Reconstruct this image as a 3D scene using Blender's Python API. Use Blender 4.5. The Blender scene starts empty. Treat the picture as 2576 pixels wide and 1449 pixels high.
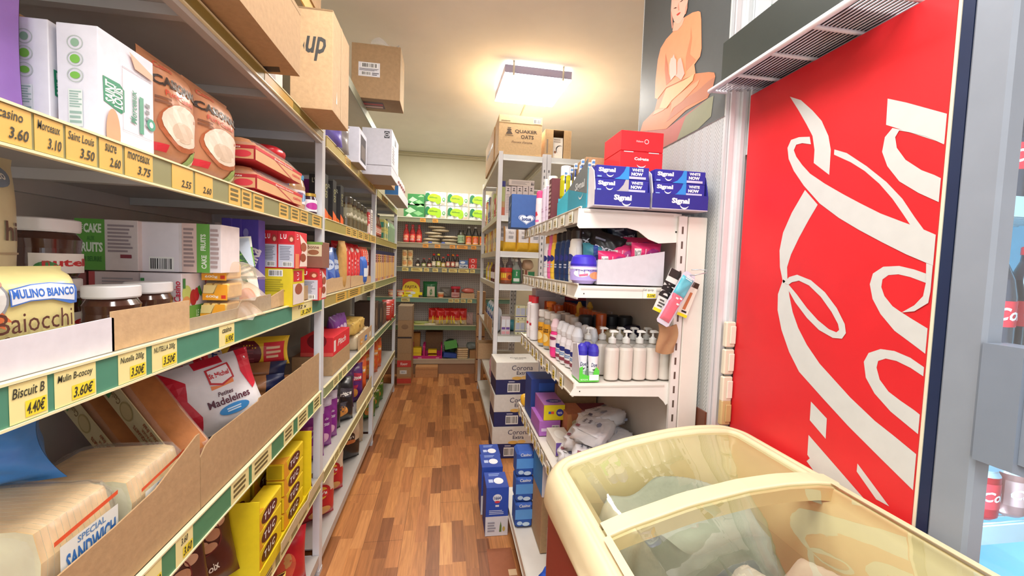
import bpy, bmesh, math, random
from mathutils import Vector, Matrix
PI = math.pi
rnd = random.Random(7)
SC = bpy.context.scene
COL = SC.collection

# ---------------------------------------------------------------- camera
W_PX, H_PX, F_PX, EYE = 2576.0, 1449.0, 1050.0, 1.5
def _basis(yaw, pitch, roll):
    yaw, pitch, roll = map(math.radians, (yaw, pitch, roll))
    fw = Vector((math.sin(yaw)*math.cos(pitch), math.cos(yaw)*math.cos(pitch), math.sin(pitch)))
    rt = fw.cross(Vector((0, 0, 1))).normalized(); up = rt.cross(fw)
    return rt*math.cos(roll)+up*math.sin(roll), -rt*math.sin(roll)+up*math.cos(roll), fw
RT, UP, FW = _basis(9.0086, -3.2140, 1.9344)
cam_data = bpy.data.cameras.new('camera'); cam_data.sensor_width = 36.0
cam_data.lens = F_PX/W_PX*36.0; cam_data.clip_start = 0.02; cam_data.clip_end = 60
cam = bpy.data.objects.new('camera', cam_data); COL.objects.link(cam)
m = Matrix((RT, UP, -FW)).transposed().to_4x4(); m.translation = (0, 0, EYE)
cam.matrix_world = m
SC.camera = cam

# ---------------------------------------------------------------- world, lights, exposure
SC.view_settings.view_transform = 'Standard'; SC.view_settings.look = 'None'
SC.view_settings.gamma = 1.0; SC.view_settings.use_curve_mapping = False
SC.view_settings.exposure = 0.20
wd = bpy.data.worlds.new('street_daylight'); SC.world = wd; wd.use_nodes = True
wd.node_tree.nodes['Background'].inputs[0].default_value = (0.86, 0.93, 1.0, 1)
wd.node_tree.nodes['Background'].inputs[1].default_value = 1.6
def area_light(name, loc, rot, sx, sy, power, colour):
    ld = bpy.data.lights.new(name, 'AREA'); ld.shape = 'RECTANGLE'; ld.size = sx; ld.size_y = sy
    ld.energy = power; ld.color = colour
    o = bpy.data.objects.new(name, ld); COL.objects.link(o); o.location = loc; o.rotation_euler = rot
    return o
area_light('ceiling_panel_light', (0.68, 3.6, 2.975), (0, 0, 0), 0.5, 0.54, 40, (1.0, 0.97, 0.92))
area_light('fill_light_near', (-0.1, 0.4, 3.0), (0, 0, 0), 0.9, 0.9, 40, (1.0, 0.97, 0.94))  # unseen overhead fill, added to light the near goods
area_light('fill_light_middle', (0.05, 1.45, 3.02), (0, 0, 0), 0.6, 0.6, 16, (1.0, 0.97, 0.94))  # added out of view to lift the dark left shelves, no fixture behind it
area_light('fill_light_entrance', (0.3, -1.6, 3.0), (0, 0, 0), 1.2, 0.6, 30, (1.0, 0.97, 0.93))  # unseen fill added behind the camera
area_light('shop_panel_light_side_room', (1.8, 3.6, 3.0), (0, 0, 0), 0.6, 0.6, 18, (1.0, 0.95, 0.88))
area_light('shop_window_daylight', (0.2, -2.4, 1.5), (PI/2, 0, PI), 3.0, 2.2, 105, (0.95, 0.97, 1.0))
area_light('fill_light_back', (-0.05, 5.2, 3.02), (0, 0, 0), 0.4, 0.4, 18, (1.0, 0.96, 0.88))  # added to brighten the far end, no lamp hangs there

# ---------------------------------------------------------------- a pixel of the photo turned into a point of a known plane
def P(px, py, X=None, Y=None, Z=None):
    d = (px-W_PX/2)*RT - (py-H_PX/2)*UP + F_PX*FW
    if X is not None: t = X/d.x
    elif Y is not None: t = Y/d.y
    else: t = (Z-EYE)/d.z
    return Vector((0, 0, EYE)) + t*d

# ---------------------------------------------------------------- materials
def s2l(h):
    h = h.lstrip('#')
    if len(h) == 3: h = ''.join(c*2 for c in h)
    out = []
    for i in (0, 2, 4):
        c = int(h[i:i+2], 16)/255
        out.append(c/12.92 if c <= .04045 else ((c+.055)/1.055)**2.4)
    return tuple(out)
_M = {}
KIND = {  # roughness, metallic, noise scale, value variation, bump strength, coat
    'card': (.62, 0, 40, .10, .03, 0), 'carton': (.75, 0, 60, .16, .10, 0), 'print': (.45, 0, 30, .06, 0, 0),
    'plastic': (.35, 0, 25, .06, 0, 0), 'film': (.36, 0, 22, .14, .22, .12), 'metal': (.38, .6, 12, .08, .02, 0),
    'paint': (.42, 0, 10, .09, .02, 0), 'wall': (.85, 0, 3, .08, .04, 0), 'bread': (.7, 0, 30, .3, .3, 0),
    'cloth': (.95, 0, 18, .2, .5, 0), 'liquid': (.15, 0, 10, .1, 0, .5), 'rubber': (.6, 0, 20, .1, 0, 0)}
def M(hexc, kind='print'):
    if not isinstance(hexc, str): return hexc
    if ':' in hexc: hexc, kind = hexc.split(':')
    key = (hexc, kind)
    if key in _M: return _M[key]
    rough, metal, sc, var, bump, coat = KIND[kind]
    mt = bpy.data.materials.new('%s_%s' % (kind, hexc.strip('#'))); mt.use_nodes = True
    nt = mt.node_tree; b = nt.nodes['Principled BSDF']; c = s2l(hexc)
    tc = nt.nodes.new('ShaderNodeTexCoord'); nz = nt.nodes.new('ShaderNodeTexNoise')
    nz.inputs['Scale'].default_value = sc; nz.inputs['Detail'].default_value = 3
    nt.links.new(tc.outputs['Object'], nz.inputs['Vector'])
    mx = nt.nodes.new('ShaderNodeMix'); mx.data_type = 'RGBA'
    mx.inputs[6].default_value = (*[v*(1-var) for v in c], 1); mx.inputs[7].default_value = (*[min(1, v*(1+var)+.002) for v in c], 1)
    nt.links.new(nz.outputs['Fac'], mx.inputs[0]); nt.links.new(mx.outputs[2], b.inputs['Base Color'])
    b.inputs['Roughness'].default_value = rough; b.inputs['Metallic'].default_value = metal
    if coat: b.inputs['Coat Weight'].default_value = coat; b.inputs['Coat Roughness'].default_value = .1
    if bump:
        bp = nt.nodes.new('ShaderNodeBump'); bp.inputs['Strength'].default_value = bump; bp.inputs['Distance'].default_value = .01
        nt.links.new(nz.outputs['Fac'], bp.inputs['Height']); nt.links.new(bp.outputs['Normal'], b.inputs['Normal'])
    _M[key] = mt
    return mt
def node_mat(name, build):
    if name in _M: return _M[name]
    mt = bpy.data.materials.new(name); mt.use_nodes = True; nt = mt.node_tree
    build(nt, nt.nodes['Principled BSDF'] if 'Principled BSDF' in nt.nodes else None, nt.nodes['Material Output'])
    _M[name] = mt
    return mt
def clear(tint='#ffffff', gloss=.10, rough=.03, dens=.0, body='#ffffff'):
    """thin clear sheet: light passes, a little is reflected, dens of it is the sheet's own colour"""
    def f(nt, b, out):
        nt.nodes.remove(b)
        t = nt.nodes.new('ShaderNodeBsdfTransparent'); t.inputs[0].default_value = (*s2l(tint), 1)
        g = nt.nodes.new('ShaderNodeBsdfGlossy'); g.inputs['Roughness'].default_value = rough
        fr = nt.nodes.new('ShaderNodeFresnel'); fr.inputs[0].default_value = 1.45
        ge = nt.nodes.new('ShaderNodeNewGeometry'); io = nt.nodes.new('ShaderNodeMix'); io.inputs[2].default_value = 1.45; io.inputs[3].default_value = 1/1.45
        nt.links.new(ge.outputs['Backfacing'], io.inputs[0]); nt.links.new(io.outputs[0], fr.inputs[0])
        ad = nt.nodes.new('ShaderNodeMath'); ad.operation = 'ADD'; ad.inputs[1].default_value = gloss-.10; ad.use_clamp = True; sc_ = nt.nodes.new('ShaderNodeMath'); sc_.operation = 'MULTIPLY'; sc_.inputs[1].default_value = .55 if rough >= .02 else 1.0
        nt.links.new(fr.outputs[0], ad.inputs[0])
        tc = nt.nodes.new('ShaderNodeTexCoord'); nz = nt.nodes.new('ShaderNodeTexNoise'); nz.inputs['Scale'].default_value = 14
        nt.links.new(tc.outputs['Object'], nz.inputs['Vector'])
        bp = nt.nodes.new('ShaderNodeBump'); bp.inputs['Strength'].default_value = .05 if rough < .05 else .5; bp.inputs['Distance'].default_value = .01
        nt.links.new(nz.outputs['Fac'], bp.inputs['Height']); nt.links.new(bp.outputs[0], g.inputs['Normal'])
        mx = nt.nodes.new('ShaderNodeMixShader'); nt.links.new(ad.outputs[0], sc_.inputs[0]); nt.links.new(sc_.outputs[0], mx.inputs[0])
        last = t
        if dens:
            d = nt.nodes.new('ShaderNodeBsdfDiffuse'); d.inputs[0].default_value = (*s2l(body), 1)
            m2 = nt.nodes.new('ShaderNodeMixShader'); m2.inputs[0].default_value = dens
            nt.links.new(t.outputs[0], m2.inputs[1]); nt.links.new(d.outputs[0], m2.inputs[2]); last = m2
        nt.links.new(last.outputs[0], mx.inputs[1]); nt.links.new(g.outputs[0], mx.inputs[2])
        nt.links.new(mx.outputs[0], out.inputs[0])
    return node_mat('clear_%s_%g_%g_%g_%s' % (tint, gloss, rough, dens, body), f)
def glow(hexc, strength):
    def f(nt, b, out):
        b.inputs['Base Color'].default_value = (*s2l(hexc), 1); b.inputs['Emission Color'].default_value = (*s2l(hexc), 1)
        b.inputs['Emission Strength'].default_value = strength
    return node_mat('glow_%s_%g' % (hexc, strength), f)

# ---------------------------------------------------------------- text
_T = {}
def text_mesh(s, bold=0.0, shear=0.0):
    key = (s, bold, shear)
    if key in _T: return _T[key]
    cu = bpy.data.curves.new('lettering', 'FONT'); cu.body = s; cu.size = 1; cu.resolution_u = 2
    cu.offset = bold; cu.shear = shear
    ob = bpy.data.objects.new('lettering', cu); me = ob.to_mesh()
    vs = [(v.co.x, v.co.y) for v in me.vertices]; fs = [tuple(p.vertices) for p in me.polygons]
    ob.to_mesh_clear(); bpy.data.objects.remove(ob); bpy.data.curves.remove(cu)
    if vs:
        x0 = min(v[0] for v in vs); x1 = max(v[0] for v in vs); y0 = min(v[1] for v in vs); y1 = max(v[1] for v in vs)
        vs = [((x-(x0+x1)/2)/(y1-y0), (y-(y0+y1)/2)/(y1-y0)) for x, y in vs]; wd_ = (x1-x0)/(y1-y0)
    else: wd_ = 1
    _T[key] = (vs, fs, wd_)
    return _T[key]

# ---------------------------------------------------------------- mesh builder
class B:
    def __init__(s): s.v = []; s.f = []; s.m = []; s.s = []; s.mats = []
    def mi(s, mat):
        mat = M(mat)
        if mat not in s.mats: s.mats.append(mat)
        return s.mats.index(mat)
    def add(s, vs, fs, mat, smooth=False, T=None):
        n = len(s.v); k = s.mi(mat)
        s.v += [tuple(T @ Vector(v)) for v in vs] if T else [tuple(v) for v in vs]
        for f in fs: s.f.append(tuple(n+i for i in f)); s.m.append(k); s.s.append(smooth)
        return s
    def box(s, x0, y0, z0, x1, y1, z1, mat, b=0.0, T=None, mats=None):
        """mats: dict of face letter (F -y, K +y, L -x, R +x, T +z, D -z) -> material"""
        mats = mats or {}
        X, Y, Z = (x0, x1), (y0, y1), (z0, z1)
        if not b:
            vs = [(X[i], Y[j], Z[k]) for i in (0, 1) for j in (0, 1) for k in (0, 1)]
            F = {'L': (0, 1, 3, 2), 'R': (4, 6, 7, 5), 'F': (0, 4, 5, 1), 'K': (2, 3, 7, 6), 'D': (0, 2, 6, 4), 'T': (1, 5, 7, 3)}
            for k, f in F.items(): s.add([vs[i] for i in f], [(0, 1, 2, 3)], mats.get(k, mat), T=T)
            return s
        sg = lambda i: 1-2*i
        V = {}; vs = []
        for i in (0, 1):
            for j in (0, 1):
                for k in (0, 1):
                    for ax in (0, 1, 2):
                        p = [X[i]+sg(i)*b, Y[j]+sg(j)*b, Z[k]+sg(k)*b]; p[ax] = (X[i], Y[j], Z[k])[ax]
                        V[(i, j, k, ax)] = len(vs); vs.append(tuple(p))
        def fc(ax, side):
            o = [(0, 0), (1, 0), (1, 1), (0, 1)]; r = []
            for a, c in o:
                ijk = [0, 0, 0]; ijk[ax] = side; ijk[(ax+1) % 3] = a; ijk[(ax+2) % 3] = c
                r.append(V[(*ijk, ax)])
            return tuple(r if side else r[::-1])
        for ax, side, nm in ((0, 0, 'L'), (0, 1, 'R'), (1, 0, 'F'), (1, 1, 'K'), (2, 0, 'D'), (2, 1, 'T')):
            f = fc(ax, side); s.add([vs[q] for q in f], [(0, 1, 2, 3)], mats.get(nm, mat), T=T)
        ed = []
        for ax in range(3):
            a1, a2 = (ax+1) % 3, (ax+2) % 3
            for p in (0, 1):
                for q in (0, 1):
                    k0 = [0, 0, 0]; k1 = [0, 0, 0]; k0[a1] = k1[a1] = p; k0[a2] = k1[a2] = q; k1[ax] = 1
                    ed.append((V[(*k0, a1)], V[(*k1, a1)], V[(*k1, a2)], V[(*k0, a2)]))
        for i in (0, 1):
            for j in (0, 1):
                for k in (0, 1): ed.append((V[(i, j, k, 0)], V[(i, j, k, 1)], V[(i, j, k, 2)]))
        c = Vector(((x0+x1)/2, (y0+y1)/2, (z0+z1)/2)); out = []
        for f in ed:
            a, bb, cc = (Vector(vs[f[0]]), Vector(vs[f[1]]), Vector(vs[f[2]]))
            if (bb-a).cross(cc-a).dot(a-c) < 0: f = f[::-1]
            out.append(f)
        s.add(vs, out, mat, T=T)
        return s
    def prism(s, pts, h0, h1, mat, axis='z', T=None, side=None):
        """pts in a plane, extruded from h0 to h1 along axis"""
        def q(a, b_, h): return {'z': (a, b_, h), 'y': (a, h, b_), 'x': (h, a, b_)}[axis]
        n = len(pts); vs = [q(a, b_, h0) for a, b_ in pts]+[q(a, b_, h1) for a, b_ in pts]
        s.add(vs, [tuple(range(n))[::-1], tuple(range(n, 2*n))], mat, T=T)
        s.add(vs, [(i, (i+1) % n, n+(i+1) % n, n+i) for i in range(n)], side or mat, T=T)
        return s
    def lathe(s, prof, mats, n=20, T=None, smooth=True, sx=1.0, sy=1.0, pw=2.0):
        """prof: (r,z) from bottom to top; mats: one material or one per segment; pw: roundness of the section"""
        def ring(r, z):
            o = []
            for i in range(n):
                a = 2*PI*i/n; c, d = math.cos(a), math.sin(a)
                o.append((math.copysign(abs(c)**(2/pw), c)*r*sx, math.copysign(abs(d)**(2/pw), d)*r*sy, z))
            return o
        if not isinstance(mats, list): mats = [mats]*(len(prof)-1)
        for k in range(len(prof)-1):
            vs = ring(*prof[k])+ring(*prof[k+1])
            s.add(vs, [(i, (i+1) % n, n+(i+1) % n, n+i) for i in range(n)], mats[k], smooth, T)
        s.add(ring(*prof[0]), [tuple(range(n))[::-1]], mats[0], False, T)
        s.add(ring(*prof[-1]), [tuple(range(n))], mats[-1], False, T)
        return s
    def tube(s, pts, r, mat, n=8, T=None):
        pts = [Vector(p) for p in pts]; rings = []
        for i, p in enumerate(pts):
            d = (pts[min(i+1, len(pts)-1)]-pts[max(i-1, 0)]).normalized()
            a = d.orthogonal().normalized() if i == 0 else (a - d*a.dot(d)).normalized()
            b_ = d.cross(a)
            rings.append([tuple(p+r*(a*math.cos(2*PI*j/n)+b_*math.sin(2*PI*j/n))) for j in range(n)])
        vs = [v for g in rings for v in g]; fs = []
        for i in range(len(pts)-1):
            for j in range(n): fs.append((i*n+j, i*n+(j+1) % n, (i+1)*n+(j+1) % n, (i+1)*n+j))
        fs += [tuple(range(n))[::-1], tuple(range((len(pts)-1)*n, len(pts)*n))]
        return s.add(vs, fs, mat, True, T)
    def grid(s, fn, nu, nv, mat, smooth=True, T=None, matfn=None):
        vs = [fn(i/nu, j/nv) for j in range(nv+1) for i in range(nu+1)]; n = len(s.v)
        s.v += [tuple(T @ Vector(v)) for v in vs] if T else [tuple(v) for v in vs]
        for j in range(nv):
            for i in range(nu):
                a = n+j*(nu+1)+i
                s.f.append((a, a+1, a+nu+2, a+nu+1)); s.s.append(smooth)
                s.m.append(s.mi(matfn((i+.5)/nu, (j+.5)/nv) if matfn else mat))
        return s
    # --- printing
    def art(s, specs, Wd, Hd, fm, step=None, lift=.0004):
        """specs in fractions of a face Wd x Hd; fm(u, v, off) -> point, u right, v up in metres"""
        lv = lift
        for sp in specs:
            k = sp[0]; lv += .00018
            def put(polys, col):
                if step: polys = chop(polys, step)
                for vs, fs in polys: s.add([fm(u, v, lv) for u, v in vs], fs, col)
            if k == 'r':
                _, a, b_, c, d, col = sp
                put([([(a*Wd, b_*Hd), (c*Wd, b_*Hd), (c*Wd, d*Hd), (a*Wd, d*Hd)], [(0, 1, 2, 3)])], col)
            elif k == 'e':
                _, cx, cy, rx, ry, col = sp; n = 20
                put([([(cx*Wd+rx*Wd*math.cos(2*PI*i/n), cy*Hd+ry*Hd*math.sin(2*PI*i/n)) for i in range(n)], [tuple(range(n))])], col)
            elif k == 'p':
                pts = [(x*Wd, y*Hd) for x, y in sp[1]]
                put([(pts, [tuple(range(len(pts)))])], sp[2])
            elif k == 'ring':
                _, cx, cy, r, t, col = sp; n = 24; R0 = r*Hd; R1 = (r-t)*Hd
                vs = [(cx*Wd+q*math.cos(2*PI*i/n), cy*Hd+q*math.sin(2*PI*i/n)) for q in (R0, R1) for i in range(n)]
                put([(vs, [(i, (i+1) % n, n+(i+1) % n, n+i) for i in range(n)])], col)
            elif k == 'arc':   # smile
                _, cx, cy, r, a0, a1, t, col = sp; n = 12; vs = []
                for q in (1, -1):
                    for i in range(n+1):
                        a = math.radians(a0+(a1-a0)*i/n); w = t*Hd*math.sin(PI*(i+.3)/(n+.6))*.5
                        vs.append((cx*Wd+(r*Hd+q*w)*math.cos(a), cy*Hd+(r*Hd+q*w)*math.sin(a)))
                put([(vs, [(i, i+1, n+2+i, n+1+i) for i in range(n)])], col)
            elif k == 't':
                _, tx, cx, cy, h, col = sp[:6]; o = sp[6] if len(sp) > 6 else {}
                vs, fs, w = text_mesh(tx, o.get('b', .02), o.get('sh', 0))
                if not vs: continue
                sc = h*Hd; sx = sc
                if 'w' in o: sx = o['w']*(Hd if o.get('rot') else Wd)/w
                a = math.radians(o.get('rot', 0)); ca, sa = math.cos(a), math.sin(a)
                put([([(cx*Wd+x*sx*ca-y*sc*sa, cy*Hd+x*sx*sa+y*sc*ca) for x, y in vs], fs)], col)
            elif k == 'l':     # rows of small print
                _, a, b_, c, d, n, col = sp; rr = random.Random(int(a*997+b_*131+n))
                for i in range(n):
                    y = d-(i+.5)*(d-b_)/n; hh = (d-b_)/n*.27; e = a+(c-a)*rr.uniform(.7, 1)
                    put([([(a*Wd, (y-hh)*Hd), (e*Wd, (y-hh)*Hd), (e*Wd, (y+hh)*Hd), (a*Wd, (y+hh)*Hd)], [(0, 1, 2, 3)])], col)
            elif k == 'bc':    # bar code
                _, a, b_, c, d = sp; put([([(a*Wd, b_*Hd), (c*Wd, b_*Hd), (c*Wd, d*Hd), (a*Wd, d*Hd)], [(0, 1, 2, 3)])], '#f4f2ee')
                lv += .0002; rr = random.Random(5); x = a+.06*(c-a)
                while x < c-.1*(c-a):
                    w = (c-a)*rr.choice((.02, .035, .05))
                    put([([(x*Wd, (b_+.12*(d-b_))*Hd), ((x+w)*Wd, (b_+.12*(d-b_))*Hd), ((x+w)*Wd, (d-.12*(d-b_))*Hd), (x*Wd, (d-.12*(d-b_))*Hd)], [(0, 1, 2, 3)])], '#222222')
                    x += w+(c-a)*rr.choice((.02, .03, .045))
        return s
    def face_art(s, face, box, specs, T=None):
        x0, y0, z0, x1, y1, z1 = box
        f = {'F': lambda u, v, o: (x0+u, y0-o, z0+v), 'K': lambda u, v, o: (x1-u, y1+o, z0+v),
             'R': lambda u, v, o: (x1+o, y0+u, z0+v), 'L': lambda u, v, o: (x0-o, y1-u, z0+v),
             'T': lambda u, v, o: (x0+u, y0+v, z1+o), 'D': lambda u, v, o: (x0+u, y1-v, z0-o)}[face]
        Wd = (x1-x0) if face in 'FKTD' else (y1-y0); Hd = (z1-z0) if face in 'FKRL' else (y1-y0)
        g = (lambda u, v, o: tuple(T @ Vector(f(u, v, o)))) if T else f
        return s.art(specs, Wd, Hd, g)
    def build(s, name, parent=None, loc=(0, 0, 0), rz=0, rot=None):
        me = bpy.data.meshes.new(name)
        me.from_pydata(s.v, [], s.f)
        for mt in s.mats: me.materials.append(mt)
        me.polygons.foreach_set('material_index', s.m); me.polygons.foreach_set('use_smooth', s.s); me.update()
        o = bpy.data.objects.new(name, me); COL.objects.link(o); o.parent = parent
        o.location = loc; o.rotation_euler = rot if rot else (0, 0, rz)
        return o

def chop(polys, step):
    out = []
    for vs, fs in polys:
        bm = bmesh.new(); bv = [bm.verts.new((u, v, 0)) for u, v in vs]
        for f in fs:
            try: bm.faces.new([bv[i] for i in f])
            except ValueError: pass
        for ax in (0, 1):
            lo = min(p[ax] for p in vs); hi = max(p[ax] for p in vs); k = math.ceil(lo/step+.001)
            while k*step < hi:
                co = [0, 0, 0]; co[ax] = k*step; no = [0, 0, 0]; no[ax] = 1
                bmesh.ops.bisect_plane(bm, geom=bm.verts[:]+bm.edges[:]+bm.faces[:], plane_co=co, plane_no=no, dist=1e-6); k += 1
        bm.verts.index_update()
        out.append(([(v.co.x, v.co.y) for v in bm.verts], [tuple(v.index for v in f.verts) for f in bm.faces])); bm.free()
    return out

# ---------------------------------------------------------------- things
def tag(o, label=None, cat=None, group=None, kind=None):
    if label: o['label'] = label
    if cat: o['category'] = cat
    if group: o['group'] = group
    if kind: o['kind'] = kind
    return o
def root(name, loc=(0, 0, 0), rz=0):
    o = bpy.data.objects.new(name, None); o.empty_display_size = .05; COL.objects.link(o)
    o.location = loc; o.rotation_euler = (0, 0, rz); return o
def copy_tree(o, parent=None):
    c = o.copy(); COL.objects.link(c); c.parent = parent
    for k in ('label', 'category', 'group'):
        if parent is None and k in c: del c[k]
    for ch in list(o.children): copy_tree(ch, c)
    return c
_I = {}
def inst(key, fn, label, cat, loc, rz=0, group=None, rx=0, ry=0, s=None, name=None):
    """first use builds the thing, every later use copies it and its parts"""
    if key not in _I: o = fn(); _I[key] = o
    else: o = copy_tree(_I[key])
    o.location = Vector(loc)+Vector((0, 0, .0012)); o.rotation_euler = (rx, ry, rz)
    if s: o.scale = s if hasattr(s, '__len__') else (s, s, s)
    else: o.scale = (1, 1, 1)
    if name: o.name = name
    if group is None and 'group' in o: del o['group']
    return tag(o, label, cat, group)
LEFT, RIGHT, CAM = PI/2, -PI/2, 0.0      # which way the front of a thing looks: aisle from the left, aisle from the right, the door
ORD = ['first', 'second', 'third', 'fourth', 'fifth', 'sixth', 'seventh', 'eighth', 'ninth', 'tenth', 'eleventh', 'twelfth']

# ---------------------------------------------------------------- generic packs
def carton(name, w, d, h, base, F=(), L=(), R=(), T=(), K=(), b=.0012, mats=None, parent=None):
    mb = B(); bx = (-w/2, -d/2, 0, w/2, d/2, h)
    mb.box(*bx, base, b=b, mats=mats)
    for k, sp in (('F', F), ('L', L), ('R', R), ('T', T), ('K', K)):
        if sp: mb.face_art(k, bx, sp)
    return mb.build(name, parent)
def bag_surface(w, h, d, seed=1, wr=.06, flat=.0, px=3.0, pz=4.0, lean=0):
    rr = random.Random(seed); waves = [(rr.uniform(3, 11), rr.uniform(3, 11), rr.uniform(0, 6.28), rr.uniform(.3, 1)) for _ in range(5)]
    def th(u, v):
        a = max(0, 1-abs(2*u-1)**px)**.55*max(0, 1-abs(2*v-1)**pz)**.6
        q = sum(am*math.sin(f*u*2+g*v*2+p) for f, g, p, am in waves)/5
        return d/2*a*(1+wr*2*q)
    return th
def bag(name, w, h, d, base, art=(), ends=None, crimp=.035, seed=1, wr=.06, back=1.0, nu=18, nv=22, zones=None, px=3.0, pz=4.0, parent=None, nip=.06):
    """filled pouch standing on its bottom seam, front to -Y; zones: matfn(u,v) for coloured film"""
    mb = B(); th = bag_surface(w, h, d, seed, wr, px=px, pz=pz)
    def ux(u, v): return (u-.5)*w*(1-nip*(1-abs(2*v-1)**2)*1.0)
    cr = crimp
    def vv(v): return v
    def fr(u, v):
        t = th(u, max(0, min(1, (v-cr)/(1-2*cr)))) if cr < v < 1-cr else 0.0
        return (ux(u, v), -t-.0004, v*h)
    def bk(u, v):
        t = th(u, max(0, min(1, (v-cr)/(1-2*cr)))) if cr < v < 1-cr else 0.0
        return (ux(1-u, v), t*back+.0004, v*h)
    mb.grid(fr, nu, nv, base, matfn=zones); mb.grid(bk, nu, nv, base, matfn=(lambda u, v: zones(1-u, v)) if zones else None)
    if art:
        def fm(u, v, o):
            a, b_ = min(1, max(0, u/w)), min(1, max(0, v/h)); x, y, z = fr(a, b_); return (x, y-o-.0012, z)
        mb.art(art, w, h, fm, step=min(w, h)/12)
    return mb.build(name, parent)
def wrap_fm(r, z0, lift=0.0, start=-PI/2):
    """print wrapped on a round body; u=0 is the middle of the front"""
    return lambda u, v, o: ((r+o+lift)*math.cos(start+u/r), (r+o+lift)*math.sin(start+u/r), z0+v)
def round_pack(name, body, bodymat, cap=None, capmat=None, label=None, n=18, sx=1, sy=1, pw=2.0, extra=None, capname='cap'):
    """body, cap: profiles; label: (r, z0, z1, colour, specs, halfangle)"""
    o = root(name)
    mb = B(); mb.lathe(body, bodymat, n, sx=sx, sy=sy, pw=pw); mb.build('body', o)
    if label:
        r, z0, z1, col, sp, ha = label; lb = B(); k = 14
        def fn(u, v):
            a = -PI/2+(u-.5)*2*ha; c, d_ = math.cos(a), math.sin(a)
            return (math.copysign(abs(c)**(2/pw), c)*(r+.0005)*sx, math.copysign(abs(d_)**(2/pw), d_)*(r+.0005)*sy, z0+v*(z1-z0))
        lb.grid(fn, k, 1, col)
        Wd = 2*ha*r; Hd = z1-z0
        def fm(u, v, off):
            a = -PI/2+(u-Wd/2)/r; c, d_ = math.cos(a), math.sin(a)
            return (math.copysign(abs(c)**(2/pw), c)*(r+.0005+off)*sx, math.copysign(abs(d_)**(2/pw), d_)*(r+.0005+off)*sy, z0+v)
        if sp: lb.art(sp, Wd, Hd, fm, step=r*.35)
        lb.build('label', o)
    if cap: cb = B(); cb.lathe(cap, capmat, n, sx=sx, sy=sy, pw=pw); cb.build(capname, o)
    if extra: extra(o)
    return o
def tray(name, w, d, hf, hb, base, t=.003, parent=None, F=(), L=(), R=(), inside=None, notch=None):
    """open card tray, low front, sides rising to the back"""
    mb = B(); ins = inside or base
    mb.box(-w/2, -d/2, 0, w/2, d/2, t, base)
    if notch:   # front lip with a lower middle
        a, b_, nh = notch
        pts = [(-w/2, 0), (w/2, 0), (w/2, hf), (b_*w-w/2, hf), (b_*w-w/2-.01, nh), (a*w-w/2+.01, nh), (a*w-w/2, hf), (-w/2, hf)]
        mb.prism(pts, -d/2, -d/2+t, base, 'y')
    else: mb.box(-w/2, -d/2, 0, w/2, -d/2+t, hf, base)
    mb.box(-w/2, d/2-t, 0, w/2, d/2, hb, base)
    for s in (-1, 1):
        x = s*(w/2-t/2); pts = [(-d/2+t, 0), (d/2-t, 0), (d/2-t, hb), (-d/2+t, hf)]
        mb.prism(pts, x-t/2, x+t/2, base, 'x')
    for k, sp, hh in (('F', F, hf), ('L', L, hf), ('R', R, hf)):
        if sp: mb.face_art(k, (-w/2, -d/2, 0, w/2, d/2, hh), sp)
    return mb.build(name, parent)
def strip(name, w, h, base, t=.003, jag=None, F=(), parent=None):
    """flat upright card strip, front to -Y; jag: list of (u, v) of its top edge"""
    mb = B(); pts = [(-w/2, 0), (w/2, 0)]+[(-w/2+u*w, v*h) for u, v in (jag or [(1, 1), (0, 1)])]
    mb.prism(pts, -t/2, t/2, base, 'y')
    if F: mb.face_art('F', (-w/2, -t/2, 0, w/2, t/2, h), F)
    return mb.build(name, parent)
def blob(name, w, d, h, mat, e=2.6, seed=1, wr=.05, nu=20, nv=14, parent=None, zones=None):
    """soft rounded lump on z=0"""
    rr = random.Random(seed); wv = [(rr.randint(1, 4), rr.uniform(1, 5), rr.uniform(0, 6)) for _ in range(5)]
    def fn(u, v):
        a = 2*PI*u; t = PI*v-PI/2; k = 1+wr*sum(math.sin(p*a+q*t+r) for p, q, r in wv)/2
        pw = lambda c: math.copysign(abs(c)**(2/e), c)
        return (w/2*pw(math.cos(t))*pw(math.cos(a))*k, d/2*pw(math.cos(t))*pw(math.sin(a))*k, h/2+h/2*pw(math.sin(t)))
    mb = B(); mb.grid(fn, nu, nv, mat, matfn=zones)
    return mb.build(name, parent)
def brick(name, w, d, h, mat, art=(), e=6, seed=1, wr=.02, parent=None, topart=(), nu=24, nv=12, zones=None):
    """rounded block (bread, wipes, wrapped pack), front print on -Y"""
    o = B(); rr = random.Random(seed); wv = [(rr.uniform(3, 9), rr.uniform(3, 9), rr.uniform(0, 6)) for _ in range(4)]
    def fn(u, v):
        a = 2*PI*u; t = PI*v-PI/2; k = 1+wr*sum(math.sin(p*u*6+q*v*6+r) for p, q, r in wv)/2
        pw = lambda c: math.copysign(abs(c)**(2/e), c)
        return (w/2*pw(math.cos(t))*pw(math.cos(a))*k, d/2*pw(math.cos(t))*pw(math.sin(a))*k, h/2+h/2*pw(math.sin(t))*k)
    def warp(p): return p
    o.grid(fn, nu, nv, mat, matfn=zones)
    if art: o.art(art, w*.94, h*.9, lambda u, v, q: (u-w*.47, -d/2*(1-abs((v-h*.45)/(h*.5))**e*.5)**(1)*1.0-q-.002-wr*d*.4, v+h*.05), step=w/8)
    if topart: o.art(topart, w*.9, d*.9, lambda u, v, q: (u-w*.45, v-d*.45, h*(1+wr*.4)+q+.001), step=w/6)
    return o.build(name, parent)
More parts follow.
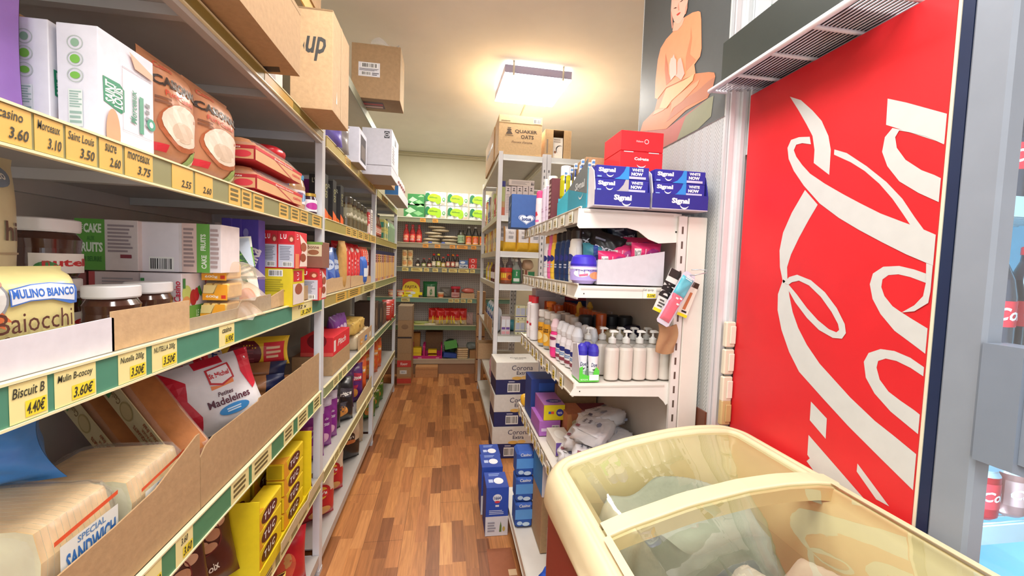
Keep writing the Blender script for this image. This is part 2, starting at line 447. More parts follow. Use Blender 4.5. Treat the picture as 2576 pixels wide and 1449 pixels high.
# ================================================================ the setting
CEIL = 3.08
def struct(name, mb, loc=(0, 0, 0), rz=0): return tag(mb.build(name, None, loc, rz), kind='structure')
def floor_mat(nt, b, out):
    tc = nt.nodes.new('ShaderNodeTexCoord')
    sep = nt.nodes.new('ShaderNodeSeparateXYZ'); nt.links.new(tc.outputs['Object'], sep.inputs[0])
    def math_(op, a, c=None):
        n = nt.nodes.new('ShaderNodeMath'); n.operation = op
        for i, v in enumerate((a, c)):
            if v is None: continue
            if isinstance(v, (int, float)): n.inputs[i].default_value = v
            else: nt.links.new(v, n.inputs[i])
        return n.outputs[0]
    col = math_('FLOOR', math_('DIVIDE', sep.outputs[0], .066))
    wn = nt.nodes.new('ShaderNodeTexWhiteNoise'); wn.noise_dimensions = '1D'; nt.links.new(col, wn.inputs['W'])
    row = math_('FLOOR', math_('ADD', math_('DIVIDE', sep.outputs[1], .34), math_('MULTIPLY', wn.outputs['Value'], 7.0)))
    cb = nt.nodes.new('ShaderNodeCombineXYZ'); nt.links.new(col, cb.inputs[0]); nt.links.new(row, cb.inputs[1])
    w2 = nt.nodes.new('ShaderNodeTexWhiteNoise'); w2.noise_dimensions = '2D'; nt.links.new(cb.outputs[0], w2.inputs['Vector'])
    rp = nt.nodes.new('ShaderNodeValToRGB'); e = rp.color_ramp.elements
    e[0].position = 0; e[0].color = (*s2l('#84502f'), 1); e[1].position = 1; e[1].color = (*s2l('#d4955c'), 1)
    for p, c in ((.2, '#9a623a'), (.4, '#b97a47'), (.62, '#c6864f'), (.85, '#ad6e42')):
        q = e.new(p); q.color = (*s2l(c), 1)
    nt.links.new(w2.outputs['Value'], rp.inputs[0])
    mp = nt.nodes.new('ShaderNodeMapping'); mp.inputs['Scale'].default_value = (60, 4, 1); nt.links.new(tc.outputs['Object'], mp.inputs[0])
    ad = nt.nodes.new('ShaderNodeVectorMath'); ad.operation = 'ADD'; nt.links.new(mp.outputs[0], ad.inputs[0])
    sc = nt.nodes.new('ShaderNodeVectorMath'); sc.operation = 'SCALE'; sc.inputs[3].default_value = 9; nt.links.new(w2.outputs['Color'], sc.inputs[0]); nt.links.new(sc.outputs[0], ad.inputs[1])
    nz = nt.nodes.new('ShaderNodeTexNoise'); nz.inputs['Scale'].default_value = 1; nz.inputs['Detail'].default_value = 5; nz.inputs['Distortion'].default_value = 1.2
    nt.links.new(ad.outputs[0], nz.inputs['Vector'])
    mx = nt.nodes.new('ShaderNodeMix'); mx.data_type = 'RGBA'; mx.blend_type = 'OVERLAY'; mx.inputs[0].default_value = .55
    nt.links.new(rp.outputs[0], mx.inputs[6])
    r2 = nt.nodes.new('ShaderNodeValToRGB'); r2.color_ramp.elements[0].position = .3; r2.color_ramp.elements[0].color = (.34, .33, .31, 1)
    r2.color_ramp.elements[1].position = .7; r2.color_ramp.elements[1].color = (.76, .76, .76, 1)
    nt.links.new(nz.outputs['Fac'], r2.inputs[0]); nt.links.new(r2.outputs[0], mx.inputs[7])
    # board joints, three strips to a board
    def seam(v, w): 
        f = math_('FRACT', v); return math_('LESS_THAN', math_('MINIMUM', f, math_('SUBTRACT', 1.0, f)), w)
    s1 = seam(math_('DIVIDE', sep.outputs[0], .198), .006)
    s2 = seam(math_('ADD', math_('DIVIDE', sep.outputs[1], 1.28), math_('MULTIPLY', math_('FLOOR', math_('DIVIDE', sep.outputs[0], .198)), .37)), .0012)
    sm = math_('MAXIMUM', s1, s2)
    dk = nt.nodes.new('ShaderNodeMix'); dk.data_type = 'RGBA'; nt.links.new(math_('MULTIPLY', sm, .6), dk.inputs[0])
    nt.links.new(mx.outputs[2], dk.inputs[6]); dk.inputs[7].default_value = (*s2l('#4a2815'), 1)
    nt.links.new(dk.outputs[2], b.inputs['Base Color']); b.inputs['Roughness'].default_value = .36
mb = B(); mb.box(-3.2, -2.6, -.06, 3.2, 6.4, 0, node_mat('laminate_floor', floor_mat)); struct('floor', mb)
WALLC = '#f0ebe0:wall'
mb = B(); mb.box(-3.2, -2.6, CEIL, 3.2, 6.4, CEIL+.08, WALLC); struct('ceiling', mb)
mb = B(); mb.box(-3.2, 6.3, 0, 3.2, 6.4, CEIL, '#e6e0c6:wall'); struct('wall_back', mb)
mb = B(); mb.box(-1.3, 6.285, CEIL-.03, 3.1, 6.3, CEIL-.004, '#cfc6a4:wall'); mb.box(-1.3, 6.29, CEIL-.065, 3.1, 6.3, CEIL-.05, '#c9c09e:wall'); struct('trim_1', mb)
mb = B(); mb.box(-1.16, -2.6, 0, -1.08, 6.3, CEIL, '#cfc9ba:wall'); struct('wall_left', mb)
mb = B(); mb.box(3.1, -2.6, 0, 3.2, 6.3, CEIL, WALLC); struct('wall_far_right', mb)
def herring(nt, b, out):
    tc = nt.nodes.new('ShaderNodeTexCoord'); sep = nt.nodes.new('ShaderNodeSeparateXYZ'); nt.links.new(tc.outputs['Object'], sep.inputs[0])
    def mt(op, a, c=None):
        n = nt.nodes.new('ShaderNodeMath'); n.operation = op
        for i, v in enumerate((a, c)):
            if v is None: continue
            if isinstance(v, (int, float)): n.inputs[i].default_value = v
            else: nt.links.new(v, n.inputs[i])
        return n.outputs[0]
    h = mt('ADD', sep.outputs[0], sep.outputs[1])
    zz = mt('PINGPONG', h, .025)
    f = mt('FRACT', mt('DIVIDE', mt('ADD', sep.outputs[2], mt('MULTIPLY', zz, 1.5)), .014))
    r = mt('LESS_THAN', f, .5)
    mx = nt.nodes.new('ShaderNodeMix'); mx.data_type = 'RGBA'; nt.links.new(r, mx.inputs[0])
    mx.inputs[6].default_value = (*s2l('#c9cccc'), 1); mx.inputs[7].default_value = (*s2l('#aeb3b4'), 1)
    nt.links.new(mx.outputs[2], b.inputs['Base Color']); b.inputs['Roughness'].default_value = .7
    bp = nt.nodes.new('ShaderNodeBump'); bp.inputs['Strength'].default_value = .4; bp.inputs['Distance'].default_value = .003
    nt.links.new(f, bp.inputs['Height']); nt.links.new(bp.outputs[0], b.inputs['Normal'])
HER = node_mat('herringbone_wallpaper', herring)
mb = B(); mb.box(.925, 1.335, 0, 1.02, 2.0, CEIL, HER); struct('wall_right', mb)
mb = B(); mb.box(1.0, 1.32, 0, 3.1, 1.40, CEIL, '#e3e6ea:wall'); struct('wall_alcove', mb)
# white conduits and planks on the end of the wall
mb = B()
for x0, x1, t, c in ((.925, .935, .012, '#c9ccce'), (.937, .952, .02, '#dcd6d8'), (.954, .972, .014, '#e8e4e6'), (.972, .985, .03, '#d6dadd'), (.986, .998, .024, '#e2e7e8')):
    mb.box(x0, 1.333-t, .3 if t < .03 else 1.32, x1, 1.333, CEIL, c+':paint')
struct('trim_2', mb)
mb = B(); rr = random.Random(3); x = 1.0
while x < 1.9:
    w = rr.choice((.05, .08, .03)); mb.box(x, 1.318-rr.choice((.006, .012, .02)), 1.9, x+w, 1.32, CEIL, rr.choice(('#e4e8ee', '#d9dee6', '#eef0f3'))+':paint'); x += w+.004
struct('trim_3', mb)
mb = B(); mb.box(.918, 1.326, 0, .925, 1.40, 1.0, '#6b3a26:paint'); mb.box(.9251, 1.326, 0, .955, 1.332, 1.0, '#6b3a26:paint'); struct('trim_4', mb)
mb = B(); mb.box(.93, 1.29, 0, .998, 1.33, .9, '#dfe3e6:paint'); struct('baseboard_right', mb)

# ceiling light
lp = root('ceiling_light', (0.675, 3.6, 0), .02)
mb = B(); w, d = .27, .29
for a in ((-w, -d, w, -d+.02), (-w, d-.02, w, d), (-w, -d+.02, -w+.02, d-.02), (w-.02, -d+.02, w, d-.02)): mb.box(a[0], a[1], 2.99, a[2], a[3], 3.05, '#b7b4d8:paint')
mb.build('frame', lp)
mb = B(); mb.box(-w+.0, -d+.0, 2.982, w, d, 2.9895, glow('#fff8e8', 7)); mb.build('diffuser', lp)
for x in (-.2, .2):
    for y in (-.29, .29):
        mb = B(); mb.tube([(x, y, CEIL), (x, y, 2.975)], .008, '#e8e2d0:plastic'); mb.build('clip', lp)
tag(lp, 'square white lit panel light hanging just under the ceiling', 'ceiling light')
mb = B(); mb.tube([(0.72, 3.9, CEIL-.006), (0.74, 4.6, CEIL-.006), (.76, 6.28, CEIL-.006)], .007, '#d9cfb0:plastic')
tag(mb.build('cable_cover'), 'thin cream cable run along the ceiling behind the lit panel', 'cable')
# ================================================================ shelving
XF = -.56          # front of the left racks
XB = -1.03
YP = [.585, 2.03, 3.45, 4.87]
ZS = [2.055, 1.68, 1.32, .885, .475, .10]     # shelf tops, left racks
GREEN, TAGC = '#6f8f76:print', '#e8dc86:print'
SHELFC = '#b9b4ae:paint'
def post(parent, x, y, h, dx=.03, dy=.045, col='#d7d8dc:paint', foot=True, slots=False):
    mb = B(); s = 1 if x > 0 else -1
    mb.box(x-dx/2, y-dy/2, .02, x+dx/2, y-dy/2+.004, h, col); mb.box(x-dx/2, y-dy/2+.004, .02, x-dx/2+.004, y+dy/2, h, col)
    mb.box(x+dx/2-.004, y-dy/2+.004, .02, x+dx/2, y+dy/2, h, col)
    k = .12
    while slots and k < h-.1:
        mb.box(x-.004, y-dy/2-.0006, k, x+.004, y-dy/2, k+.022, '#55585c:metal'); k += .05
    if foot: mb.box(x-dx/2-.002, y-dy/2-.002, 0, x+dx/2+.002, y+dy/2+.002, .0199, '#cfcfd2:plastic')
    mb.build('post', parent)
def price_rail(parent, y0, y1, z, h, tags, x=XF, sgn=1, base=GREEN, lip='#ece2b6:plastic'):
    """label strip along a shelf edge; tags: (y, width, colour, [lines])"""
    mb = B(); xs = sorted((x, x+sgn*.004)); mb.box(xs[0], y0, z-h, xs[1], y1, z, base)
    xs = sorted((x-sgn*.004, x+sgn*.007)); mb.box(xs[0], y0, z+.0002, xs[1], y1, z+.004, lip); mb.box(xs[0], y0, z-h-.004, xs[1], y1, z-h-.0002, lip)
    rail = mb.build('price_rail', parent)
    for t in tags:
        y, w, col, lines = t[:4]; tb = B(); xa = x+sgn*.0045
        bx = (min(xa, xa+sgn*.0006), y-w/2, z-h+.001, max(xa, xa+sgn*.0006), y+w/2, z-.001); tb.box(*bx, col)
        if lines:
            tb.face_art('R' if sgn > 0 else 'L', bx, lines)
        tb.build('price_tag', parent)
def scrib(top, price, hl=True):
    o = []
    if hl and price: o.append(('r', .38, .08, .96, .5, '#f0dc3c'))
    if top: o.append(('t', top, .48, .76, .26, '#3c3a30', {'sh': .2, 'b': .012, 'w': min(.85, .1*len(top))}))
    if price: o.append(('t', price, .66, .3, .32, '#3c3a30', {'sh': .25, 'b': .02, 'w': .5}))
    return o
def small(n=2): return [('l', .12, .15, .88, .9, 3, '#6e6238')]
def shelf(parent, z, y0, y1, x0=XB, x1=XF, t=.045, col=SHELFC, lipx=None):
    mb = B(); mb.box(x0, y0, z-.006, x1-.0005, y1, z, col); mb.box(x1-.022, y0, z-t, x1-.0005, y1, z-.0062, col)
    mb.box(x0, y0, z-t, x0+.02, y1, z-.0062, col)
    n = 3
    for i in range(1, n): yy = y0+(y1-y0)*i/n; mb.box(x0+.021, yy-.012, z-.03, x1-.023, yy+.012, z-.0063, col)
    return mb.build('shelf', parent)
def left_bay(i, zs, rails, label, extra=None, backs=True, pst=True, height=2.52):
    y0, y1 = YP[i]+.026, YP[i+1]-.026
    r = root('shelving_rack', (0, 0, 0))
    for k, z in enumerate(zs):
        sh = shelf(r, z, y0, y1)
        rl = rails[k]
        if rl: price_rail(sh, y0, y1, z+.002, rl[0], rl[1], base=rl[2] if len(rl) > 2 else GREEN)
    if backs:
        mb = B(); mb.box(XB-.008, y0, .05, XB-.0005, y1, zs[0]+.02, '#b7b0a6:paint'); mb.build('back_panel', r)
    for z in zs:     # end frame rails
        mb = B(); mb.box(XB+.03, y1+.002, z-.04, XF-.035, y1+.012, z-.004, '#c6c8cc:paint'); mb.build('end_rail', r)
    post(r, XF-.015, YP[i+1], height); post(r, XB+.015, YP[i+1], height)
    if i == 0: post(r, XF-.015, YP[0], height); post(r, XB+.015, YP[0], height)
    return tag(r, label, 'shelving rack', 'metal racks along the left wall')
YT = '#dfb45c:print'; YT2 = '#efe3a0:print'
def yL(px, py, z=None, X=XF): return P(px, py, X=X).y
def tg(px0, px1, py, col=YT, lines=None):
    a, b_ = yL(px0, py), yL(px1, py); return ((a+b_)/2, abs(b_-a)*.96, col, lines if lines is not None else small())
left_bay(0, ZS, [
    (.03, [tg(660, 735, 250, '#c9a050:print', [])], '#8b7a3a:print'),
    (.05, [tg(-40, 70, 330, YT, scrib('casino', '3.60', False)), tg(75, 150, 345, YT, scrib('Morceaux', '3.10', False)), tg(155, 235, 370, YT, scrib('Saint Louis', '3.50', False)),
           tg(240, 300, 395, YT, scrib('sucre', '2.60', False)), tg(305, 378, 420, YT, scrib('morceaux', '3.75', False)), tg(425, 480, 450, YT, scrib('', '2.55', False)), tg(484, 530, 465, YT, scrib('', '2.60', False)),
           tg(570, 600, 495), tg(603, 628, 500), tg(632, 660, 505), tg(698, 722, 525), tg(728, 750, 530), tg(752, 772, 535), tg(782, 806, 545)], '#8f8c62:print'),
    (.055, [tg(10, 112, 1020, YT2, scrib('Biscuit B', '4.40€')), tg(125, 235, 980, YT2, scrib('Mulin B-cocoy', '3.60€')), tg(288, 362, 925, YT2, scrib('Nutella 200g', '3.50€')),
            tg(374, 440, 900, YT2, scrib('NUTELLA 200g', '3.50€')), tg(545, 585, 845, YT2, scrib('casino', '6.90€')), tg(730, 783, 785, YT2, scrib('12 x', '3.20'))], '#4e8a72:print'),
    (.06, [tg(355, 400, 1380, YT2, scrib('', '3.10')), tg(434, 480, 1330, YT2, scrib('3.60', '3.60')), tg(575, 622, 1190, YT2), tg(628, 680, 1150, YT2), tg(710, 735, 1070, YT2), tg(745, 772, 1045, YT2), tg(785, 803, 1010, YT2)], '#4e8a62:print'),
    (.05, [tg(700, 730, 1330, YT2), tg(745, 775, 1270, YT2), tg(640, 690, 1400, YT2)], '#9a9560:print'),
    None], 'white metal shelving bay nearest the camera on the left, stocked with sugar, biscuits and bread')
left_bay(1, ZS, [
    (.045, [tg(866, 880, 418), tg(925, 940, 480)], '#bfa95e:print'),
    (.05, [tg(868, 882, 575), tg(884, 896, 580), tg(899, 912, 585), tg(914, 926, 590), tg(930, 944, 598)], '#a89a55:print'),
    (.05, [tg(842, 870, 740, '#d9ac48:print'), tg(873, 905, 730, '#d9ac48:print'), tg(909, 944, 720, '#cfc07a:print')], '#b09c58:print'),
    (.045, [tg(836, 850, 960, YT2), tg(858, 872, 930, YT2), tg(905, 920, 880, YT2)], '#8f9a6c:print'),
    (.05, [tg(838, 852, 1130, YT2), tg(920, 935, 985, YT2)], '#a59c6a:print'), None],
    'white metal shelving bay in the middle of the left side, with capsules, crisps and noodles')
left_bay(2, ZS[:5]+[ZS[5]], [(.045, [tg(962, 975, 470)], '#a8a070:print'), (.05, [], '#a89a55:print'), (.05, [], '#9aa06c:print'), (.045, [], '#7f9a74:print'), (.05, [], '#a59c6a:print'), None],
    'white metal shelving bay farthest down the left side of the aisle')
# upper storage shelf over the first two bays
r = root('overhead_shelf')
mb = B(); mb.box(XB, YP[0]+.03, 2.49, XF-.002, YP[1]-.03, 2.51, '#cfc3a6:paint'); mb.box(XB, YP[1]+.03, 2.49, XF-.002, YP[2]-.03, 2.51, '#cfc3a6:paint'); mb.build('board', r)
mb = B(); mb.box(XF-.0015, YP[0]+.03, 2.455, XF+.004, YP[1]-.03, 2.51, '#c9a866:print'); mb.box(XF-.0015, YP[1]+.03, 2.455, XF+.004, YP[2]-.03, 2.51, '#9fa38c:print'); mb.build('price_rail', r)
tag(r, 'high storage shelf with a tan edge strip above the two nearer left racks', 'shelf')

# ---- far shelving across the end of the aisle
FY = 5.6
FZ = [2.065, 1.735, 1.42, 1.02, .655, .20]
r = root('end_shelving')
def peg(nt, b, out):
    tc = nt.nodes.new('ShaderNodeTexCoord'); mp = nt.nodes.new('ShaderNodeMapping'); mp.inputs['Scale'].default_value = (38, 38, 38)
    nt.links.new(tc.outputs['Object'], mp.inputs[0])
    fr = nt.nodes.new('ShaderNodeVectorMath'); fr.operation = 'FRACTION'; nt.links.new(mp.outputs[0], fr.inputs[0])
    sb = nt.nodes.new('ShaderNodeVectorMath'); sb.operation = 'SUBTRACT'; sb.inputs[1].default_value = (.5, .5, .5); nt.links.new(fr.outputs[0], sb.inputs[0])
    ml = nt.nodes.new('ShaderNodeVectorMath'); ml.operation = 'MULTIPLY'; ml.inputs[1].default_value = (1, 0, 1); nt.links.new(sb.outputs[0], ml.inputs[0])
    ln = nt.nodes.new('ShaderNodeVectorMath'); ln.operation = 'LENGTH'; nt.links.new(ml.outputs[0], ln.inputs[0])
    lt = nt.nodes.new('ShaderNodeMath'); lt.operation = 'LESS_THAN'; lt.inputs[1].default_value = .2; nt.links.new(ln.outputs['Value'], lt.inputs[0])
    mx = nt.nodes.new('ShaderNodeMix'); mx.data_type = 'RGBA'; nt.links.new(lt.outputs[0], mx.inputs[0])
    mx.inputs[6].default_value = (*s2l('#c9bdb2'), 1); mx.inputs[7].default_value = (*s2l('#6d6660'), 1)
    nt.links.new(mx.outputs[2], b.inputs['Base Color']); b.inputs['Roughness'].default_value = .5
mb = B(); mb.box(-1.0, 6.02, .1, .95, 6.035, 2.06, node_mat('perforated_panel', peg)); mb.build('back_panel', r)
def fx(px, py): return P(px, py, Y=FY).x
def ftags(lst, z, h, parent, col):
    for a, b_ in lst:
        xa, xb = P(a, 600, Y=FY-.01).x, P(b_, 600, Y=FY-.01).x; tb = B(); bx = (xa, FY-.0105, z-h+.004, xb, FY-.0095, z-.004); tb.box(*bx, col); tb.face_art('F', bx, [('l', .1, .2, .9, .8, 2, '#8a6a30')]); tb.build('price_tag', parent)
FT = {0: ([(1056, 1070), (1087, 1101)], '#eda33a:print', '#8f8f72:print'), 1: ([(1064, 1078), (1094, 1108), (1132, 1145), (1150, 1177), (1186, 1199)], '#ef9f3c:print', '#9a8f78:print'),
      2: ([(1013, 1029), (1036, 1064), (1068, 1081), (1090, 1104), (1114, 1126), (1131, 1152), (1155, 1182), (1185, 1197)], '#ecd783:print', '#7c8270:print'),
      3: ([(1012, 1034), (1132, 1145), (1147, 1160), (1163, 1176), (1180, 1192)], '#e6d488:print', '#6f9480:print'), 4: ([(1039, 1046)], '#e6e070:print', '#6f8a60:print'), 5: ([], '#fff', '#b9a78e:print')}
for k, z in enumerate(FZ):
    mb = B(); mb.box(-1.0, FY, z-.012, .95, 6.015, z, '#c4b8a4:paint'); sh = mb.build('shelf', r)
    lst, tc_, bc = FT[k]; h = .055
    mb = B(); mb.box(-1.0, FY-.009, z-h, .95, FY-.0005, z+.001, bc); mb.box(-1.0, FY-.014, z+.0012, .95, FY-.0005, z+.01, '#f3efd8:plastic' if k == 0 else '#c6bd98:plastic'); mb.build('price_rail', sh)
    ftags(lst, z, h, sh, tc_)
mb = B(); mb.box(-1.0, FY+.02, 0, .95, FY+.035, .16, '#a07a5a:paint'); mb.build('kick_plate', r)
for x in (-.98, .93):
    mb = B(); mb.box(x-.02, 6.036, 0, x+.02, 6.08, 2.08, '#c9c4ba:paint'); mb.build('upright', r)
tag(r, 'perforated-back shop shelving across the far end of the aisle', 'shop shelving')

# ---- right metal rack (posts at y 3.45 and 4.95) and the two more behind it
RX0, RX1, RY0, RY1 = .40, .80, 3.45, 4.95
RZ = [2.40, 1.905, 1.61, 1.335, .90, .47, .1]
def right_rack(x0, x1, y0, y1, zs, label, name='shelving_rack'):
    r = root(name)
    for z in zs:
        mb = B(); mb.box(x0+.001, y0+.03, z-.006, x1-.001, y1-.03, z, '#cfcac0:paint'); mb.box(x0+.001, y0+.03, z-.045, x0+.016, y1-.03, z-.0062, '#d2cab4:paint'); mb.box(x1-.016, y0+.03, z-.045, x1-.001, y1-.03, z-.0062, '#d2cab4:paint'); mb.build('shelf', r)
        for y in (y0, y1):
            mb = B(); mb.box(x0+.036, y-.014, z-.048, x1-.036, y-.002, z-.002, '#dde0df:paint'); mb.box(x0+.036, y-.018, z-.050, x1-.036, y-.0021, z-.046, '#eef0ee:paint'); mb.build('end_rail', r)
    for x in (x0+.017, x1-.017):
        for y in (y0, y1): post(r, x, y, zs[0]+.02, .034, .04, '#dcdcdf:paint', slots=x > .6)
    return tag(r, label, 'shelving rack')
right_rack(RX0, RX1, RY0, RY1, RZ, 'white metal rack right of the aisle behind the beer cartons')
right_rack(RX1+.004, RX1+.44, RY0, RY1, [2.40, 1.9, 1.35, .9, .1], 'white metal rack back to back with the right aisle rack, partly hidden by the toothbrushes')
# ================================================================ fridge with the red side
FXX = .99
fr = root('drinks_fridge', (0, 0, 0))
WB = '#e9eef2:paint'
mb = B(); mb.box(FXX, .715, .02, FXX+.03, 1.29, 2.09, '#d9232b:paint')
mb.box(FXX+.0305, 1.262, .02, 1.64, 1.29, 2.09, '#d9e6ee:paint'); mb.box(1.6405, .715, .02, 1.67, 1.29, 2.09, '#e3242b:paint')
mb.box(FXX+.0305, .715, 2.05, 1.64, 1.2615, 2.09, '#d9dee2:paint'); mb.box(FXX+.0305, .715, .02, 1.64, 1.2615, .25, '#cfd4d8:paint')
mb.build('cabinet', fr)
mb = B(); mb.box(1.632, .72, .2505, 1.6395, 1.2610, 2.0495, '#a8dcf0:plastic'); mb.box(FXX+.0305, 1.2540, .2505, 1.6318, 1.2615, 2.0495, '#a8dcf0:plastic'); mb.build('lining', fr)
mb = B(); LG = '#cfd0ce:print'
def on_panel(pts, k=1):
    vs = []
    for px, py in pts:
        p = P(px, py, X=FXX-.0006*k); vs.append((p.x, max(.716, p.y), p.z))
    mb.add(vs, [tuple(range(len(vs)))[::-1]], LG)
def band(outer, inner, k=1):
    n = len(outer); vs = []
    for px, py in outer+inner:
        p = P(px, py, X=FXX-.0006*k); vs.append((p.x, max(.716, p.y), p.z))
    mb.add(vs, [(i, i+1, n+i+1, n+i) for i in range(n-1)], LG)
on_panel([(1987, 243), (2015, 252), (2044, 278), (2067, 304), (2084, 342), (2090, 377), (2086, 440), (2047, 410), (2049, 377), (2044, 342), (2029, 313), (2009, 278)])
band([(2037, 344), (2010, 345), (1990, 352), (1981, 372), (1984, 400), (1997, 430), (2022, 467), (2062, 512), (2110, 548), (2160, 578), (2220, 610), (2280, 640), (2332, 662), (2357, 668)],
     [(2040, 363), (2018, 360), (2003, 364), (1997, 378), (2003, 394), (2018, 415), (2038, 437), (2075, 462), (2120, 488), (2165, 512), (2215, 537), (2270, 558), (2325, 578), (2364, 590)], 2)
band([(2099, 376), (2130, 385), (2180, 418), (2230, 458), (2270, 500), (2300, 545), (2327, 582)], [(2098, 389), (2140, 408), (2175, 430), (2212, 462), (2245, 500), (2268, 533), (2290, 566)], 1)
band([(2233, 248), (2280, 258), (2396, 282)], [(2229, 314), (2280, 330), (2389, 358)], 1)
band([(2389, 358), (2330, 341), (2285, 330), (2245, 322), (2226, 345), (2219, 382), (2232, 418), (2262, 456), (2310, 485), (2373, 507)], [(2388, 360), (2330, 343), (2285, 332), (2262, 328), (2252, 345), (2256, 372), (2278, 402), (2318, 428), (2350, 440), (2380, 446)], 2)
band([(2025, 478), (1992, 535), (1970, 585), (1961, 630), (1962, 672), (1970, 712)], [(2057, 515), (2035, 552), (2010, 598), (1990, 640), (1980, 672), (1981, 708)])
band([(1972, 712), (1985, 697), (2005, 691), (2040, 705), (2075, 735), (2105, 775), (2125, 815), (2128, 838), (2118, 852), (2095, 850), (2060, 830), (2030, 800), (2000, 760), (1975, 715)],
     [(1984, 716), (1992, 710), (2010, 706), (2035, 718), (2065, 747), (2092, 785), (2108, 815), (2111, 830), (2104, 836), (2085, 828), (2057, 805), (2030, 775), (2004, 740), (1984, 716)], 2)
band([(1970, 703), (1957, 740), (1956, 780), (1966, 830), (1985, 885), (2010, 935), (2068, 1000), (2133, 1071), (2217, 1155), (2304, 1237)], [(1982, 712), (1986, 745), (1994, 785), (2008, 825), (2030, 868), (2062, 915), (2139, 1000), (2201, 1059), (2248, 1096), (2313, 1146)])
on_panel([(2040, 1010), (2080, 1053), (2077, 1104), (2037, 1057)])
on_panel([(2034, 1094), (2200, 1285), (2120, 1285), (2029, 1160), (2037, 1153), (2031, 1144)])
on_panel([(2157, 1166), (2237, 1274), (2204, 1256), (2155, 1186)])
band([(2340, 692), (2300, 678), (2262, 669), (2222, 671), (2196, 688), (2188, 715), (2195, 752), (2215, 790), (2250, 832), (2292, 863), (2343, 893)], [(2330, 712), (2290, 697), (2260, 690), (2235, 692), (2220, 703), (2217, 722), (2225, 745), (2245, 770), (2262, 782), (2290, 800), (2345, 828)], 1)
on_panel([(2330, 662), (2358, 668), (2352, 735), (2335, 762), (2300, 783), (2268, 786), (2300, 768), (2322, 745), (2329, 712)], 3)
band([(2330, 925), (2290, 900), (2250, 883), (2215, 878), (2185, 888), (2173, 910), (2178, 950), (2200, 990), (2240, 1035), (2280, 1068), (2317, 1095)], [(2328, 948), (2290, 925), (2255, 908), (2228, 902), (2209, 908), (2205, 925), (2213, 955), (2235, 985), (2265, 1008), (2300, 1032), (2323, 1046)])
mb.build('side_lettering', fr)
mb = B(); mb.box(FXX+.002, .7085, .24, FXX+.05, .7145, 2.12, '#e9e2c8:plastic'); mb.box(FXX+.004, .688, .24, FXX+.05, .7083, 2.12, '#10244a:rubber'); mb.build('gasket', fr)
GD = '#8d96a3:paint'
dr = B()
def door_bar(x0, x1, z0, z1): dr.box(x0, .622, z0, x1, .6875, z1, GD, b=.006)
door_bar(FXX, 1.034, .22, 2.15); door_bar(1.61, 1.67, .22, 2.15)
dr.box(1.0345, .622, 2.03, 1.6095, .6875, 2.15, GD, b=.006); dr.box(1.0345, .622, .22, 1.6095, .6875, .32, GD, b=.006)
door = dr.build('door', fr)
mb = B(); mb.box(1.035, .64, .321, 1.609, .646, 2.029, clear('#f2fbff', .10, .01)); mb.build('glass', door)
mb = B(); pts = [(.985, 1.165), (1.03, 1.150), (1.07, 1.165), (1.082, 1.20), (1.085, 1.33), (1.075, 1.37), (1.04, 1.385), (.985, 1.385)]
mb.prism(pts, .565, .6215, '#7f8a9a:paint', 'y'); mb.prism([(.995, 1.18), (1.03, 1.165), (1.055, 1.20), (1.055, 1.34), (1.03, 1.37), (.995, 1.37)], .553, .5648, '#8b95a4:paint', 'y'); mb.build('handle', door)
for z in (.93, 1.30, 1.66):
    mb = B()
    for i in range(24): y = .74+i*.0215; mb.tube([(FXX+.035, y, z), (1.635, y, z)], .0022, '#eef6fa:plastic', 5)
    mb.tube([(FXX+.035, .735, z), (1.635, .735, z)], .006, '#f4fafc:plastic', 6)
    mb.box(FXX+.035, .722, z-.02, 1.635, .727, z+.022, '#dfeff8:plastic'); mb.build('wire_shelf', fr)
mb = B(); mb.box(1.045, .70, .3, 1.052, .712, 2.0, glow('#bfe4ff', 5)); mb.build('lamp_strip', fr)
area_light('fridge_strip_light', (1.06, .72, 1.2), (0, -PI/2, 0), 1.5, .03, 13, (.5, .82, 1.0))
tag(fr, 'tall glass-door drinks fridge whose red side carries big rotated white script', 'fridge')
def can(c1, c2):
    def f():
        return round_pack('drink_can', [(.024, 0), (.032, .008), (.033, .014), (.033, .105), (.027, .115)], [c1+':metal']*3+['#c9d3dc:metal'], cap=[(.027, .1152), (.0275, .119), (.024, .118)], capmat='#cfd8df:metal', label=(.033, .03, .09, c2, [('t', 'Cola', .5, .5, .4, '#ffffff', {'sh': .3})], 1.2), n=16, capname='lid')
    return f
cn = 0
for i in range(3):
    for j, (c1, c2) in enumerate((('#c8242c', '#d83038'), ('#c8242c', '#d83038'), ('#c98d84', '#d8a098'), ('#c8242c', '#d83038'))):
        inst('can'+c1, can(c1, c2), '%s can behind the fridge glass, %s from the door, %s column' % (('bright red', 'bright red', 'pale pink', 'bright red')[j], ORD[i], ORD[j]), 'can',
             (1.20+j*.085+(i % 2)*.01, .79+i*.085, .933), CAM, 'cans in the fridge'); cn += 1
def cola_bottle():
    return round_pack('drink_bottle', [(.03, 0), (.036, .01), (.036, .16), (.03, .2), (.014, .245), (.013, .26)], '#3a2a30:liquid', cap=[(.0145, .2602), (.0145, .278), (.012, .28)], capmat='#d02028:plastic', label=(.036, .09, .15, '#d8232d', [('t', 'Cola', .5, .5, .5, '#ffffff', {'sh': .3})], 2.2), n=16)
for k, z in enumerate((1.303, 1.663)):
    for j in range(4):
        inst('colab', cola_bottle, 'dark cola bottle with red label, %s from the red side, on the %s fridge shelf' % (ORD[j], ('middle', 'upper')[k]), 'bottle', (1.20+j*.09, .80, z), CAM, 'bottles in the fridge')

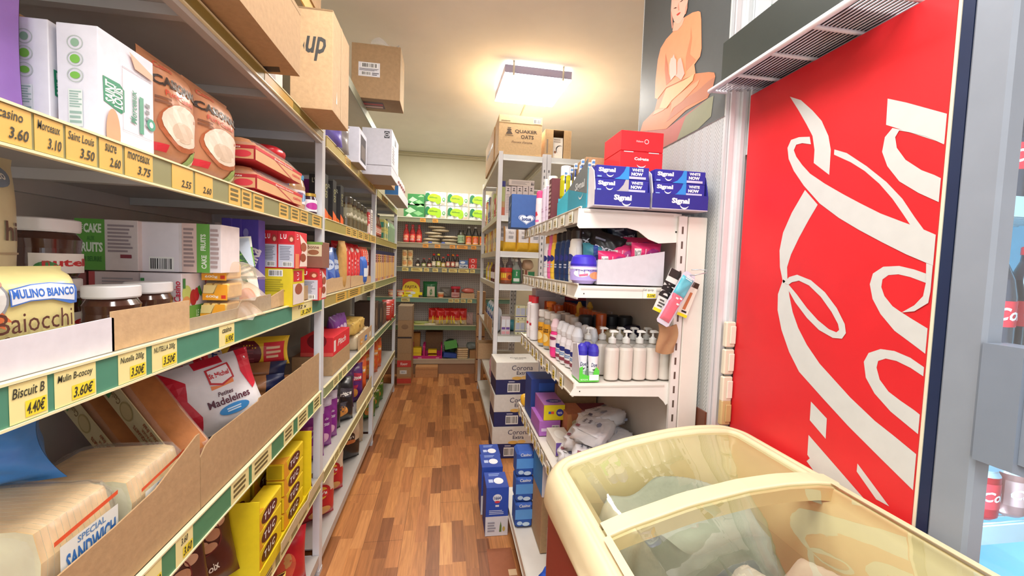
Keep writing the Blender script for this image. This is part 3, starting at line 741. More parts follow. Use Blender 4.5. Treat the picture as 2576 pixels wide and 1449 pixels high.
# ================================================================ black unit and white wire shelf on the fridge
bx_ = root('black_grille_unit')
mb = B(); mb.box(.872, .86, 2.1165, 1.40, 1.285, 2.245, '#2c332f:paint', b=.004); mb.build('housing', bx_)
tag(bx_, 'long black unit lying on the white wire shelf above the fridge', 'appliance')
mb = B(); zz = 2.108
for y in (.80, .935, 1.07, 1.205, 1.327): mb.tube([(.868, y, zz), (1.45, y, zz)], .0055, '#e9e6ee:plastic', 7)
for i in range(44): x = .876+i*.0115; mb.tube([(x, .80, zz+.005), (x, 1.327, zz+.005)], .0022, '#dcd7e2:plastic', 5)
mb.tube([(.866, .80, zz), (.866, 1.333, zz)], .0075, '#efecf2:plastic', 8)
mb.tube([(.87, .84, zz+.012), (.87, .80, zz+.035), (.93, .79, zz+.035), (1.03, .79, zz+.033), (1.12, .79, zz+.03)], .004, '#efecf2:plastic', 7)
mb.tube([(.88, .80, zz+.006), (.88, .79, zz+.018), (1.12, .785, zz+.018)], .004, '#efecf2:plastic', 7)
tag(mb.build('wire_shelf'), 'white wire grid shelf jutting out from the top of the red fridge', 'wire shelf')
mb = B(); mb.box(1.03, 1.30, 2.30, 1.12, 1.316, 2.40, '#2f9a58:plastic', b=.003); mb.face_art('F', (1.03, 1.30, 2.30, 1.12, 1.316, 2.40), [('p', [(.3, .3), (.6, .3), (.6, .15), (.85, .45), (.6, .75), (.6, .6), (.3, .6)], '#dff0e4')])
tag(mb.build('exit_sign'), 'small green sign on the white planks above the black unit', 'sign')
for k, z in enumerate((1.285, 1.19, 1.095, 1.012)):
    mb = B(); x0 = .951; h = .088; bx = (x0, 1.285, z-h/2, .988, 1.305, z+h/2)
    c = '#e2d9c4:plastic' if k < 3 else '#cdb27c:plastic'
    mb.box(*bx, c, b=.004); mb.box(x0+.014, 1.281, z-h*.36, .986, 1.2848, z+h*.34, '#e9e2d2:plastic' if k < 3 else '#c9ac74:plastic', b=.002)
    tag(mb.build('switch_box'), ('cream electrical box beside the red fridge, topmost of the column of four', 'cream electrical box beside the red fridge, second from the top of four', 'cream electrical box beside the red fridge, third from the top of four', 'tan electrical box beside the red fridge, lowest of the column of four')[k], 'switch box')

# ================================================================ poster
mb = B(); XP = .922; pz0, pz1, py0, py1 = 2.03, 2.92, 1.325, 1.985
mb.box(XP-.0, py0, pz0, XP+.0025, py1, pz1, '#e9e7e0:print', mats={'L': '#4a4f50:print'})
def pst(pts, col, k):
    vs = []
    for a, b_ in pts:
        p = P(1580+a/3.45, b_/3.45, X=XP-.0003*k); vs.append((p.x, min(py1-.002, max(py0+.002, p.y)), min(pz1-.002, max(pz0+.002, p.z))))
    mb.add(vs, [tuple(range(len(vs)))[::-1]], col)
pst([(105, 1140), (330, 1120), (700, 850), (742, 830), (720, 1010), (600, 1190), (310, 1350), (100, 1350)], '#a85a52', 1)
pst([(500, 1010), (700, 850), (742, 830), (720, 1010), (600, 1190), (420, 1290)], '#7d8064', 2)
pst([(255, 860), (330, 760), (420, 650), (590, 638), (700, 625), (748, 630), (757, 665), (735, 760), (690, 850), (500, 960), (330, 1120), (105, 1140), (130, 1060), (230, 960)], '#c8784e', 3)
pst([(330, 1060), (500, 930), (690, 840), (735, 760), (757, 665), (700, 700), (600, 790), (420, 900)], '#a9694c', 4)
pst([(380, 860), (520, 760), (620, 690), (600, 740), (470, 880), (390, 940), (370, 980)], '#d99068', 5)
pst([(230, 960), (300, 930), (375, 862), (380, 890), (300, 960), (215, 1000)], '#dd9a76', 5)
pst([(490, 150), (560, 108), (610, 96), (628, 105), (635, 170), (638, 420), (625, 490), (575, 560), (585, 640), (480, 690), (330, 760), (255, 860), (232, 850), (238, 700), (258, 520), (282, 420), (330, 340), (395, 270), (430, 240)], '#f0946a', 6)
pst([(325, 460), (345, 560), (350, 640), (375, 700), (330, 740), (318, 600)], '#c06a48', 7)
pst([(500, 500), (540, 330), (545, 230), (555, 330), (535, 470), (590, 520), (500, 620)], '#d27c55', 7)
pst([(330, 770), (480, 700), (575, 640), (560, 700), (470, 790), (380, 870), (330, 940), (270, 940)], '#f2a878', 8)
pst([(395, 195), (480, 155), (492, 150), (470, 215), (430, 265), (385, 272)], '#f2a990', 8)
pst([(378, 0), (371, 90), (386, 150), (400, 185), (425, 205), (450, 200), (470, 170), (495, 120), (512, 60), (520, 0)], '#eeb09c', 9)
pst([(371, 95), (378, 110), (386, 170), (388, 235), (380, 250), (373, 180)], '#d9917c', 10); pst([(498, 60), (516, 20), (514, 70), (500, 125), (492, 110)], '#d9917c', 10)
pst([(392, 75), (412, 62), (424, 66), (410, 74)], '#3a2420', 11); pst([(448, 18), (468, 0), (478, 0), (462, 14)], '#3a2420', 11)
pst([(430, 60), (438, 20), (444, 85), (434, 92)], '#d58f7a', 11); pst([(418, 128), (436, 112), (456, 104), (446, 122), (428, 136)], '#c0392f', 11)
pst([(360, 640), (358, 560), (372, 505), (384, 500), (398, 470), (404, 500), (418, 520), (420, 640), (402, 660), (370, 698)], '#ecb7ab', 12)
pst([(424, 640), (428, 540), (440, 510), (458, 500), (470, 540), (482, 600), (490, 640), (460, 695), (430, 670), (405, 655)], '#e8aa9c', 13)
tag(mb.build('poster'), 'tall dark poster of a seated orange-robed praying figure on the wall', 'poster')

# ================================================================ gondola
GZ = [1.70, 1.435, 1.09, .67, .15]; GX0, GX1, GY0, GY1 = .45, .83, 1.39, 2.43
g = root('gondola_shelving')
CR = '#e2dcd2:paint'
mb = B(); mb.box(GX1-.004, GY0, .1, GX1+.008, GY1, 1.695, '#d3cdc4:paint'); mb.box(GX1-.004, 1.60, 1.6951, GX1+.008, GY1, 1.88, '#d3cdc4:paint'); mb.build('back_panel', g)
mb = B(); mb.box(.842, 1.372, .02, .915, 1.40, 1.69, '#e6e0d6:paint', b=.003); mb.build('end_upright', g)
mb = B(); mb.box(.806, 1.374, .05, .838, 1.3848, 1.69, '#e3dfda:paint')
for i in range(30): z = .12+i*.052; mb.box(.818, 1.3735, z, .825, 1.3739, z+.026, '#6d675f:metal')
mb.build('slotted_upright', g)
mb = B(); mb.box(.806, GY1+.001, .05, .838, GY1+.015, 1.9, '#e3dfda:paint'); mb.build('slotted_upright', g)
plates = [[(.441, 1.700), (.800, 1.700), (.800, 1.62), (.832, 1.60), (.74, 1.592), (.70, 1.605), (.66, 1.632), (.62, 1.641), (.445, 1.632), (.438, 1.640)],
          [(.452, 1.436), (.80, 1.436), (.80, 1.396), (.446, 1.393), (.438, 1.397)],
          [(.460, 1.092), (.80, 1.092), (.822, 1.085), (.83, 1.03), (.82, 1.005), (.812, 1.02), (.80, 1.008), (.79, 1.022), (.77, 1.04), (.445, 1.048), (.437, 1.052)],
          [(.455, .672), (.80, .672), (.83, .62), (.80, .61), (.76, .63), (.445, .63)], [(.37, .155), (.82, .155), (.82, .02), (.37, .02)]]
for k, z in enumerate(GZ):
    x0 = GX0 if k < 4 else .375
    mb = B(); mb.box(x0+.004, GY0, z-.022, GX1-.006, GY1, z, CR)
    sh = mb.build('shelf', g)
    pl = plates[k] if k != 0 else [(.441, 1.700), (.800, 1.700), (.832, 1.690), (.832, 1.60), (.74, 1.592), (.70, 1.605), (.66, 1.632), (.62, 1.641), (.445, 1.632), (.438, 1.640)]
    mb = B(); mb.prism(pl, 1.3855, 1.3895, '#ebe6df:paint', 'y')
    if k == 0: mb.box(.80, 1.3848, 1.632, .806, 1.3853, 1.638, '#2a2622:metal')
    if k in (1, 2): mb.box(.47, 1.3848, pl[0][1]-.03, .474, 1.3853, pl[0][1]-.026, '#2a2622:metal')
    mb.box(.46, 1.3835, z-.012, .79, 1.3853, z-.006, '#d5cfc6:paint')
    mb.build('bracket', sh)
    mb = B(); h = .042
    mb.box(x0, GY0, z-h, x0+.0035, GY1, z+.004, '#d9d2c6:plastic'); mb.box(x0-.003, GY0, z+.0042, x0+.004, GY1, z+.008, '#ded7ca:plastic'); mb.box(x0-.004, GY0, z-h-.005, x0+.003, GY1, z-h-.0002, '#d8d0c2:plastic')
    mb.build('price_rail', sh)
    rr = random.Random(k+3); y = GY1-.06
    while y > GY0+.08 and k < 4:
        w = .05; tb = B(); bxx = (x0-.0075, y-w/2, z-h-.012*(k > 1), x0-.0045, y+w/2, z-.002); tb.box(*bxx, '#e9e4d6:plastic')
        tb.face_art('L', bxx, [('r', .35, .15, .9, .75, '#e6cf3a' if k > 1 else '#cfc08a'), ('l', .42, .25, .85, .65, 2, '#5c5436')]); tb.build('price_tag', sh); y -= rr.choice((.075, .09, .11))
tag(g, 'cream gondola shelving of toiletries on the right, end brackets facing the camera', 'shop shelving')
mb = B(); bxt = (.688, 1.3815, 1.396, .738, 1.383, 1.434); mb.box(*bxt, '#efebe2:print')
mb.face_art('F', bxt, [('t', 'Gel spray', .4, .78, .26, '#333333', {'sh': .2, 'b': .0}), ('r', .3, .08, .95, .45, '#f0d820'), ('t', '2,20€', .62, .26, .28, '#333333', {'sh': .3})])
tag(mb.build('price_sticker'), 'handwritten price sticker with a yellow patch on the second bracket', 'price sticker')

# ================================================================ ice cream chest freezer
PROF = [(.25, .83), (.30, .872), (.337, .893), (.38, .911), (.417, .924), (.56, .965), (.70, .991), (.80, 1.0), (.88, 1.0), (.96, .990), (1.0, .975), (1.05, .95)]
def prof(x):
    for (a, b_), (c, d) in zip(PROF, PROF[1:]):
        if x <= c: return b_+(d-b_)*(x-a)/(c-a)
    return PROF[-1][1]
fz = root('chest_freezer')
CM = '#e4d3ac:paint'
fx0, fx1, fy0, fy1 = .305, .978, .10, 1.235
def rrect(ins, rad, n=7, sub=14):
    x0, x1, y0, y1 = fx0+ins, fx1-ins, fy0+ins, fy1-ins; rad = max(.006, rad-ins*.6); pts = []
    cs = [(x1-rad, y1-rad, 0), (x0+rad, y1-rad, 90), (x0+rad, y0+rad, 180), (x1-rad, y0+rad, 270)]
    for i, (cx, cy, a0) in enumerate(cs):
        for j in range(n+1):
            a = math.radians(a0+90*j/n); pts.append((cx+rad*math.cos(a), cy+rad*math.sin(a)))
        nx, ny, na = cs[(i+1) % 4]; a = math.radians(na); q = (nx+rad*math.cos(a), ny+rad*math.sin(a)); p = pts[-1]
        for j in range(1, sub): pts.append((p[0]+(q[0]-p[0])*j/sub, p[1]+(q[1]-p[1])*j/sub))
    return pts
def ringset(layers, mat, name, parent, closed=False, smooth=True, inner_cap=False, outer_cap=False):
    vs = []; n = None
    for ins, zf, rad in layers:
        r_ = rrect(ins, rad); n = len(r_); vs += [(x, y, zf(x, y)) for x, y in r_]
    fs = []; L = len(layers)
    for k in range(L-1 if not closed else L):
        k2 = (k+1) % L
        for i in range(n): fs.append((k*n+i, k*n+(i+1) % n, k2*n+(i+1) % n, k2*n+i))
    q = B(); q.add(vs, fs, mat, smooth)
    if inner_cap: q.add(vs[(L-1)*n:], [tuple(range(n))], mat)
    if outer_cap: q.add(vs[:n], [tuple(range(n))[::-1]], mat)
    return q.build(name, parent)
low = lambda x, y: .79+.03*max(0, min(1, (1.14-y)/.36))
ringset([(.012, lambda x, y: .03, .07), (.012, lambda x, y: low(x, y)-.004, .07)], '#8f1f27:paint', 'body', fz, smooth=False)
ringset([(.0, low, .075), (-.003, lambda x, y: low(x, y)+.01, .075), (0, lambda x, y: prof(x)-.045+.02*(x > .5), .075), (.004, lambda x, y: prof(x+.004)-.02, .075), (.012, lambda x, y: prof(x)-.004, .075), (.024, lambda x, y: prof(x)+.002, .075),
         (.036, lambda x, y: prof(x)+.002, .07), (.040, lambda x, y: prof(x)-.003, .07), (.044, lambda x, y: prof(x)+.001, .07), (.058, lambda x, y: prof(x)+.001, .065), (.062, lambda x, y: prof(x)-.006, .06), (.064, lambda x, y: prof(x)-.03, .06),
         (.085, lambda x, y: prof(x)-.035, .06), (.088, lambda x, y: min(.80, prof(x)-.1), .06)], CM, 'rim', fz)
ringset([(.0882, lambda x, y: min(.80, prof(x)-.1), .07), (.09, lambda x, y: .45, .08), (.1, lambda x, y: .40, .08)], '#d9cba6:paint', 'liner', fz, inner_cap=True)
mb = B(); mb.box(.32, .16, 0, .40, .24, .0298, '#333333:rubber'); mb.box(.87, 1.10, 0, .95, 1.18, .0298, '#333333:rubber'); mb.box(.32, 1.10, 0, .40, 1.18, .0298, '#333333:rubber'); mb.box(.87, .16, 0, .95, .24, .0298, '#333333:rubber'); mb.build('foot', fz)
mb = B(); mb.face_art('L', (.3165, .3, .1, .4, 1.0, .8), [('e', .12, .62, .13, .2, '#d9a86a'), ('e', .12, .66, .08, .12, '#efc890'), ('p', [(.05, .5), (.2, .5), (.13, .1)], '#b5793f'), ('e', .36, .5, .1, .16, '#7a3b22')]); mb.build('side_print', fz)
GL = clear('#f0f4e6', .20, .012)
def sheetx(y0, y1, x0, x1, off, mat, name, parent, t=.004):
    q = B(); n = 18
    q.grid(lambda u, v: (x0+(x1-x0)*u, y0+(y1-y0)*v, prof(x0+(x1-x0)*u)+off), n, 2, mat)
    return q.build(name, parent)
sheetx(.845, 1.172, .368, .915, -.008, GL, 'glass_lid', fz)
lid = sheetx(.20, .85, .368, .915, .006, GL, 'glass_lid', fz)
def barx(y0, y1, x0, x1, o0, o1, mat, name, parent):
    q = B(); n = 22
    sec = [(y0, o0), (y0, o1-.003), (y0+.003, o1), (y1-.003, o1), (y1, o1-.003), (y1, o0)]
    q.grid(lambda u, v: (x0+(x1-x0)*u, sec[round(v*5)][0], prof(x0+(x1-x0)*u)+sec[round(v*5)][1]), n, 5, mat, smooth=False)
    return q.build(name, parent)
barx(.835, .883, .362, .942, -.012, .012, CM, 'lid_frame', lid)
barx(.828, .8348, .362, .93, -.03, .004, CM, 'lid_lip', lid)
for x0, x1 in ((.352, .3675), (.916, .936)):
    q = B(); q.grid(lambda u, v: (x0+(x1-x0)*u, .2+.635*v, prof(x0+(x1-x0)*u)+.011), 1, 1, CM, False); q.build('lid_frame', lid)
tag(fz, 'cream-rimmed dark red ice cream freezer with curved sliding glass lids', 'freezer')
# cloths and boxes inside
def heap(name, x0, x1, y0, y1, zb, zt, mat, seed, label, n=34):
    rr = random.Random(seed); wv = [(rr.uniform(4, 14), rr.uniform(4, 14), rr.uniform(0, 6), rr.uniform(.3, 1)) for _ in range(7)]
    def fn(u, v):
        e = min(1, 9*min(u, 1-u), 9*min(v, 1-v))**.4
        h = sum(a*math.sin(f*u+g_*v+p+1.2*math.sin(3*u+5*v)) for f, g_, p, a in wv)/4
        return (x0+(x1-x0)*u, y0+(y1-y0)*v, zb+.004+(zt-zb)*e*(.86+.14*h))
    q = B(); q.grid(fn, n, n, mat); q.add([(x0, y0, zb), (x1, y0, zb), (x1, y1, zb), (x0, y1, zb)], [(0, 3, 2, 1)], mat)
    return tag(q.build(name), label, 'blanket')
heap('cloth', .42, .86, .85, 1.125, .402, .92, '#b9bdb9:cloth', 4, 'crumpled pale grey cloth filling the far end of the freezer')
heap('cloth', .60, .86, .30, .84, .402, .90, '#c9bcb4:cloth', 9, 'crumpled pinkish white cloth under the near glass lid')
heap('cloth', .42, .595, .56, .84, .402, .76, '#7e7f7c:cloth', 12, 'dark grey folded cloth at the aisle side of the freezer')
for i, (x, y, rz_, w, d, c) in enumerate(((.50, .47, .2, .12, .09, '#bda27c'), (.52, .36, -.3, .10, .08, '#3c4a5e'), (.46, .28, .1, .09, .07, '#b99b73'))):
    o = carton('small_box', w, d, .28, c+':carton', T=[('r', .1, .42, .9, .58, '#e8dcc4')]); o.location = (x, y, .402); o.rotation_euler = (0, 0, rz_)
    tag(o, ('tan box standing in the freezer beside the dark grey cloth', 'dark blue box standing among tan boxes in the freezer', 'tan box nearest the camera in the freezer')[i], 'box')
# ================================================================ helpers that size a thing from its outline in the photo
def span_c(pxa, pxb, pyt, Y, z):
    a, b_ = P(pxa, pyt, Y=Y), P(pxb, pyt, Y=Y); m_ = P((pxa+pxb)/2, pyt, Y=Y)
    return (a.x+b_.x)/2, abs(b_.x-a.x), m_.z-z
def span_x(pxa, pxb, pyt, X, z):
    a, b_ = P(pxa, pyt, X=X), P(pxb, pyt, X=X); m_ = P((pxa+pxb)/2, pyt, X=X)
    return (a.y+b_.y)/2, abs(b_.y-a.y), m_.z-z
def box_c(name, label, cat, pxa, pxb, pyt, Y, z, d, base, group=None, h=None, dx=0, **kw):
    """carton whose front looks to the door, front face at Y"""
    x, w, hh = span_c(pxa, pxb, pyt, Y, z); h = h or hh
    o = carton(name, w, d, h, base, **kw); o.location = (x+dx, Y+d/2, z+.0005)
    return tag(o, label, cat, group)
def box_x(name, label, cat, pxa, pxb, pyt, X, z, d, base, group=None, h=None, side=-1, **kw):
    """carton whose front looks into the aisle, front face at X; side -1 left rack, +1 right rack"""
    y, w, hh = span_x(pxa, pxb, pyt, X, z); h = h or hh
    o = carton(name, w, d, h, base, **kw); o.location = (X+side*d/2, y, z+.0005); o.rotation_euler = (0, 0, LEFT if side < 0 else RIGHT)
    return tag(o, label, cat, group)
def put(o, label, cat, loc, rz=0, group=None, rot=None):
    o.location = Vector(loc)+Vector((0, 0, .0006)); o.rotation_euler = rot if rot else (0, 0, rz)
    return tag(o, label, cat, group)
KR = '#b08f68:carton'; KR2 = '#a78660:carton'; KL = '#c3a27a:carton'
FILM = clear('#ffffff', .10, .3, .08)
FILMT = clear('#fff6ea', .10, .3, .22, '#e8d8c8')

# ================================================================ left rack, first bay: boxes on top
z1 = ZS[0]
def open_box(name, w, d, h, base=KR, t=.004, hole=None, flap=0, F=(), R=(), L=(), D=()):
    mb = B(); mb.box(-w/2, -d/2, 0, w/2, d/2, t, base)
    mb.box(-w/2, -d/2, t, w/2, -d/2+t, h, base); mb.box(-w/2, d/2-t, t, w/2, d/2, h, base)
    mb.box(-w/2, -d/2+t, t, -w/2+t, d/2-t, h, base); mb.box(w/2-t, -d/2+t, t, w/2, d/2-t, h, base)
    bx = (-w/2, -d/2, 0, w/2, d/2, h)
    for k, sp in (('F', F), ('R', R), ('L', L), ('D', D)):
        if sp: mb.face_art(k, bx, sp)
    return mb.build(name)
HOLE = '#2c1a12:card'
o = open_box('cardboard_box', .82, .50, .20, D=[('p', [(.93, .92), (.975, .90), (.985, .80), (.96, .74), (.94, .80)], HOLE)], F=[('r', .0, .93, 1, 1, '#a98b66:carton')])
put(o, 'long open cardboard box overhanging the top shelf at the upper left', 'box', (-.72, 1.03, z1+.0125), LEFT)
o.rotation_euler = (0, 0, LEFT)
mb = B(); mb.box(-.19, .08, 0, .19, .085, .16, KR2); mb.box(-.19, -.085, 0, .19, -.08, .16, KR2); mb.box(-.19, -.0799, 0, -.185, .0799, .16, KR2); mb.box(.185, -.0799, 0, .19, .0799, .16, KR2); mb.box(-.1849, -.0799, 0, .1849, .0799, .004, KR2)
put(mb.build('cardboard_box'), 'cardboard tray on the high shelf above the box marked up', 'box', (-.74, 1.85, 2.511), 0)
o = box_c('cardboard_box', 'plain cardboard box with handwritten "up" in black on its end', 'box', 730, 838, 38, 1.70, z1+.003, .26, KL, h=.365,
    F=[('t', 'up', .60, .60, .24, '#3a3a38', {'sh': .25, 'b': .02, 'w': .48}), ('p', [(.30, .62), (.33, .66), (.33, .58)], '#3a3a38'), ('r', 0, .985, 1, 1, '#8f7351:carton')],
    R=[('r', .47, .0, .53, 1, '#c5a880:carton'), ('p', [(.2, .12), (.24, .25), (.26, .12)], '#e8e0c8')])
o = box_c('carton', 'small white carton on the top shelf between the two big cardboard boxes', 'box', 655, 735, 198, 1.62, z1+.003, .06, '#e6dedb:card', h=.13)
o.location.x = -.66
# ---- sugar shelf
z = ZS[1]
SL1 = [('ring', .45, .84, .062, .008, '#b9c4c0'), ('e', .45, .84, .10, .035, '#8fb79a'), ('ring', .45, .70, .062, .008, '#b9c4c0'), ('e', .45, .70, .12, .038, '#7cc04c'), ('ring', .45, .56, .062, .008, '#b9c4c0'), ('e', .45, .56, .12, .03, '#7cc04c'),
       ('r', .28, .12, .62, .44, '#dfe9e6'), ('l', .31, .28, .6, .43, 7, '#9ab8ae'), ('l', .31, .14, .6, .26, 3, '#9ab8ae')]
SLF = [('p', [(.06, .60), (.34, .60), (.42, .56), (.42, .36), (.36, .33), (.07, .38)], '#1f8a63'), ('t', 'SAINT', .17, .485, .11, '#f4f7f4', {'rot': 90, 'w': .19, 'b': .03}), ('t', 'LOUIS', .31, .465, .11, '#f4f7f4', {'rot': 90, 'w': .19, 'b': .03}),
       ('r', .38, .78, .95, .785, '#b9b3b8'), ('r', .38, .19, .387, .78, '#b9b3b8'), ('r', .38, .19, .95, .195, '#b9b3b8'), ('t', 'Morceaux', .58, .45, .08, '#4f8f74', {'rot': 90, 'w': .32, 'sh': .2}),
       ('r', .69, .22, .77, .58, '#5aa083'), ('l', .81, .3, .9, .56, 4, '#8a8f90'), ('e', .92, .35, .09, .06, '#3f9a7e'), ('e', .92, .35, .04, .03, '#e4e2e6'), ('e', .2, .12, .12, .22, '#d9a07a'), ('p', [(.5, .95), (.96, .86), (.96, .8), (.6, .82)], '#e8a98a'), ('t', '1kg', .93, .04, .03, '#333', {'rot': 90})]
def sugar(): return carton('sugar_box', .132, .060, .188, '#e6e6f0:card', F=SLF, L=[(s[0], *s[1:]) for s in SL1])
y_, w_, h_ = span_x(245, 385, 115, -.578, z)
inst('sugar', sugar, 'white sugar cube box with green badge, its printed front fully showing', 'sugar box', (-.578-.030, y_, z+.0005), LEFT, 'white sugar boxes')
inst('sugar', sugar, 'white sugar box between the purple pack and the green-badged one', 'sugar box', (-.645-.030, y_-.005, z+.0005), LEFT, 'white sugar boxes')
o = bag('biscuit_pack', .17, .25, .07, '#9a74c4:film', art=[('t', 'Petits', .55, .62, .17, '#e6d4f2', {'rot': 90, 'sh': .2, 'w': .42}), ('t', 'Casino', .86, .78, .07, '#dcc8ee', {'rot': 90, 'w': .3}), ('e', .2, .12, .35, .2, '#e8d8e0'), ('e', .25, .12, .15, .1, '#c9b89a')], seed=4, wr=.04)
put(o, 'purple biscuit pack at the far left end of the sugar shelf', 'biscuit pack', (-.745, .765, z), .25)
o = bag('sugar_bag', .30, .262, .06, '#c8a27c:card', art=[('t', 'MORCEAUX', .62, .90, .07, '#5a3a26', {'w': .5}), ('t', 'Casino', .30, .97, .04, '#c8553a', {'w': .2, 'sh': .2}), ('e', .2, .86, .05, .05, '#8f7458'), ('l', .4, .8, .8, .85, 2, '#c8553a')], seed=6, wr=.03)
put(o, 'brown paper sugar bag standing behind the white sugar boxes', 'sugar bag', (-.81, .93, z), LEFT)
CA = [('t', 'Casino', .22, .88, .055, '#cf5a3c', {'sh': .25, 'w': .3}), ('t', 'CASSONADE', .5, .75, .085, '#3b2a20', {'w': .95, 'b': .04}), ('t', 'Pure Canne', .45, .66, .05, '#cf4a2c', {'w': .6}), ('e', .52, .40, .46, .21, '#b5643c'), ('e', .52, .42, .42, .185, '#e9d8c4'), ('e', .5, .36, .25, .09, '#d8bfa6'),
      ('r', .02, .14, .22, .21, '#d8303c'), ('p', [(.62, .08), (.8, .04), (.98, .2), (.9, .26), (.72, .2)], '#9cb868'), ('p', [(.70, .05), (.78, .03), (.96, .19), (.93, .22)], '#dbe4b0'), ('l', .05, .55, .3, .62, 2, '#8a5a40')]
def cass(): return bag('sugar_bag', .17, .235, .085, '#c98a62:film', art=CA, seed=11, wr=.05, px=4)
for k, (a, b_, t, lb) in enumerate(((383, 492, 165, 'brown cane sugar bag next to the white green-badged sugar box'), (492, 597, 240, 'brown cane sugar bag beside the red sponge finger trays'))):
    y_, w_, h_ = span_x(a, b_, t, -.60, z)
    inst('cass', cass, lb, 'sugar bag', (-.635, y_+.01, z), LEFT, 'cane sugar bags', s=(max(w_, .15)/.165, 1, h_/.235*1.05))
mb = None
def sponge():
    r = root('sponge_finger_tray'); w, d, h = .40, .20, .075
    mb = B(); bx = (-w/2, -d/2, 0, w/2, d/2, h*.55)
    mb.prism([(-w/2+.012, 0), (w/2-.012, 0), (w/2, h*.55), (-w/2, h*.55)], -d/2, d/2, '#c8323c:card', 'y')
    mb.face_art('F', bx, [('r', 0, .78, 1, 1, '#d02a34'), ('t', 'Boudoirs fondants', .55, .88, .14, '#f4e8dc', {'w': .4}), ('r', 0, 0, .98, .75, '#d8a878'), ('p', [(.35, .75), (.4, .75), (.75, 0), (.7, 0)], '#b02830'), ('t', 'casino', .84, .45, .28, '#d8303c', {'w': .2})])
    mb.face_art('L', bx, [('r', .02, .04, .98, .75, '#d6a074'), ('p', [(.0, .75), (.1, .75), (.5, 0), (.35, 0)], '#b02830'), ('t', 'Boudoirs fondants', .5, .87, .14, '#f4e8dc', {'w': .6}), ('e', .82, .4, .13, .25, '#d8404c')])
    mb.face_art('R', bx, [('r', .02, .04, .98, .75, '#d6a074')]); mb.build('tray', r)
    mb = B(); rr = random.Random(2)
    for i in range(11):
        x = -w/2+.03+i*.034; n = 8
        mb.grid(lambda u, v: (x+.019*math.cos(PI*u)*-1, -d/2+.006+(d-.012)*v, h*.55+.001+.028*math.sin(PI*u)*(1-abs(2*v-1)**6)), 6, 8, '#cf8f62:bread')
    mb.build('biscuits', r)
    mb = B(); mb.grid(lambda u, v: ((u-.5)*w*1.01, (v-.5)*d*1.01, h*.55+.001+(h*.48)*(1-abs(2*u-1)**6)*(1-abs(2*v-1)**5)), 16, 10, FILM); mb.build('wrapping', r)
    return r
for k, (a, b_, t) in enumerate(((600, 740, 425), (597, 735, 350))):
    inst('sponge', sponge, 'red tray of sponge finger biscuits, %s of the stack of two' % ('lower', 'upper')[k], 'biscuit tray', (-.665, 1.565-.01*k, z+.02+.082*k), LEFT, 'sponge finger trays')
mb = B(); mb.box(-.765, 1.37, z+.0005, -.575, 1.76, z+.019, '#b9302f:card', b=.003); tag(mb.build('flat_box'), 'flat red carton lying under the stack of sponge finger trays', 'box')
put(blob('red_bag', .16, .12, .05, '#d2202e:film', e=3, seed=3), 'small red bag lying on top of the sponge finger trays', 'bag', (-.70, 1.72, z+.183), 0)
def bottle_y(): return round_pack('juice_bottle', [(.03, 0), (.034, .01), (.034, .13), (.03, .16), (.014, .19)], '#f2c418:plastic', cap=[(.016, .1902), (.016, .212), (.013, .215)], capmat='#e8d820:plastic', label=(.034, .03, .13, '#f2cf30', [('t', 'Milk', .5, .8, .2, '#2c5aa8', {'b': .03}), ('t', 'sucre', .5, .45, .2, '#d8502c', {'rot': 90, 'w': .5})], 1.3), n=16)
inst('boty', bottle_y, 'yellow squeeze bottle standing between the red trays and the blue-lidded jar', 'bottle', (-.66, 1.80, z), 1.0)
def jar_blue(): return round_pack('sauce_jar', [(.04, 0), (.046, .01), (.047, .11), (.038, .14)], ['#c6a078:liquid']*3, cap=[(.041, .1402), (.042, .158), (.039, .16)], capmat='#4f9fd0:plastic', label=(.047, .04, .095, '#f0eef4', [('e', .5, .5, .3, .35, '#6f9fd0'), ('t', 'Milch', .5, .75, .2, '#c23040')], 1.5), n=20, capname='lid')
inst('jarb', jar_blue, 'jar of pale sauce with a light blue lid on the sugar shelf', 'jar', (-.64, 1.88, z), .9)
def rico(): return round_pack('coffee_tin', [(.05, 0), (.052, .006), (.052, .20), (.05, .205)], ['#7a5a3a:metal', '#d8b48c:metal', '#c8c050:metal'], label=(.052, .01, .198, '#cfa87c', [('r', 0, .84, 1, 1, '#d8c84c'), ('t', 'Ricoré', .5, .72, .12, '#4a2a1a', {'b': .04, 'w': .6}), ('e', .5, .45, .22, .09, '#e8d4bc'), ('e', .5, .28, .2, .08, '#a8784c'), ('l', .3, .56, .7, .62, 2, '#5a3a2a')], 1.9), n=22)
inst('rico', rico, 'tall coffee tin with cream and brown label beside the rack post', 'tin', (-.76, 2.07, z), .95)
def jam(): return round_pack('small_jar', [(.026, 0), (.03, .01), (.03, .07), (.024, .085)], '#3a2438:liquid', cap=[(.026, .0852), (.026, .098)], capmat='#caa848:metal', label=(.03, .02, .07, '#efe8ee', [('e', .5, .45, .3, .3, '#c0369a')], 1.6), n=16, capname='lid')
inst('jam', jam, 'small dark jar with a purple dot label in front of the coffee tin', 'jar', (-.60, 1.965, z), .8)

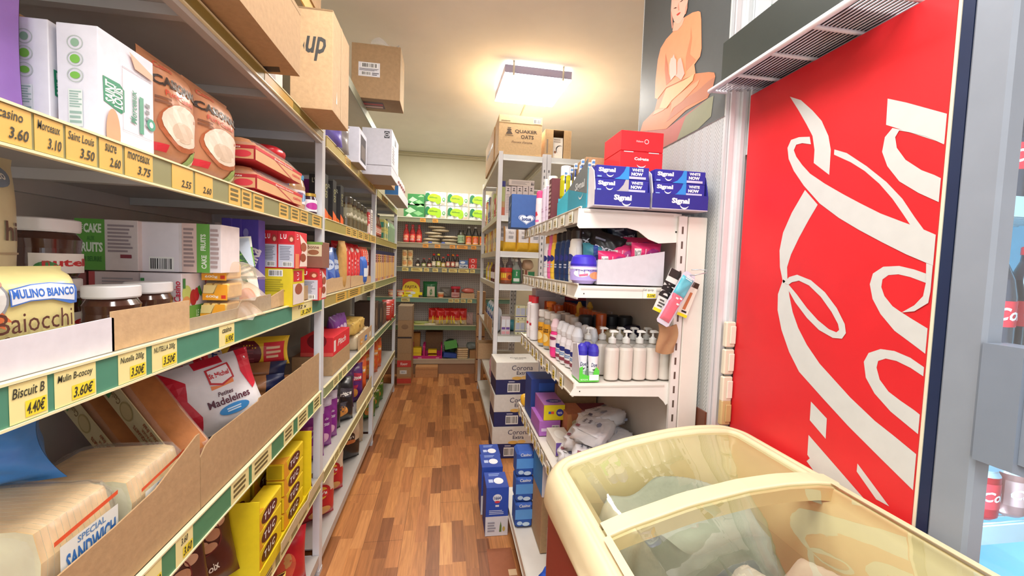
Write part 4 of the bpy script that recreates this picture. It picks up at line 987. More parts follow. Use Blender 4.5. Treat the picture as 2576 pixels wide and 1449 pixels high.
# ---- biscuit shelf
z = ZS[2]
BAI = [('e', .12, .72, .14, .2, '#8f9299'), ('e', .12, .72, .12, .17, '#dcdcd8'), ('p', [(.06, .70), (.11, .76), (.18, .74), (.18, .66), (.06, .66)], '#6d7078'), ('e', .14, .88, .05, .06, '#b98a58'), ('e', .06, .9, .04, .06, '#c8a070'), ('e', .2, .87, .04, .05, '#a8765a'),
       ('p', [(.26, .80), (.45, .84), (.62, .85), (.86, .82), (.92, .76), (.92, .62), (.8, .62), (.62, .68), (.42, .68), (.26, .64)], '#3f6fc4'), ('p', [(.27, .79), (.45, .83), (.62, .84), (.85, .81), (.85, .65), (.62, .69), (.42, .69), (.27, .655)], '#dbe2ee'),
       ('t', 'MULINO BIANCO', .56, .755, .085, '#2f6ac8', {'w': .56, 'b': .03, 'rot': 0}), ('p', [(.14, .56), (.2, .6), (.27, .5), (.2, .52), (.22, .44), (.14, .5)], '#cc6a3c'), ('t', 'Baiocchi', .48, .49, .19, '#5a3228', {'w': .66, 'b': .0}), ('t', 'con Crema alla Nocciola e Cacao', .5, .35, .05, '#6a4a3c', {'w': .8}), ('e', .05, .32, .05, .07, '#7a2c4c')]
o = bag('biscuit_bag', .185, .152, .085, '#dccf8e:film', art=BAI, seed=21, wr=.03, px=6, pz=6)
put(o, 'yellow bag of filled round biscuits at the left end of the middle shelf', 'biscuit bag', (-.635, .712, z+.0), LEFT)
o = bag('biscuit_bag', .17, .335, .08, '#d6caa0:film', art=[('e', .62, .90, .22, .07, '#7f8ea0'), ('t', 'Bianco', .62, .90, .05, '#f0efe8', {'w': .3}), ('t', 'hi', .75, .62, .10, '#6a4a3c'), ('r', .6, .5, .9, .51, '#b09a78')], seed=8, wr=.08, nip=.15)
put(o, 'tall pale beige biscuit bag standing behind the yellow one', 'biscuit bag', (-.77, .80, z), LEFT)
def nutjar():
    return round_pack('spread_jar', [(.036, 0), (.042, .012), (.044, .03), (.042, .06), (.044, .078), (.036, .092)], '#4a2a20:liquid', cap=[(.041, .0925), (.043, .096), (.043, .117), (.040, .119)], capmat='#ebe9ea:plastic', label=(.0445, .01, .05, '#f2efe8', [('t', 'nutella', .5, .55, .4, '#c8282c', {'w': .7, 'b': .03}), ('e', .2, .3, .15, .3, '#3f8a4a')], 1.4), n=26, sx=1.2, pw=2.6, capname='lid')
for px, X, t, lb in ((282, -.66, 722, 'chocolate spread jar with white lid right behind the cardboard flap, nearer one'), (374, -.68, 717, 'chocolate spread jar with white lid behind the cardboard flap, farther one')):
    p = P(px, t, X=X); inst('nutj', nutjar, lb, 'jar', (X, p.y, z), LEFT, 'white-lidded chocolate spread jars', s=(.9, .9, .93))
p = P(117, 585, X=-.80)
inst('nutj', nutjar, 'white-lidded spread jar stacked highest beside the beige biscuit bag', 'jar', (-.80, p.y, z+.1205), LEFT, 'white-lidded chocolate spread jars')
inst('nutj', nutjar, 'white-lidded spread jar underneath the stacked one beside the beige bag', 'jar', (-.80, p.y, z), LEFT, 'white-lidded chocolate spread jars')
o = strip('card_flap', .19, .064, '#d6d2da:card', jag=[(1, .9), (.97, .92), (.0, .82)])
put(o, 'white card front lip standing before the yellow biscuit bag', 'card', (-.567, .72, z+.0065), LEFT)
o = strip('cardboard_flap', .22, .069, KL, jag=[(1, 1), (0, 1)])
put(o, 'tan cardboard front flap before the chocolate spread jars', 'card', (-.567, .92, z+.0065), LEFT)
o = strip('cardboard_flap', .44, .05, '#a8957c:carton', jag=[(1, 1), (.55, .95), (.5, .55), (.0, .55)])
put(o, 'low bent grey cardboard strip between the spread jars and the wafer boxes', 'card', (-.567, 1.25, z+.0065), LEFT)
o = strip('cardboard_flap', .52, .06, KL, jag=[(1, .95), (.2, .95), (0, .65)])
put(o, 'long tan cardboard strip before the red and yellow wafer cartons', 'card', (-.5725, 1.745, z+.0065), LEFT)
TBL = lambda x0, x1, c='#9a8f92': [('l', x0, .2, x1, .88, 9, c)]
o = box_c('cake_box', 'fruit cake box with green panel and white letters, left of the upper pair', 'cake box', 187, 346, 540, 1.20, z+.1305, .10, '#e2d4d0:card', group='fruit cake boxes', h=.128,
    F=[('r', 0, 0, .47, 1, '#5ea03e'), ('t', 'LE', .08, .84, .09, '#e4efd8'), ('t', 'CAKE', .28, .82, .18, '#e4efd8', {'w': .28, 'b': .04}), ('t', 'AUX', .25, .62, .09, '#3c7a30', {'w': .12}), ('t', 'FRUITS', .24, .45, .19, '#e4efd8', {'w': .4, 'b': .04}), ('t', 'PUR BEURRE', .24, .22, .10, '#3c7a30', {'w': .36}), ('l', .52, .35, .95, .92, 8, '#a09094'), ('r', .72, .25, .9, .32, '#8c3844'), ('r', 0, 0, .003, 1, '#9fb894')])
o = box_c('cake_box', 'fruit cake box turned upside down with a bar code, right of the upper pair', 'cake box', 348, 556, 546, 1.215, z+.1305, .10, '#e6dcdc:card', group='fruit cake boxes', h=.128,
    F=[('r', .0, .0, .48, .98, '#eee6ea'), ('bc', .12, .02, .42, .3), ('r', .52, 0, .70, 1, '#e2c4ba'), ('r', .70, 0, .86, 1, '#6aa848'), ('t', 'FRUITS', .78, .62, .10, '#e4efd8', {'rot': 90, 'w': .34, 'b': .04}), ('t', 'CAKE', .79, .22, .10, '#e4efd8', {'rot': 90, 'w': .28, 'b': .04}), ('l', .54, .1, .68, .92, 10, '#a08a88'), ('l', .87, .08, .99, .92, 9, '#b09a98')])
CK = [('e', .18, .60, .17, .16, '#c8d878'), ('e', .16, .42, .15, .12, '#e0a060'), ('e', .42, .50, .13, .17, '#b3282e'), ('e', .55, .56, .10, .14, '#c43038'), ('p', [(.58, .7), (.66, .74), (.76, .58), (.72, .5), (.62, .58)], '#4f9a3c'), ('r', .03, .70, .12, .9, '#3f8a4a'), ('t', 'Casino', .90, .64, .12, '#d02c48', {'rot': 90, 'w': .42, 'sh': .2}), ('r', 0, 0, 1, .34, '#6aa848'), ('t', 'LE CAKE', .72, .17, .14, '#dcecc8', {'w': .42})]
o = box_c('cake_box', 'fruit cake box with grey table print, left of the lower pair', 'cake box', 222, 349, 638, 1.185, z, .10, '#d8c4c2:card', group='fruit cake boxes', h=.128, F=[('r', 0, 0, .12, 1, '#b8484a'), ('r', .0, 0, 1, .16, '#5ea03e'), ('l', .26, .2, .98, .9, 12, '#a89ca0')])
o = box_c('cake_box', 'fruit cake box with red cherries and pear picture under the upside-down one', 'cake box', 350, 456, 638, 1.175, z, .115, '#e9dfe4:card', group='fruit cake boxes', h=.128, F=CK, R=CK)
o = box_c('cake_box', 'dim cake box standing at the back behind the beige biscuit bag', 'cake box', 105, 187, 540, 1.225, z+.1305, .09, '#b4aaa6:card', group='fruit cake boxes', h=.125, F=[('l', .1, .3, .9, .9, 7, '#7f767a')])
o = box_c('cake_box', 'cake box lying beneath the dim one at the back of the shelf', 'cake box', 110, 215, 650, 1.225, z, .09, '#a35a54:card', group='fruit cake boxes', h=.125)
def slices():
    r = root('sliced_cake_pack'); w = .19
    mb = B()
    for i in range(3): mb.box(-w/2+.004+i*.032, -.05, .004, -w/2+.034+i*.032, .05, .058, '#e2c070:bread', b=.006)
    mb.build('cake_slices', r)
    mb = B(); mb.grid(lambda u, v: (-w/2+w*u*1.1, -.052+.105*v, .001+.066*(1-abs(2*v-1)**5)*(1-max(0, 2*u-1.05)**2*.9)), 12, 10, FILMT); mb.box(-w/2, -.053, .0005, -w/2+.06, -.0525, .022, '#f0a828:print')
    mb.face_art('F', (-w/2, -.053, 0, -w/2+.1, .05, .055), [('p', [(0, .42), (.45, .42), (.6, 1), (.98, 1), (.98, 0), (0, 0)], '#f0a428'), ('t', '600g', .38, .22, .2, '#f7f0e4', {'w': .5}), ('r', .74, .1, .92, .32, '#d83a24'), ('p', [(.02, .44), (.42, .44), (.56, .96), (.06, .96)], '#e8cf8c')])
    mb.build('wrapping', r); return r
for k in range(3):
    inst('slices', slices, 'clear pack of yellow sliced cake, %s of the stack of three' % ('lowest', 'middle', 'topmost')[k], 'cake pack', (span_c(510, 612, 700, 1.24, z)[0]+.004*(k % 2), 1.29+.004*k, z+.0005+.054*k), .03, 'sliced cake packs', s=(.62, .9, .78))
MK = [('t', 'Milka', .5, .55, .17, '#efe6f6', {'rot': 70, 'w': .3, 'sh': .2, 'b': .03}), ('e', .3, .85, .15, .05, '#8a86c8'), ('t', '8', .3, .2, .1, '#e8e0f0')]
for k, (a, b_) in enumerate(((557, 580), (581, 604), (605, 650))):
    box_c('chocolate_box', 'purple chocolate cake box, %s from the left of the row of three' % ORD[k], 'chocolate box', a, b_, 547, 1.50+.01*k, z, .05, '#5140a8:card', group='purple chocolate boxes', h=.30, F=MK, R=[('r', 0, 0, 1, 1, '#6a5cc0')])
for k, (px, py) in enumerate(((590, 615), (622, 618), (640, 640))):
    o = bag('sweet_bag', .075, .11, .05, '#d8c02a:film', art=[('e', .5, .4, .2, .2, '#7aa83c'), ('r', .3, .6, .6, .75, '#c83a2c')], seed=30+k, wr=.15)
    p = P(px, py, Y=1.40); put(o, 'small yellow sweet bag, %s from the cake slices, propped against the purple boxes' % ORD[k], 'bag', (p.x, 1.41, z+.11), 0, 'yellow sweet bags'); o.scale = (.72, .8, .8); o.location.x -= .05
mb = B(); mb.box(-.60, 1.385, z+.0005, -.50, 1.425, z+.109, '#d8cfc0:card', b=.004); o = tag(mb.build('biscuit_box'), 'small pale carton under the yellow sweet bags', 'box'); o.location = (-.13, .01, 0)
o = bag('breadstick_pack', .075, .235, .035, '#e9efe4:film', art=[('r', 0, .62, 1, .86, '#7ab648'), ('t', 'SPRITZ', .62, .62, .22, '#2c5c34', {'rot': -75, 'w': .42, 'b': .05}), ('e', .5, .2, .3, .14, '#e8883c'), ('e', .4, .12, .2, .1, '#f0a858'), ('p', [(.3, .98), (.9, .98), (.95, .6), (.8, .6)], '#c8d8e8')], seed=44)
put(o, 'green and white snack pack leaning beside the sliced cake', 'snack pack', (-.60, 1.40, z+.002), .35, None, rot=(-.03, -.14, .5))
LU = [('r', .0, .68, 1, 1, '#cf2030'), ('t', 'L U', .32, .85, .13, '#ffffff', {'b': .03, 'w': .36}), ('e', .78, .80, .2, .1, '#a83a2c'), ('e', .8, .78, .1, .06, '#e8b89a'), ('r', .04, .03, .96, .64, '#c6c8d6'), ('l', .12, .22, .9, .6, 9, '#7f8494'), ('bc', .3, .05, .85, .18)]
LUS = [('t', 'L U', .2, .86, .12, '#ffffff', {'rot': 90, 'b': .02, 'w': .14}), ('p', [(.35, .95), (1, .7), (1, .05), (.35, .05), (.55, .5)], '#f0dcd0'), ('e', .7, .6, .25, .13, '#a8583c'), ('e', .65, .3, .25, .12, '#9a4a30'), ('r', .0, .0, .3, .4, '#e88a60')]
yy = 1.60
for k, (a, b_, lb) in enumerate(((640, 660, 'leftmost of the upper three'), (661, 698, 'middle of the upper three'), (699, 742, 'rightmost of the upper three'))):
    box_c('wafer_carton', 'red biscuit carton with bar code, '+lb, 'biscuit carton', a, b_, 581, yy, z+.1385, .13, '#d8323a:card', group='red biscuit cartons', h=.133, F=LU, R=LUS)
o = box_c('wafer_carton', 'yellow biscuit carton under the red upper cartons', 'biscuit carton', 650, 735, 668, yy-.005, z, .13, '#d8c220:card', h=.137, F=[('bc', .3, .80, .72, .97), ('l', .2, .4, .82, .74, 6, '#a89a1c'), ('r', .25, .08, .75, .3, '#b8a81c')], R=[('r', .1, .66, .8, .95, '#d02838'), ('t', 'L U', .45, .8, .14, '#ffffff', {'rot': 90, 'w': .2, 'b': .02}), ('r', .05, .05, .95, .6, '#e4d6cc'), ('e', .5, .45, .3, .15, '#a0543a')])
o = box_c('wafer_carton', 'red biscuit carton at the lower right beside the yellow one', 'biscuit carton', 744, 802, 664, 1.86, z, .11, '#d8323a:card', group='red biscuit cartons', h=.135, F=LU, R=LUS)
o = box_c('wafer_carton', 'brown and cream biscuit carton at the back next to the rack post', 'biscuit carton', 765, 812, 620, 1.875, z+.137, .10, '#8a5a48:card', h=.11, F=[('r', .05, .45, .95, .95, '#d8c8a4'), ('t', 'bonne', .5, .8, .14, '#7a4a3a', {'w': .6}), ('e', .5, .6, .3, .1, '#9a6444'), ('r', 0, .9, 1, 1, '#7aa048')])
mb = B(); mb.box(-.76, 1.925, z+.0005, -.715, 1.985, z+.15, '#a85a50:card', b=.003); tag(mb.build('wafer_carton'), 'narrow reddish carton squeezed beside the rack post on the biscuit shelf', 'biscuit carton')

# ---- bread shelf
z = ZS[3]
def loaf():
    r = root('sandwich_loaf'); w, d, h = .13, .24, .125
    mb = B(); n = 12
    for i in range(n):
        y = -d/2+i*d/n; mb.prism([(-w/2+.004, .002), (w/2-.004, .002), (w/2, .09), (w/2-.006, h-.004), (w/2-.02, h), (-w/2+.02, h), (-w/2+.006, h-.004), (-w/2, .09)], y+.0006, y+d/n-.0006, '#f0e2c0:bread', 'y', side='#e0c08c:bread')
    mb.build('slices', r)
    def fn(u, v):
        a = 2*PI*u; e = 5; pw = lambda c: math.copysign(abs(c)**(2/e), c); t = 1-.92*max(0, abs(2*v-1)-.9)*10*.6
        return (pw(math.cos(a))*(w/2+.008)*t, (v-.5)*(d+.03), h/2+.002+pw(math.sin(a))*(h/2+.006)*t+.002*math.sin(19*v+9*a))
    mb = B(); mb.grid(fn, 26, 12, FILM)
    bx = (w/2, -d/2, 0, w/2+.0085, d/2, h)
    mb.face_art('R', bx, [('r', .10, .40, .96, .80, '#dfe2dc'), ('t', 'SPECIAL', .54, .75, .06, '#5a86b8', {'w': .42}), ('t', 'SANDWICH', .54, .62, .15, '#2f6cb4', {'w': .74, 'b': .03}), ('t', 'COMPLET', .54, .48, .07, '#2f6cb4', {'w': .36}), ('p', [(.02, .84), (.95, .90), (.95, .94), (.02, .88)], '#e05a34'), ('r', .0, .0, 1, .05, '#c84838')])
    mb.build('wrapping', r); return r
inst('loaf', loaf, 'clear-wrapped sandwich loaf nearest the camera on the bread shelf', 'bread', (-.69, .765, z+.008), .03, 'sandwich loaves', s=(1.55, .58, 1.5))
inst('loaf', loaf, 'clear-wrapped sandwich loaf behind the nearest one', 'bread', (-.69, .955, z+.008), .08, 'sandwich loaves', s=(1.5, .70, 1.35))
put(brick('bread_pack', .13, .22, .055, '#c8b49a:film', wr=.06, seed=2), 'flat wrapped pack under the back of the bread shelf corner', 'bread', (-.90, 1.12, z), .0)
put(bag('blue_bag', .26, .19, .16, '#3f7fc4:film', art=[('e', .6, .7, .07, .07, '#9cc0e4'), ('e', .3, .3, .06, .08, '#a8c8e8')], seed=8, wr=.30, px=2, pz=2, nip=.3, nu=26, nv=26), 'crumpled blue bread bag above the sandwich loaves', 'bag', (-.80, .82, z+.20), .3)
put(brick('blue_pack', .05, .035, .07, '#2f6fc0:film', seed=5, wr=.08), 'small bright blue pack between the two sandwich loaves', 'pack', (-.60, .856, z), .0)
def quatre():
    r = root('pound_cake'); w, d, h = .085, .30, .075
    mb = B()
    def fn(u, v):
        a = 2*PI*u; pw = lambda c: math.copysign(abs(c)**(2/3.4), c); t = (1-abs(2*v-1)**14)**.5
        return (pw(math.cos(a))*w/2*t, (v-.5)*d, h/2+pw(math.sin(a))*h/2*t*(1+.05*math.sin(8*v)))
    mb.grid(fn, 18, 16, '#c07a38:bread', matfn=lambda u, v: '#cf9350:bread' if .1 < u < .4 else '#b06c34:bread'); mb.build('cake', r)
    mb = B(); mb.grid(lambda u, v: (lambda p: (p[0]*1.08, p[1]*1.06, .001+p[2]*1.06))(fn(u, min(1, max(0, v)))), 18, 16, FILM)
    bx = (-.07, -d/2, 0, -w/2-.004, d/2, h); mb.box(-w/2-.005, -d/2+.005, .004, -w/2-.003, d/2-.005, h-.002, '#cdb98c:print')
    mb.face_art('L', (-w/2-.005, -d/2+.005, .004, 0, d/2-.005, h-.002), [('t', 'Casino', .88, .5, .3, '#8a6a3c', {'w': .16, 'sh': .2}), ('e', .70, .5, .09, .38, '#a8905c'), ('e', .70, .5, .075, .3, '#c2aa78'), ('t', 'QUATRE-QUARTS', .40, .68, .2, '#a5562c', {'w': .34, 'b': .03}), ('t', 'PARTAGER', .38, .44, .12, '#a5562c', {'w': .2}), ('t', 'Oeufs frais', .38, .2, .2, '#a5562c', {'w': .22, 'sh': .3}), ('r', .0, 0, .2, 1, '#a89a54'), ('r', .92, .3, .97, .8, '#3f8a4a')])
    mb.build('wrapping', r); return r
# the long side with the printed band looks to the camera; both lean back from lower right to upper left
def lean(o, foot, top, roll=0):
    """lay the local +Y axis of a thing from foot to top, local -X towards the camera"""
    d = (Vector(top)-Vector(foot)).normalized(); tow = Vector((-.75, -1, .0)); xa = (-(tow-d*tow.dot(d))).normalized(); za = xa.cross(d)
    Mx = Matrix((xa, d, za)).transposed(); o.rotation_euler = Mx.to_euler(); o.location = (Vector(foot)+Vector(top))/2-za*.037
o = inst('quatre', quatre, 'wrapped golden pound cake leaning against the red and white bag', 'cake', (0, 0, 0), 0, 'leaning pound cakes')
lean(o, P(335, 965, Y=1.20), P(485, 1150, Y=1.12))
o = inst('quatre', quatre, 'wrapped pound cake leaning behind, nearer to the sandwich loaves', 'cake', (0, 0, 0), 0, 'leaning pound cakes')
lean(o, P(235, 1000, Y=1.25), P(375, 1170, Y=1.17))
SM = [('p', [(0, 0), (.3, 0), (.34, .3), (.26, .55), (.30, .78), (.14, 1), (0, 1)], '#d8203a'), ('p', [(.86, 1), (1, 1), (1, .5), (.92, .42), (.84, .7)], '#d8203a'), ('r', .42, .90, .7, 1, '#d8203a'), ('p', [(.50, .86), (.74, .88), (.76, .66), (.62, .60), (.50, .66)], '#c8343c'), ('p', [(.52, .84), (.72, .86), (.74, .68), (.62, .63), (.52, .68)], '#f2eef0'),
      ('t', 'St Michel', .62, .76, .07, '#c8343c', {'w': .2, 'b': .04}), ('p', [(.5, .58), (.74, .60), (.74, .66), (.62, .60), (.5, .64)], '#f08a4c'), ('t', 'Petites', .62, .50, .06, '#5a2a3c', {'w': .16, 'sh': .2}), ('t', 'Madeleines', .64, .40, .10, '#5a1c34', {'w': .44, 'b': .02}), ('e', .66, .26, .16, .07, '#3f8fd0'), ('l', .58, .23, .76, .29, 2, '#dbe8f4')]
def madel(): return bag('madeleine_bag', .27, .225, .09, '#efecee:film', art=SM, seed=51, wr=.07, crimp=.03)
def leanbag(px, py, X, tilt, key, fn, lb, rz=LEFT-.7, s=None, grp=None, zo=0, cat='bag', ry=0):
    p = P(px, py, X=X); return inst(key, fn, lb, cat, (p.x, p.y, z+zo), rz, grp, rx=0, s=s)
o = inst('madel', madel, 'red and white bag of small madeleines leaning forward on the bread shelf', 'cake bag', (-.665, 1.37, z+.075), .75, 'red and white cake bags', rx=-.25, ry=-.22)
o = inst('madel', madel, 'red and white bag behind the leaning pound cakes and madeleines', 'cake bag', (-.80, 1.42, z+.055), .75, 'red and white cake bags', rx=-.2, ry=-.3)
o = inst('madel', madel, 'red and white bag farthest back behind the madeleines', 'cake bag', (-.86, 1.52, z+.05), .5, 'red and white cake bags', rx=-.2, ry=-.3)
HA = [('r', .0, .0, 1, 1, '#e8c02a'), ('e', .52, .5, .18, .5, '#6a1c24'), ('l', .42, .2, .62, .8, 6, '#8a3a40'), ('r', .72, .15, .95, .85, '#d8303a'), ('l', .75, .3, .92, .75, 3, '#f0c8a0'), ('e', .22, .55, .08, .32, '#e8e4e8'), ('t', "Harry's", .22, .55, .3, '#2c4a9a', {'rot': 90, 'w': .8, 'b': .04})]
o = bag('bread_pack', .34, .12, .10, '#e4bc2c:film', art=HA, seed=61, wr=.05, px=4, pz=3)
put(o, 'long yellow bread pack lying at the back under the shelf edge', 'bread', (-.80, 1.80, z+.165), .45)
def wrapped(c, ends, seed):
    def f():
        return bag('wrapped_bread', .36, .11, .12, c, art=[('e', .3, .5, .06, .2, '#e0d8cc'), ('r', .5, .3, .62, .7, '#d9cbb8'), ('e', .42, .45, .04, .12, '#6a4630'), ('r', .66, .25, .74, .6, '#c9c0b4')], seed=seed, wr=.12, zones=lambda u, v: ends if (u < .12 or u > .86) else c)
    return f
BR = '#a06c44:film'
for k, (x, y, zz, rz_) in enumerate(((-.80, 1.74, .082, .4), (-.76, 1.60, .062, .5), (-.76, 1.84, 0, .5), (-.86, 1.68, 0, .5))):
    inst('wrb', wrapped(BR, '#1c2448:film', 71), 'clear-wrapped brown bread with dark blue ends, ' + ('topmost under the yellow pack', 'just behind the cardboard edge', 'beside the rack post at the bottom', 'lowest at the back')[k], 'bread', (x, y, z+zz), rz_, 'wrapped brown breads')
o = strip('cardboard_flap', .40, .185, KR, jag=[(1, 1), (.97, 1.0), (.62, .72), (.35, .66), (.0, .62)])
put(o, 'cardboard front edge before the sandwich loaves, nearest the camera', 'card', (-.567, .865, z+.0065), LEFT)
o = strip('cardboard_flap', .70, .185, KR, jag=[(1, .92), (.45, .9), (.44, .86), (.08, .84), (.03, .78), (0, .68)])
put(o, 'long cardboard front edge before the madeleine bags', 'card', (-.567, 1.418, z+.0065), LEFT)
o = strip('cardboard_flap', .23, .175, '#b5946c:carton')
put(o, 'short cardboard front edge next to the rack post on the bread shelf', 'card', (-.567, 1.887, z+.0065), LEFT)

# ---- cracker shelf
z = ZS[4]+.007
TU = [('e', .5, .45, .3, .42, '#5a1a1c'), ('t', 'T U C', .5, .45, .36, '#ffffff', {'w': .40, 'b': .03, 'sh': .1}), ('p', [(.0, .0), (.25, 0), (.1, 1), (0, 1)], '#e8a02c')]
def tuc(): return carton('cracker_pack', .21, .062, .062, '#e8c814:card', F=TU, L=[('r', .1, .1, .9, .9, '#b8a010')], T=[('p', [(.0, .0), (.3, 0), (.15, 1), (0, 1)], '#e8a02c')], b=.004)
n = 0
for col, y in enumerate((1.47, 1.70)):
    for lv in range(3 if col == 0 else 4):
        inst('tuc', tuc, 'yellow cracker pack in the display, %s level, %s column' % (('lowest', 'second', 'third', 'topmost')[lv], ('nearer', 'farther')[col]), 'cracker pack', (-.60, y, z+.006+lv*.064), LEFT, 'yellow cracker packs')
for k, (x, y, zz) in enumerate(((-.70, 1.47, .006), (-.70, 1.47, .070), (-.70, 1.46, .134), (-.70, 1.70, .006), (-.70, 1.70, .070), (-.70, 1.70, .134), (-.70, 1.69, .198))):
    inst('tuc', tuc, 'yellow cracker pack in the back row, %s level of the %s column' % (('lowest', 'second', 'third', 'lowest', 'second', 'third', 'topmost')[k], 'nearer' if k < 3 else 'farther'), 'cracker pack', (x, y, z+zz), LEFT, 'yellow cracker packs')
mb = B(); YC = '#e6cc10:card'
mb.box(-.755, 1.34, z+.0005, -.548, 1.343, z+.265, YC); mb.box(-.755, 1.84, z+.0005, -.548, 1.843, z+.285, YC); mb.box(-.755, 1.3431, z+.0005, -.548, 1.8399, z+.0045, YC); mb.box(-.548, 1.34, z+.0005, -.5455, 1.843, z+.04, YC)
mb.face_art('F', (-.755, 1.34, z, -.548, 1.843, z+.265), [('p', [(.05, .72), (.2, .82), (.25, .68), (.32, .86), (.42, .84), (.36, .64), (.5, .62), (.6, .56), (.55, .35), (.35, .2), (.1, .28), (0, .45), (0, .62)], '#2c5ab8'), ('e', .22, .72, .06, .09, '#f0ede4'), ('e', .38, .68, .05, .08, '#f0ede4'), ('e', .2, .5, .05, .04, '#dfe6f0'), ('r', .08, .93, .55, .985, '#b8a23c')])
tag(mb.build('display_carton'), 'bright yellow open display carton with a blue hand on its side, holding cracker packs', 'display carton')
NB = [('e', .3, .82, .10, .05, '#c89068'), ('e', .68, .78, .10, .05, '#dcae88'), ('e', .25, .72, .08, .05, '#b87850'), ('e', .75, .68, .09, .05, '#d8a884'), ('e', .35, .62, .12, .07, '#d8a884'), ('e', .5, .7, .12, .06, '#e0b490'), ('e', .62, .58, .11, .06, '#c89068'), ('e', .42, .5, .12, .06, '#dcae88'), ('e', .55, .46, .1, .05, '#cf9c74'), ('ring', .5, .58, .19, .012, '#7a2a24'), ('t', 'Noix', .5, .25, .08, '#efe4d4')]
def nut(): return bag('nut_biscuit_bag', .20, .25, .09, '#5a2c1e:film', art=NB, seed=81, wr=.12)
for k, (x, y, rz_, rx_, zz) in enumerate(((-.64, 1.08, .9, -.3, .07), (-.65, 1.24, 1.0, -.3, .07), (-.66, .92, .9, -.3, .03), (-.80, 1.20, .9, -.1, .02), (-.64, .76, 1.1, -.3, .03))):
    inst('nutb', nut, 'dark brown nut biscuit bag, ' + ('nearest the yellow display at the front', 'tucked right against the yellow display', 'in the middle of the pile at the shelf edge', 'behind the others at the back', 'closest to the camera at the bottom left')[k], 'biscuit bag', (x, y, z+zz), rz_, 'nut biscuit bags', rx=rx_)
PU = [('ring', .5, .5, .14, .012, '#b87ac8'), ('e', .5, .88, .12, .04, '#e8e0d8'), ('p', [(.3, .9), (.5, .7), (.7, .9)], '#e0c83c'), ('arc', .5, .4, .2, 200, 340, .02, '#c89ad8')]
def purple(): return bag('sweet_bag', .15, .27, .10, '#7a1f5c:film', art=PU, seed=91, wr=.10, nip=.2)
for k, (x, y) in enumerate(((-.64, 1.905), (-.75, 1.93), (-.86, 1.93))):
    inst('purpb', purple, 'shiny purple sweet bag, %s from the aisle, behind the cracker display' % ORD[k], 'sweet bag', (x, y, z), .25, 'purple sweet bags')
o = strip('cardboard_flap', .50, .045, '#c9b48a:carton', jag=[(1, .8), (.6, 1), (.55, .6), (.3, .9), (0, .7)]); put(o, 'torn cardboard strip along the edge of the cracker shelf', 'card', (-.5545, 1.73, z+.0065), LEFT); o.location.x = -.5395+.0
o.location = (-.536, 1.73, z+.0065)
# ---- bottom shelf
z = ZS[5]
def redbag(): return bag('snack_bag', .20, .24, .12, '#c8202e:film', art=[('e', .5, .5, .22, .25, '#e86a4c'), ('e', .55, .6, .08, .14, '#e8b46c'), ('r', .3, .15, .6, .25, '#e8e0d8')], seed=95, wr=.12)
inst('redb', redbag, 'red snack bag standing on the bottom shelf beside the rack post', 'snack bag', (-.66, 1.82, z), .6, 'red snack bags')
inst('redb', redbag, 'red snack bag behind, deeper on the bottom shelf', 'snack bag', (-.80, 1.86, z), .3, 'red snack bags')
o = bag('nut_bag', .20, .24, .10, '#4a2418:film', art=[('p', [(0, .8), (1, .9), (1, 1), (0, 1)], '#e0c050'), ('p', [(0, .72), (1, .8), (1, .86), (0, .79)], '#efeae4'), ('e', .5, .35, .22, .2, '#c07850'), ('e', .35, .2, .16, .12, '#a86040')], seed=97, wr=.1)
put(o, 'dark nut bag with a yellow top band on the bottom shelf', 'nut bag', (-.63, 1.52, z), .8)
# ================================================================ left rack, second bay
z = ZS[0]
o = bag('sweet_bag', .16, .15, .07, '#6f62b4:film', seed=101, wr=.1); put(o, 'violet bag on the top shelf between the tall box and the small white box', 'bag', (-.60, 2.20, z), .5)
o = bag('silver_bag', .15, .15, .08, '#8f8a88:film', seed=102, wr=.16); put(o, 'crumpled silver bag on the top shelf behind the violet bag', 'bag', (-.60, 2.36, z), .4)
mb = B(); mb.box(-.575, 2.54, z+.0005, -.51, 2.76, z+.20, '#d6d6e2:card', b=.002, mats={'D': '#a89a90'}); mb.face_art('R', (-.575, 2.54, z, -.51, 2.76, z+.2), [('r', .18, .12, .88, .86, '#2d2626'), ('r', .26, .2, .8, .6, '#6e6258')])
tag(mb.build('appliance_box'), 'small pale carton with a dark window on the top left shelf', 'box')
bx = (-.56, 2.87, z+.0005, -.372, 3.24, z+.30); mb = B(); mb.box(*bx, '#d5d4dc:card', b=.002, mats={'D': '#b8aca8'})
mb.face_art('F', bx, [('r', .74, .80, .92, .95, '#33343a'), ('ring', .83, .875, .055, .014, '#d5d4dc'), ('r', .78, .868, .9, .882, '#d5d4dc'), ('r', 0, .205, 1, .215, '#6a5f62')]); mb.face_art('R', bx, [('l', .1, .3, .4, .7, 7, '#8c8c96'), ('r', 0, .205, 1, .215, '#8a7f82'), ('r', .4, .78, .6, .92, '#55565c')])
tag(mb.build('appliance_box'), 'large pale grey carton with a round logo on the top left shelf', 'box')
o = carton('cardboard_box', .16, .20, .20, KR); put(o, 'tan box hidden behind the large pale grey carton', 'box', (-.50, 3.36, z+.0005), 0)
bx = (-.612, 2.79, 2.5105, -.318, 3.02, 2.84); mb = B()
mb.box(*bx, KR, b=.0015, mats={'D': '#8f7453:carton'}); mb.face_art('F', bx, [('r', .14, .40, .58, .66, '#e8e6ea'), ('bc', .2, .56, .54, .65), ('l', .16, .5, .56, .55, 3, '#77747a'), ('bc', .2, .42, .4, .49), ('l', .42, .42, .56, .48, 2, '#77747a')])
mb.face_art('D', bx, [('r', .15, .25, .62, .75, '#3a1614'), ('r', .17, .3, .58, .42, '#b89488'), ('r', .17, .5, .6, .62, '#a01c24')]); mb.face_art('R', bx, [('r', 0, 0, 1, 1, '#b9a07c:carton')])
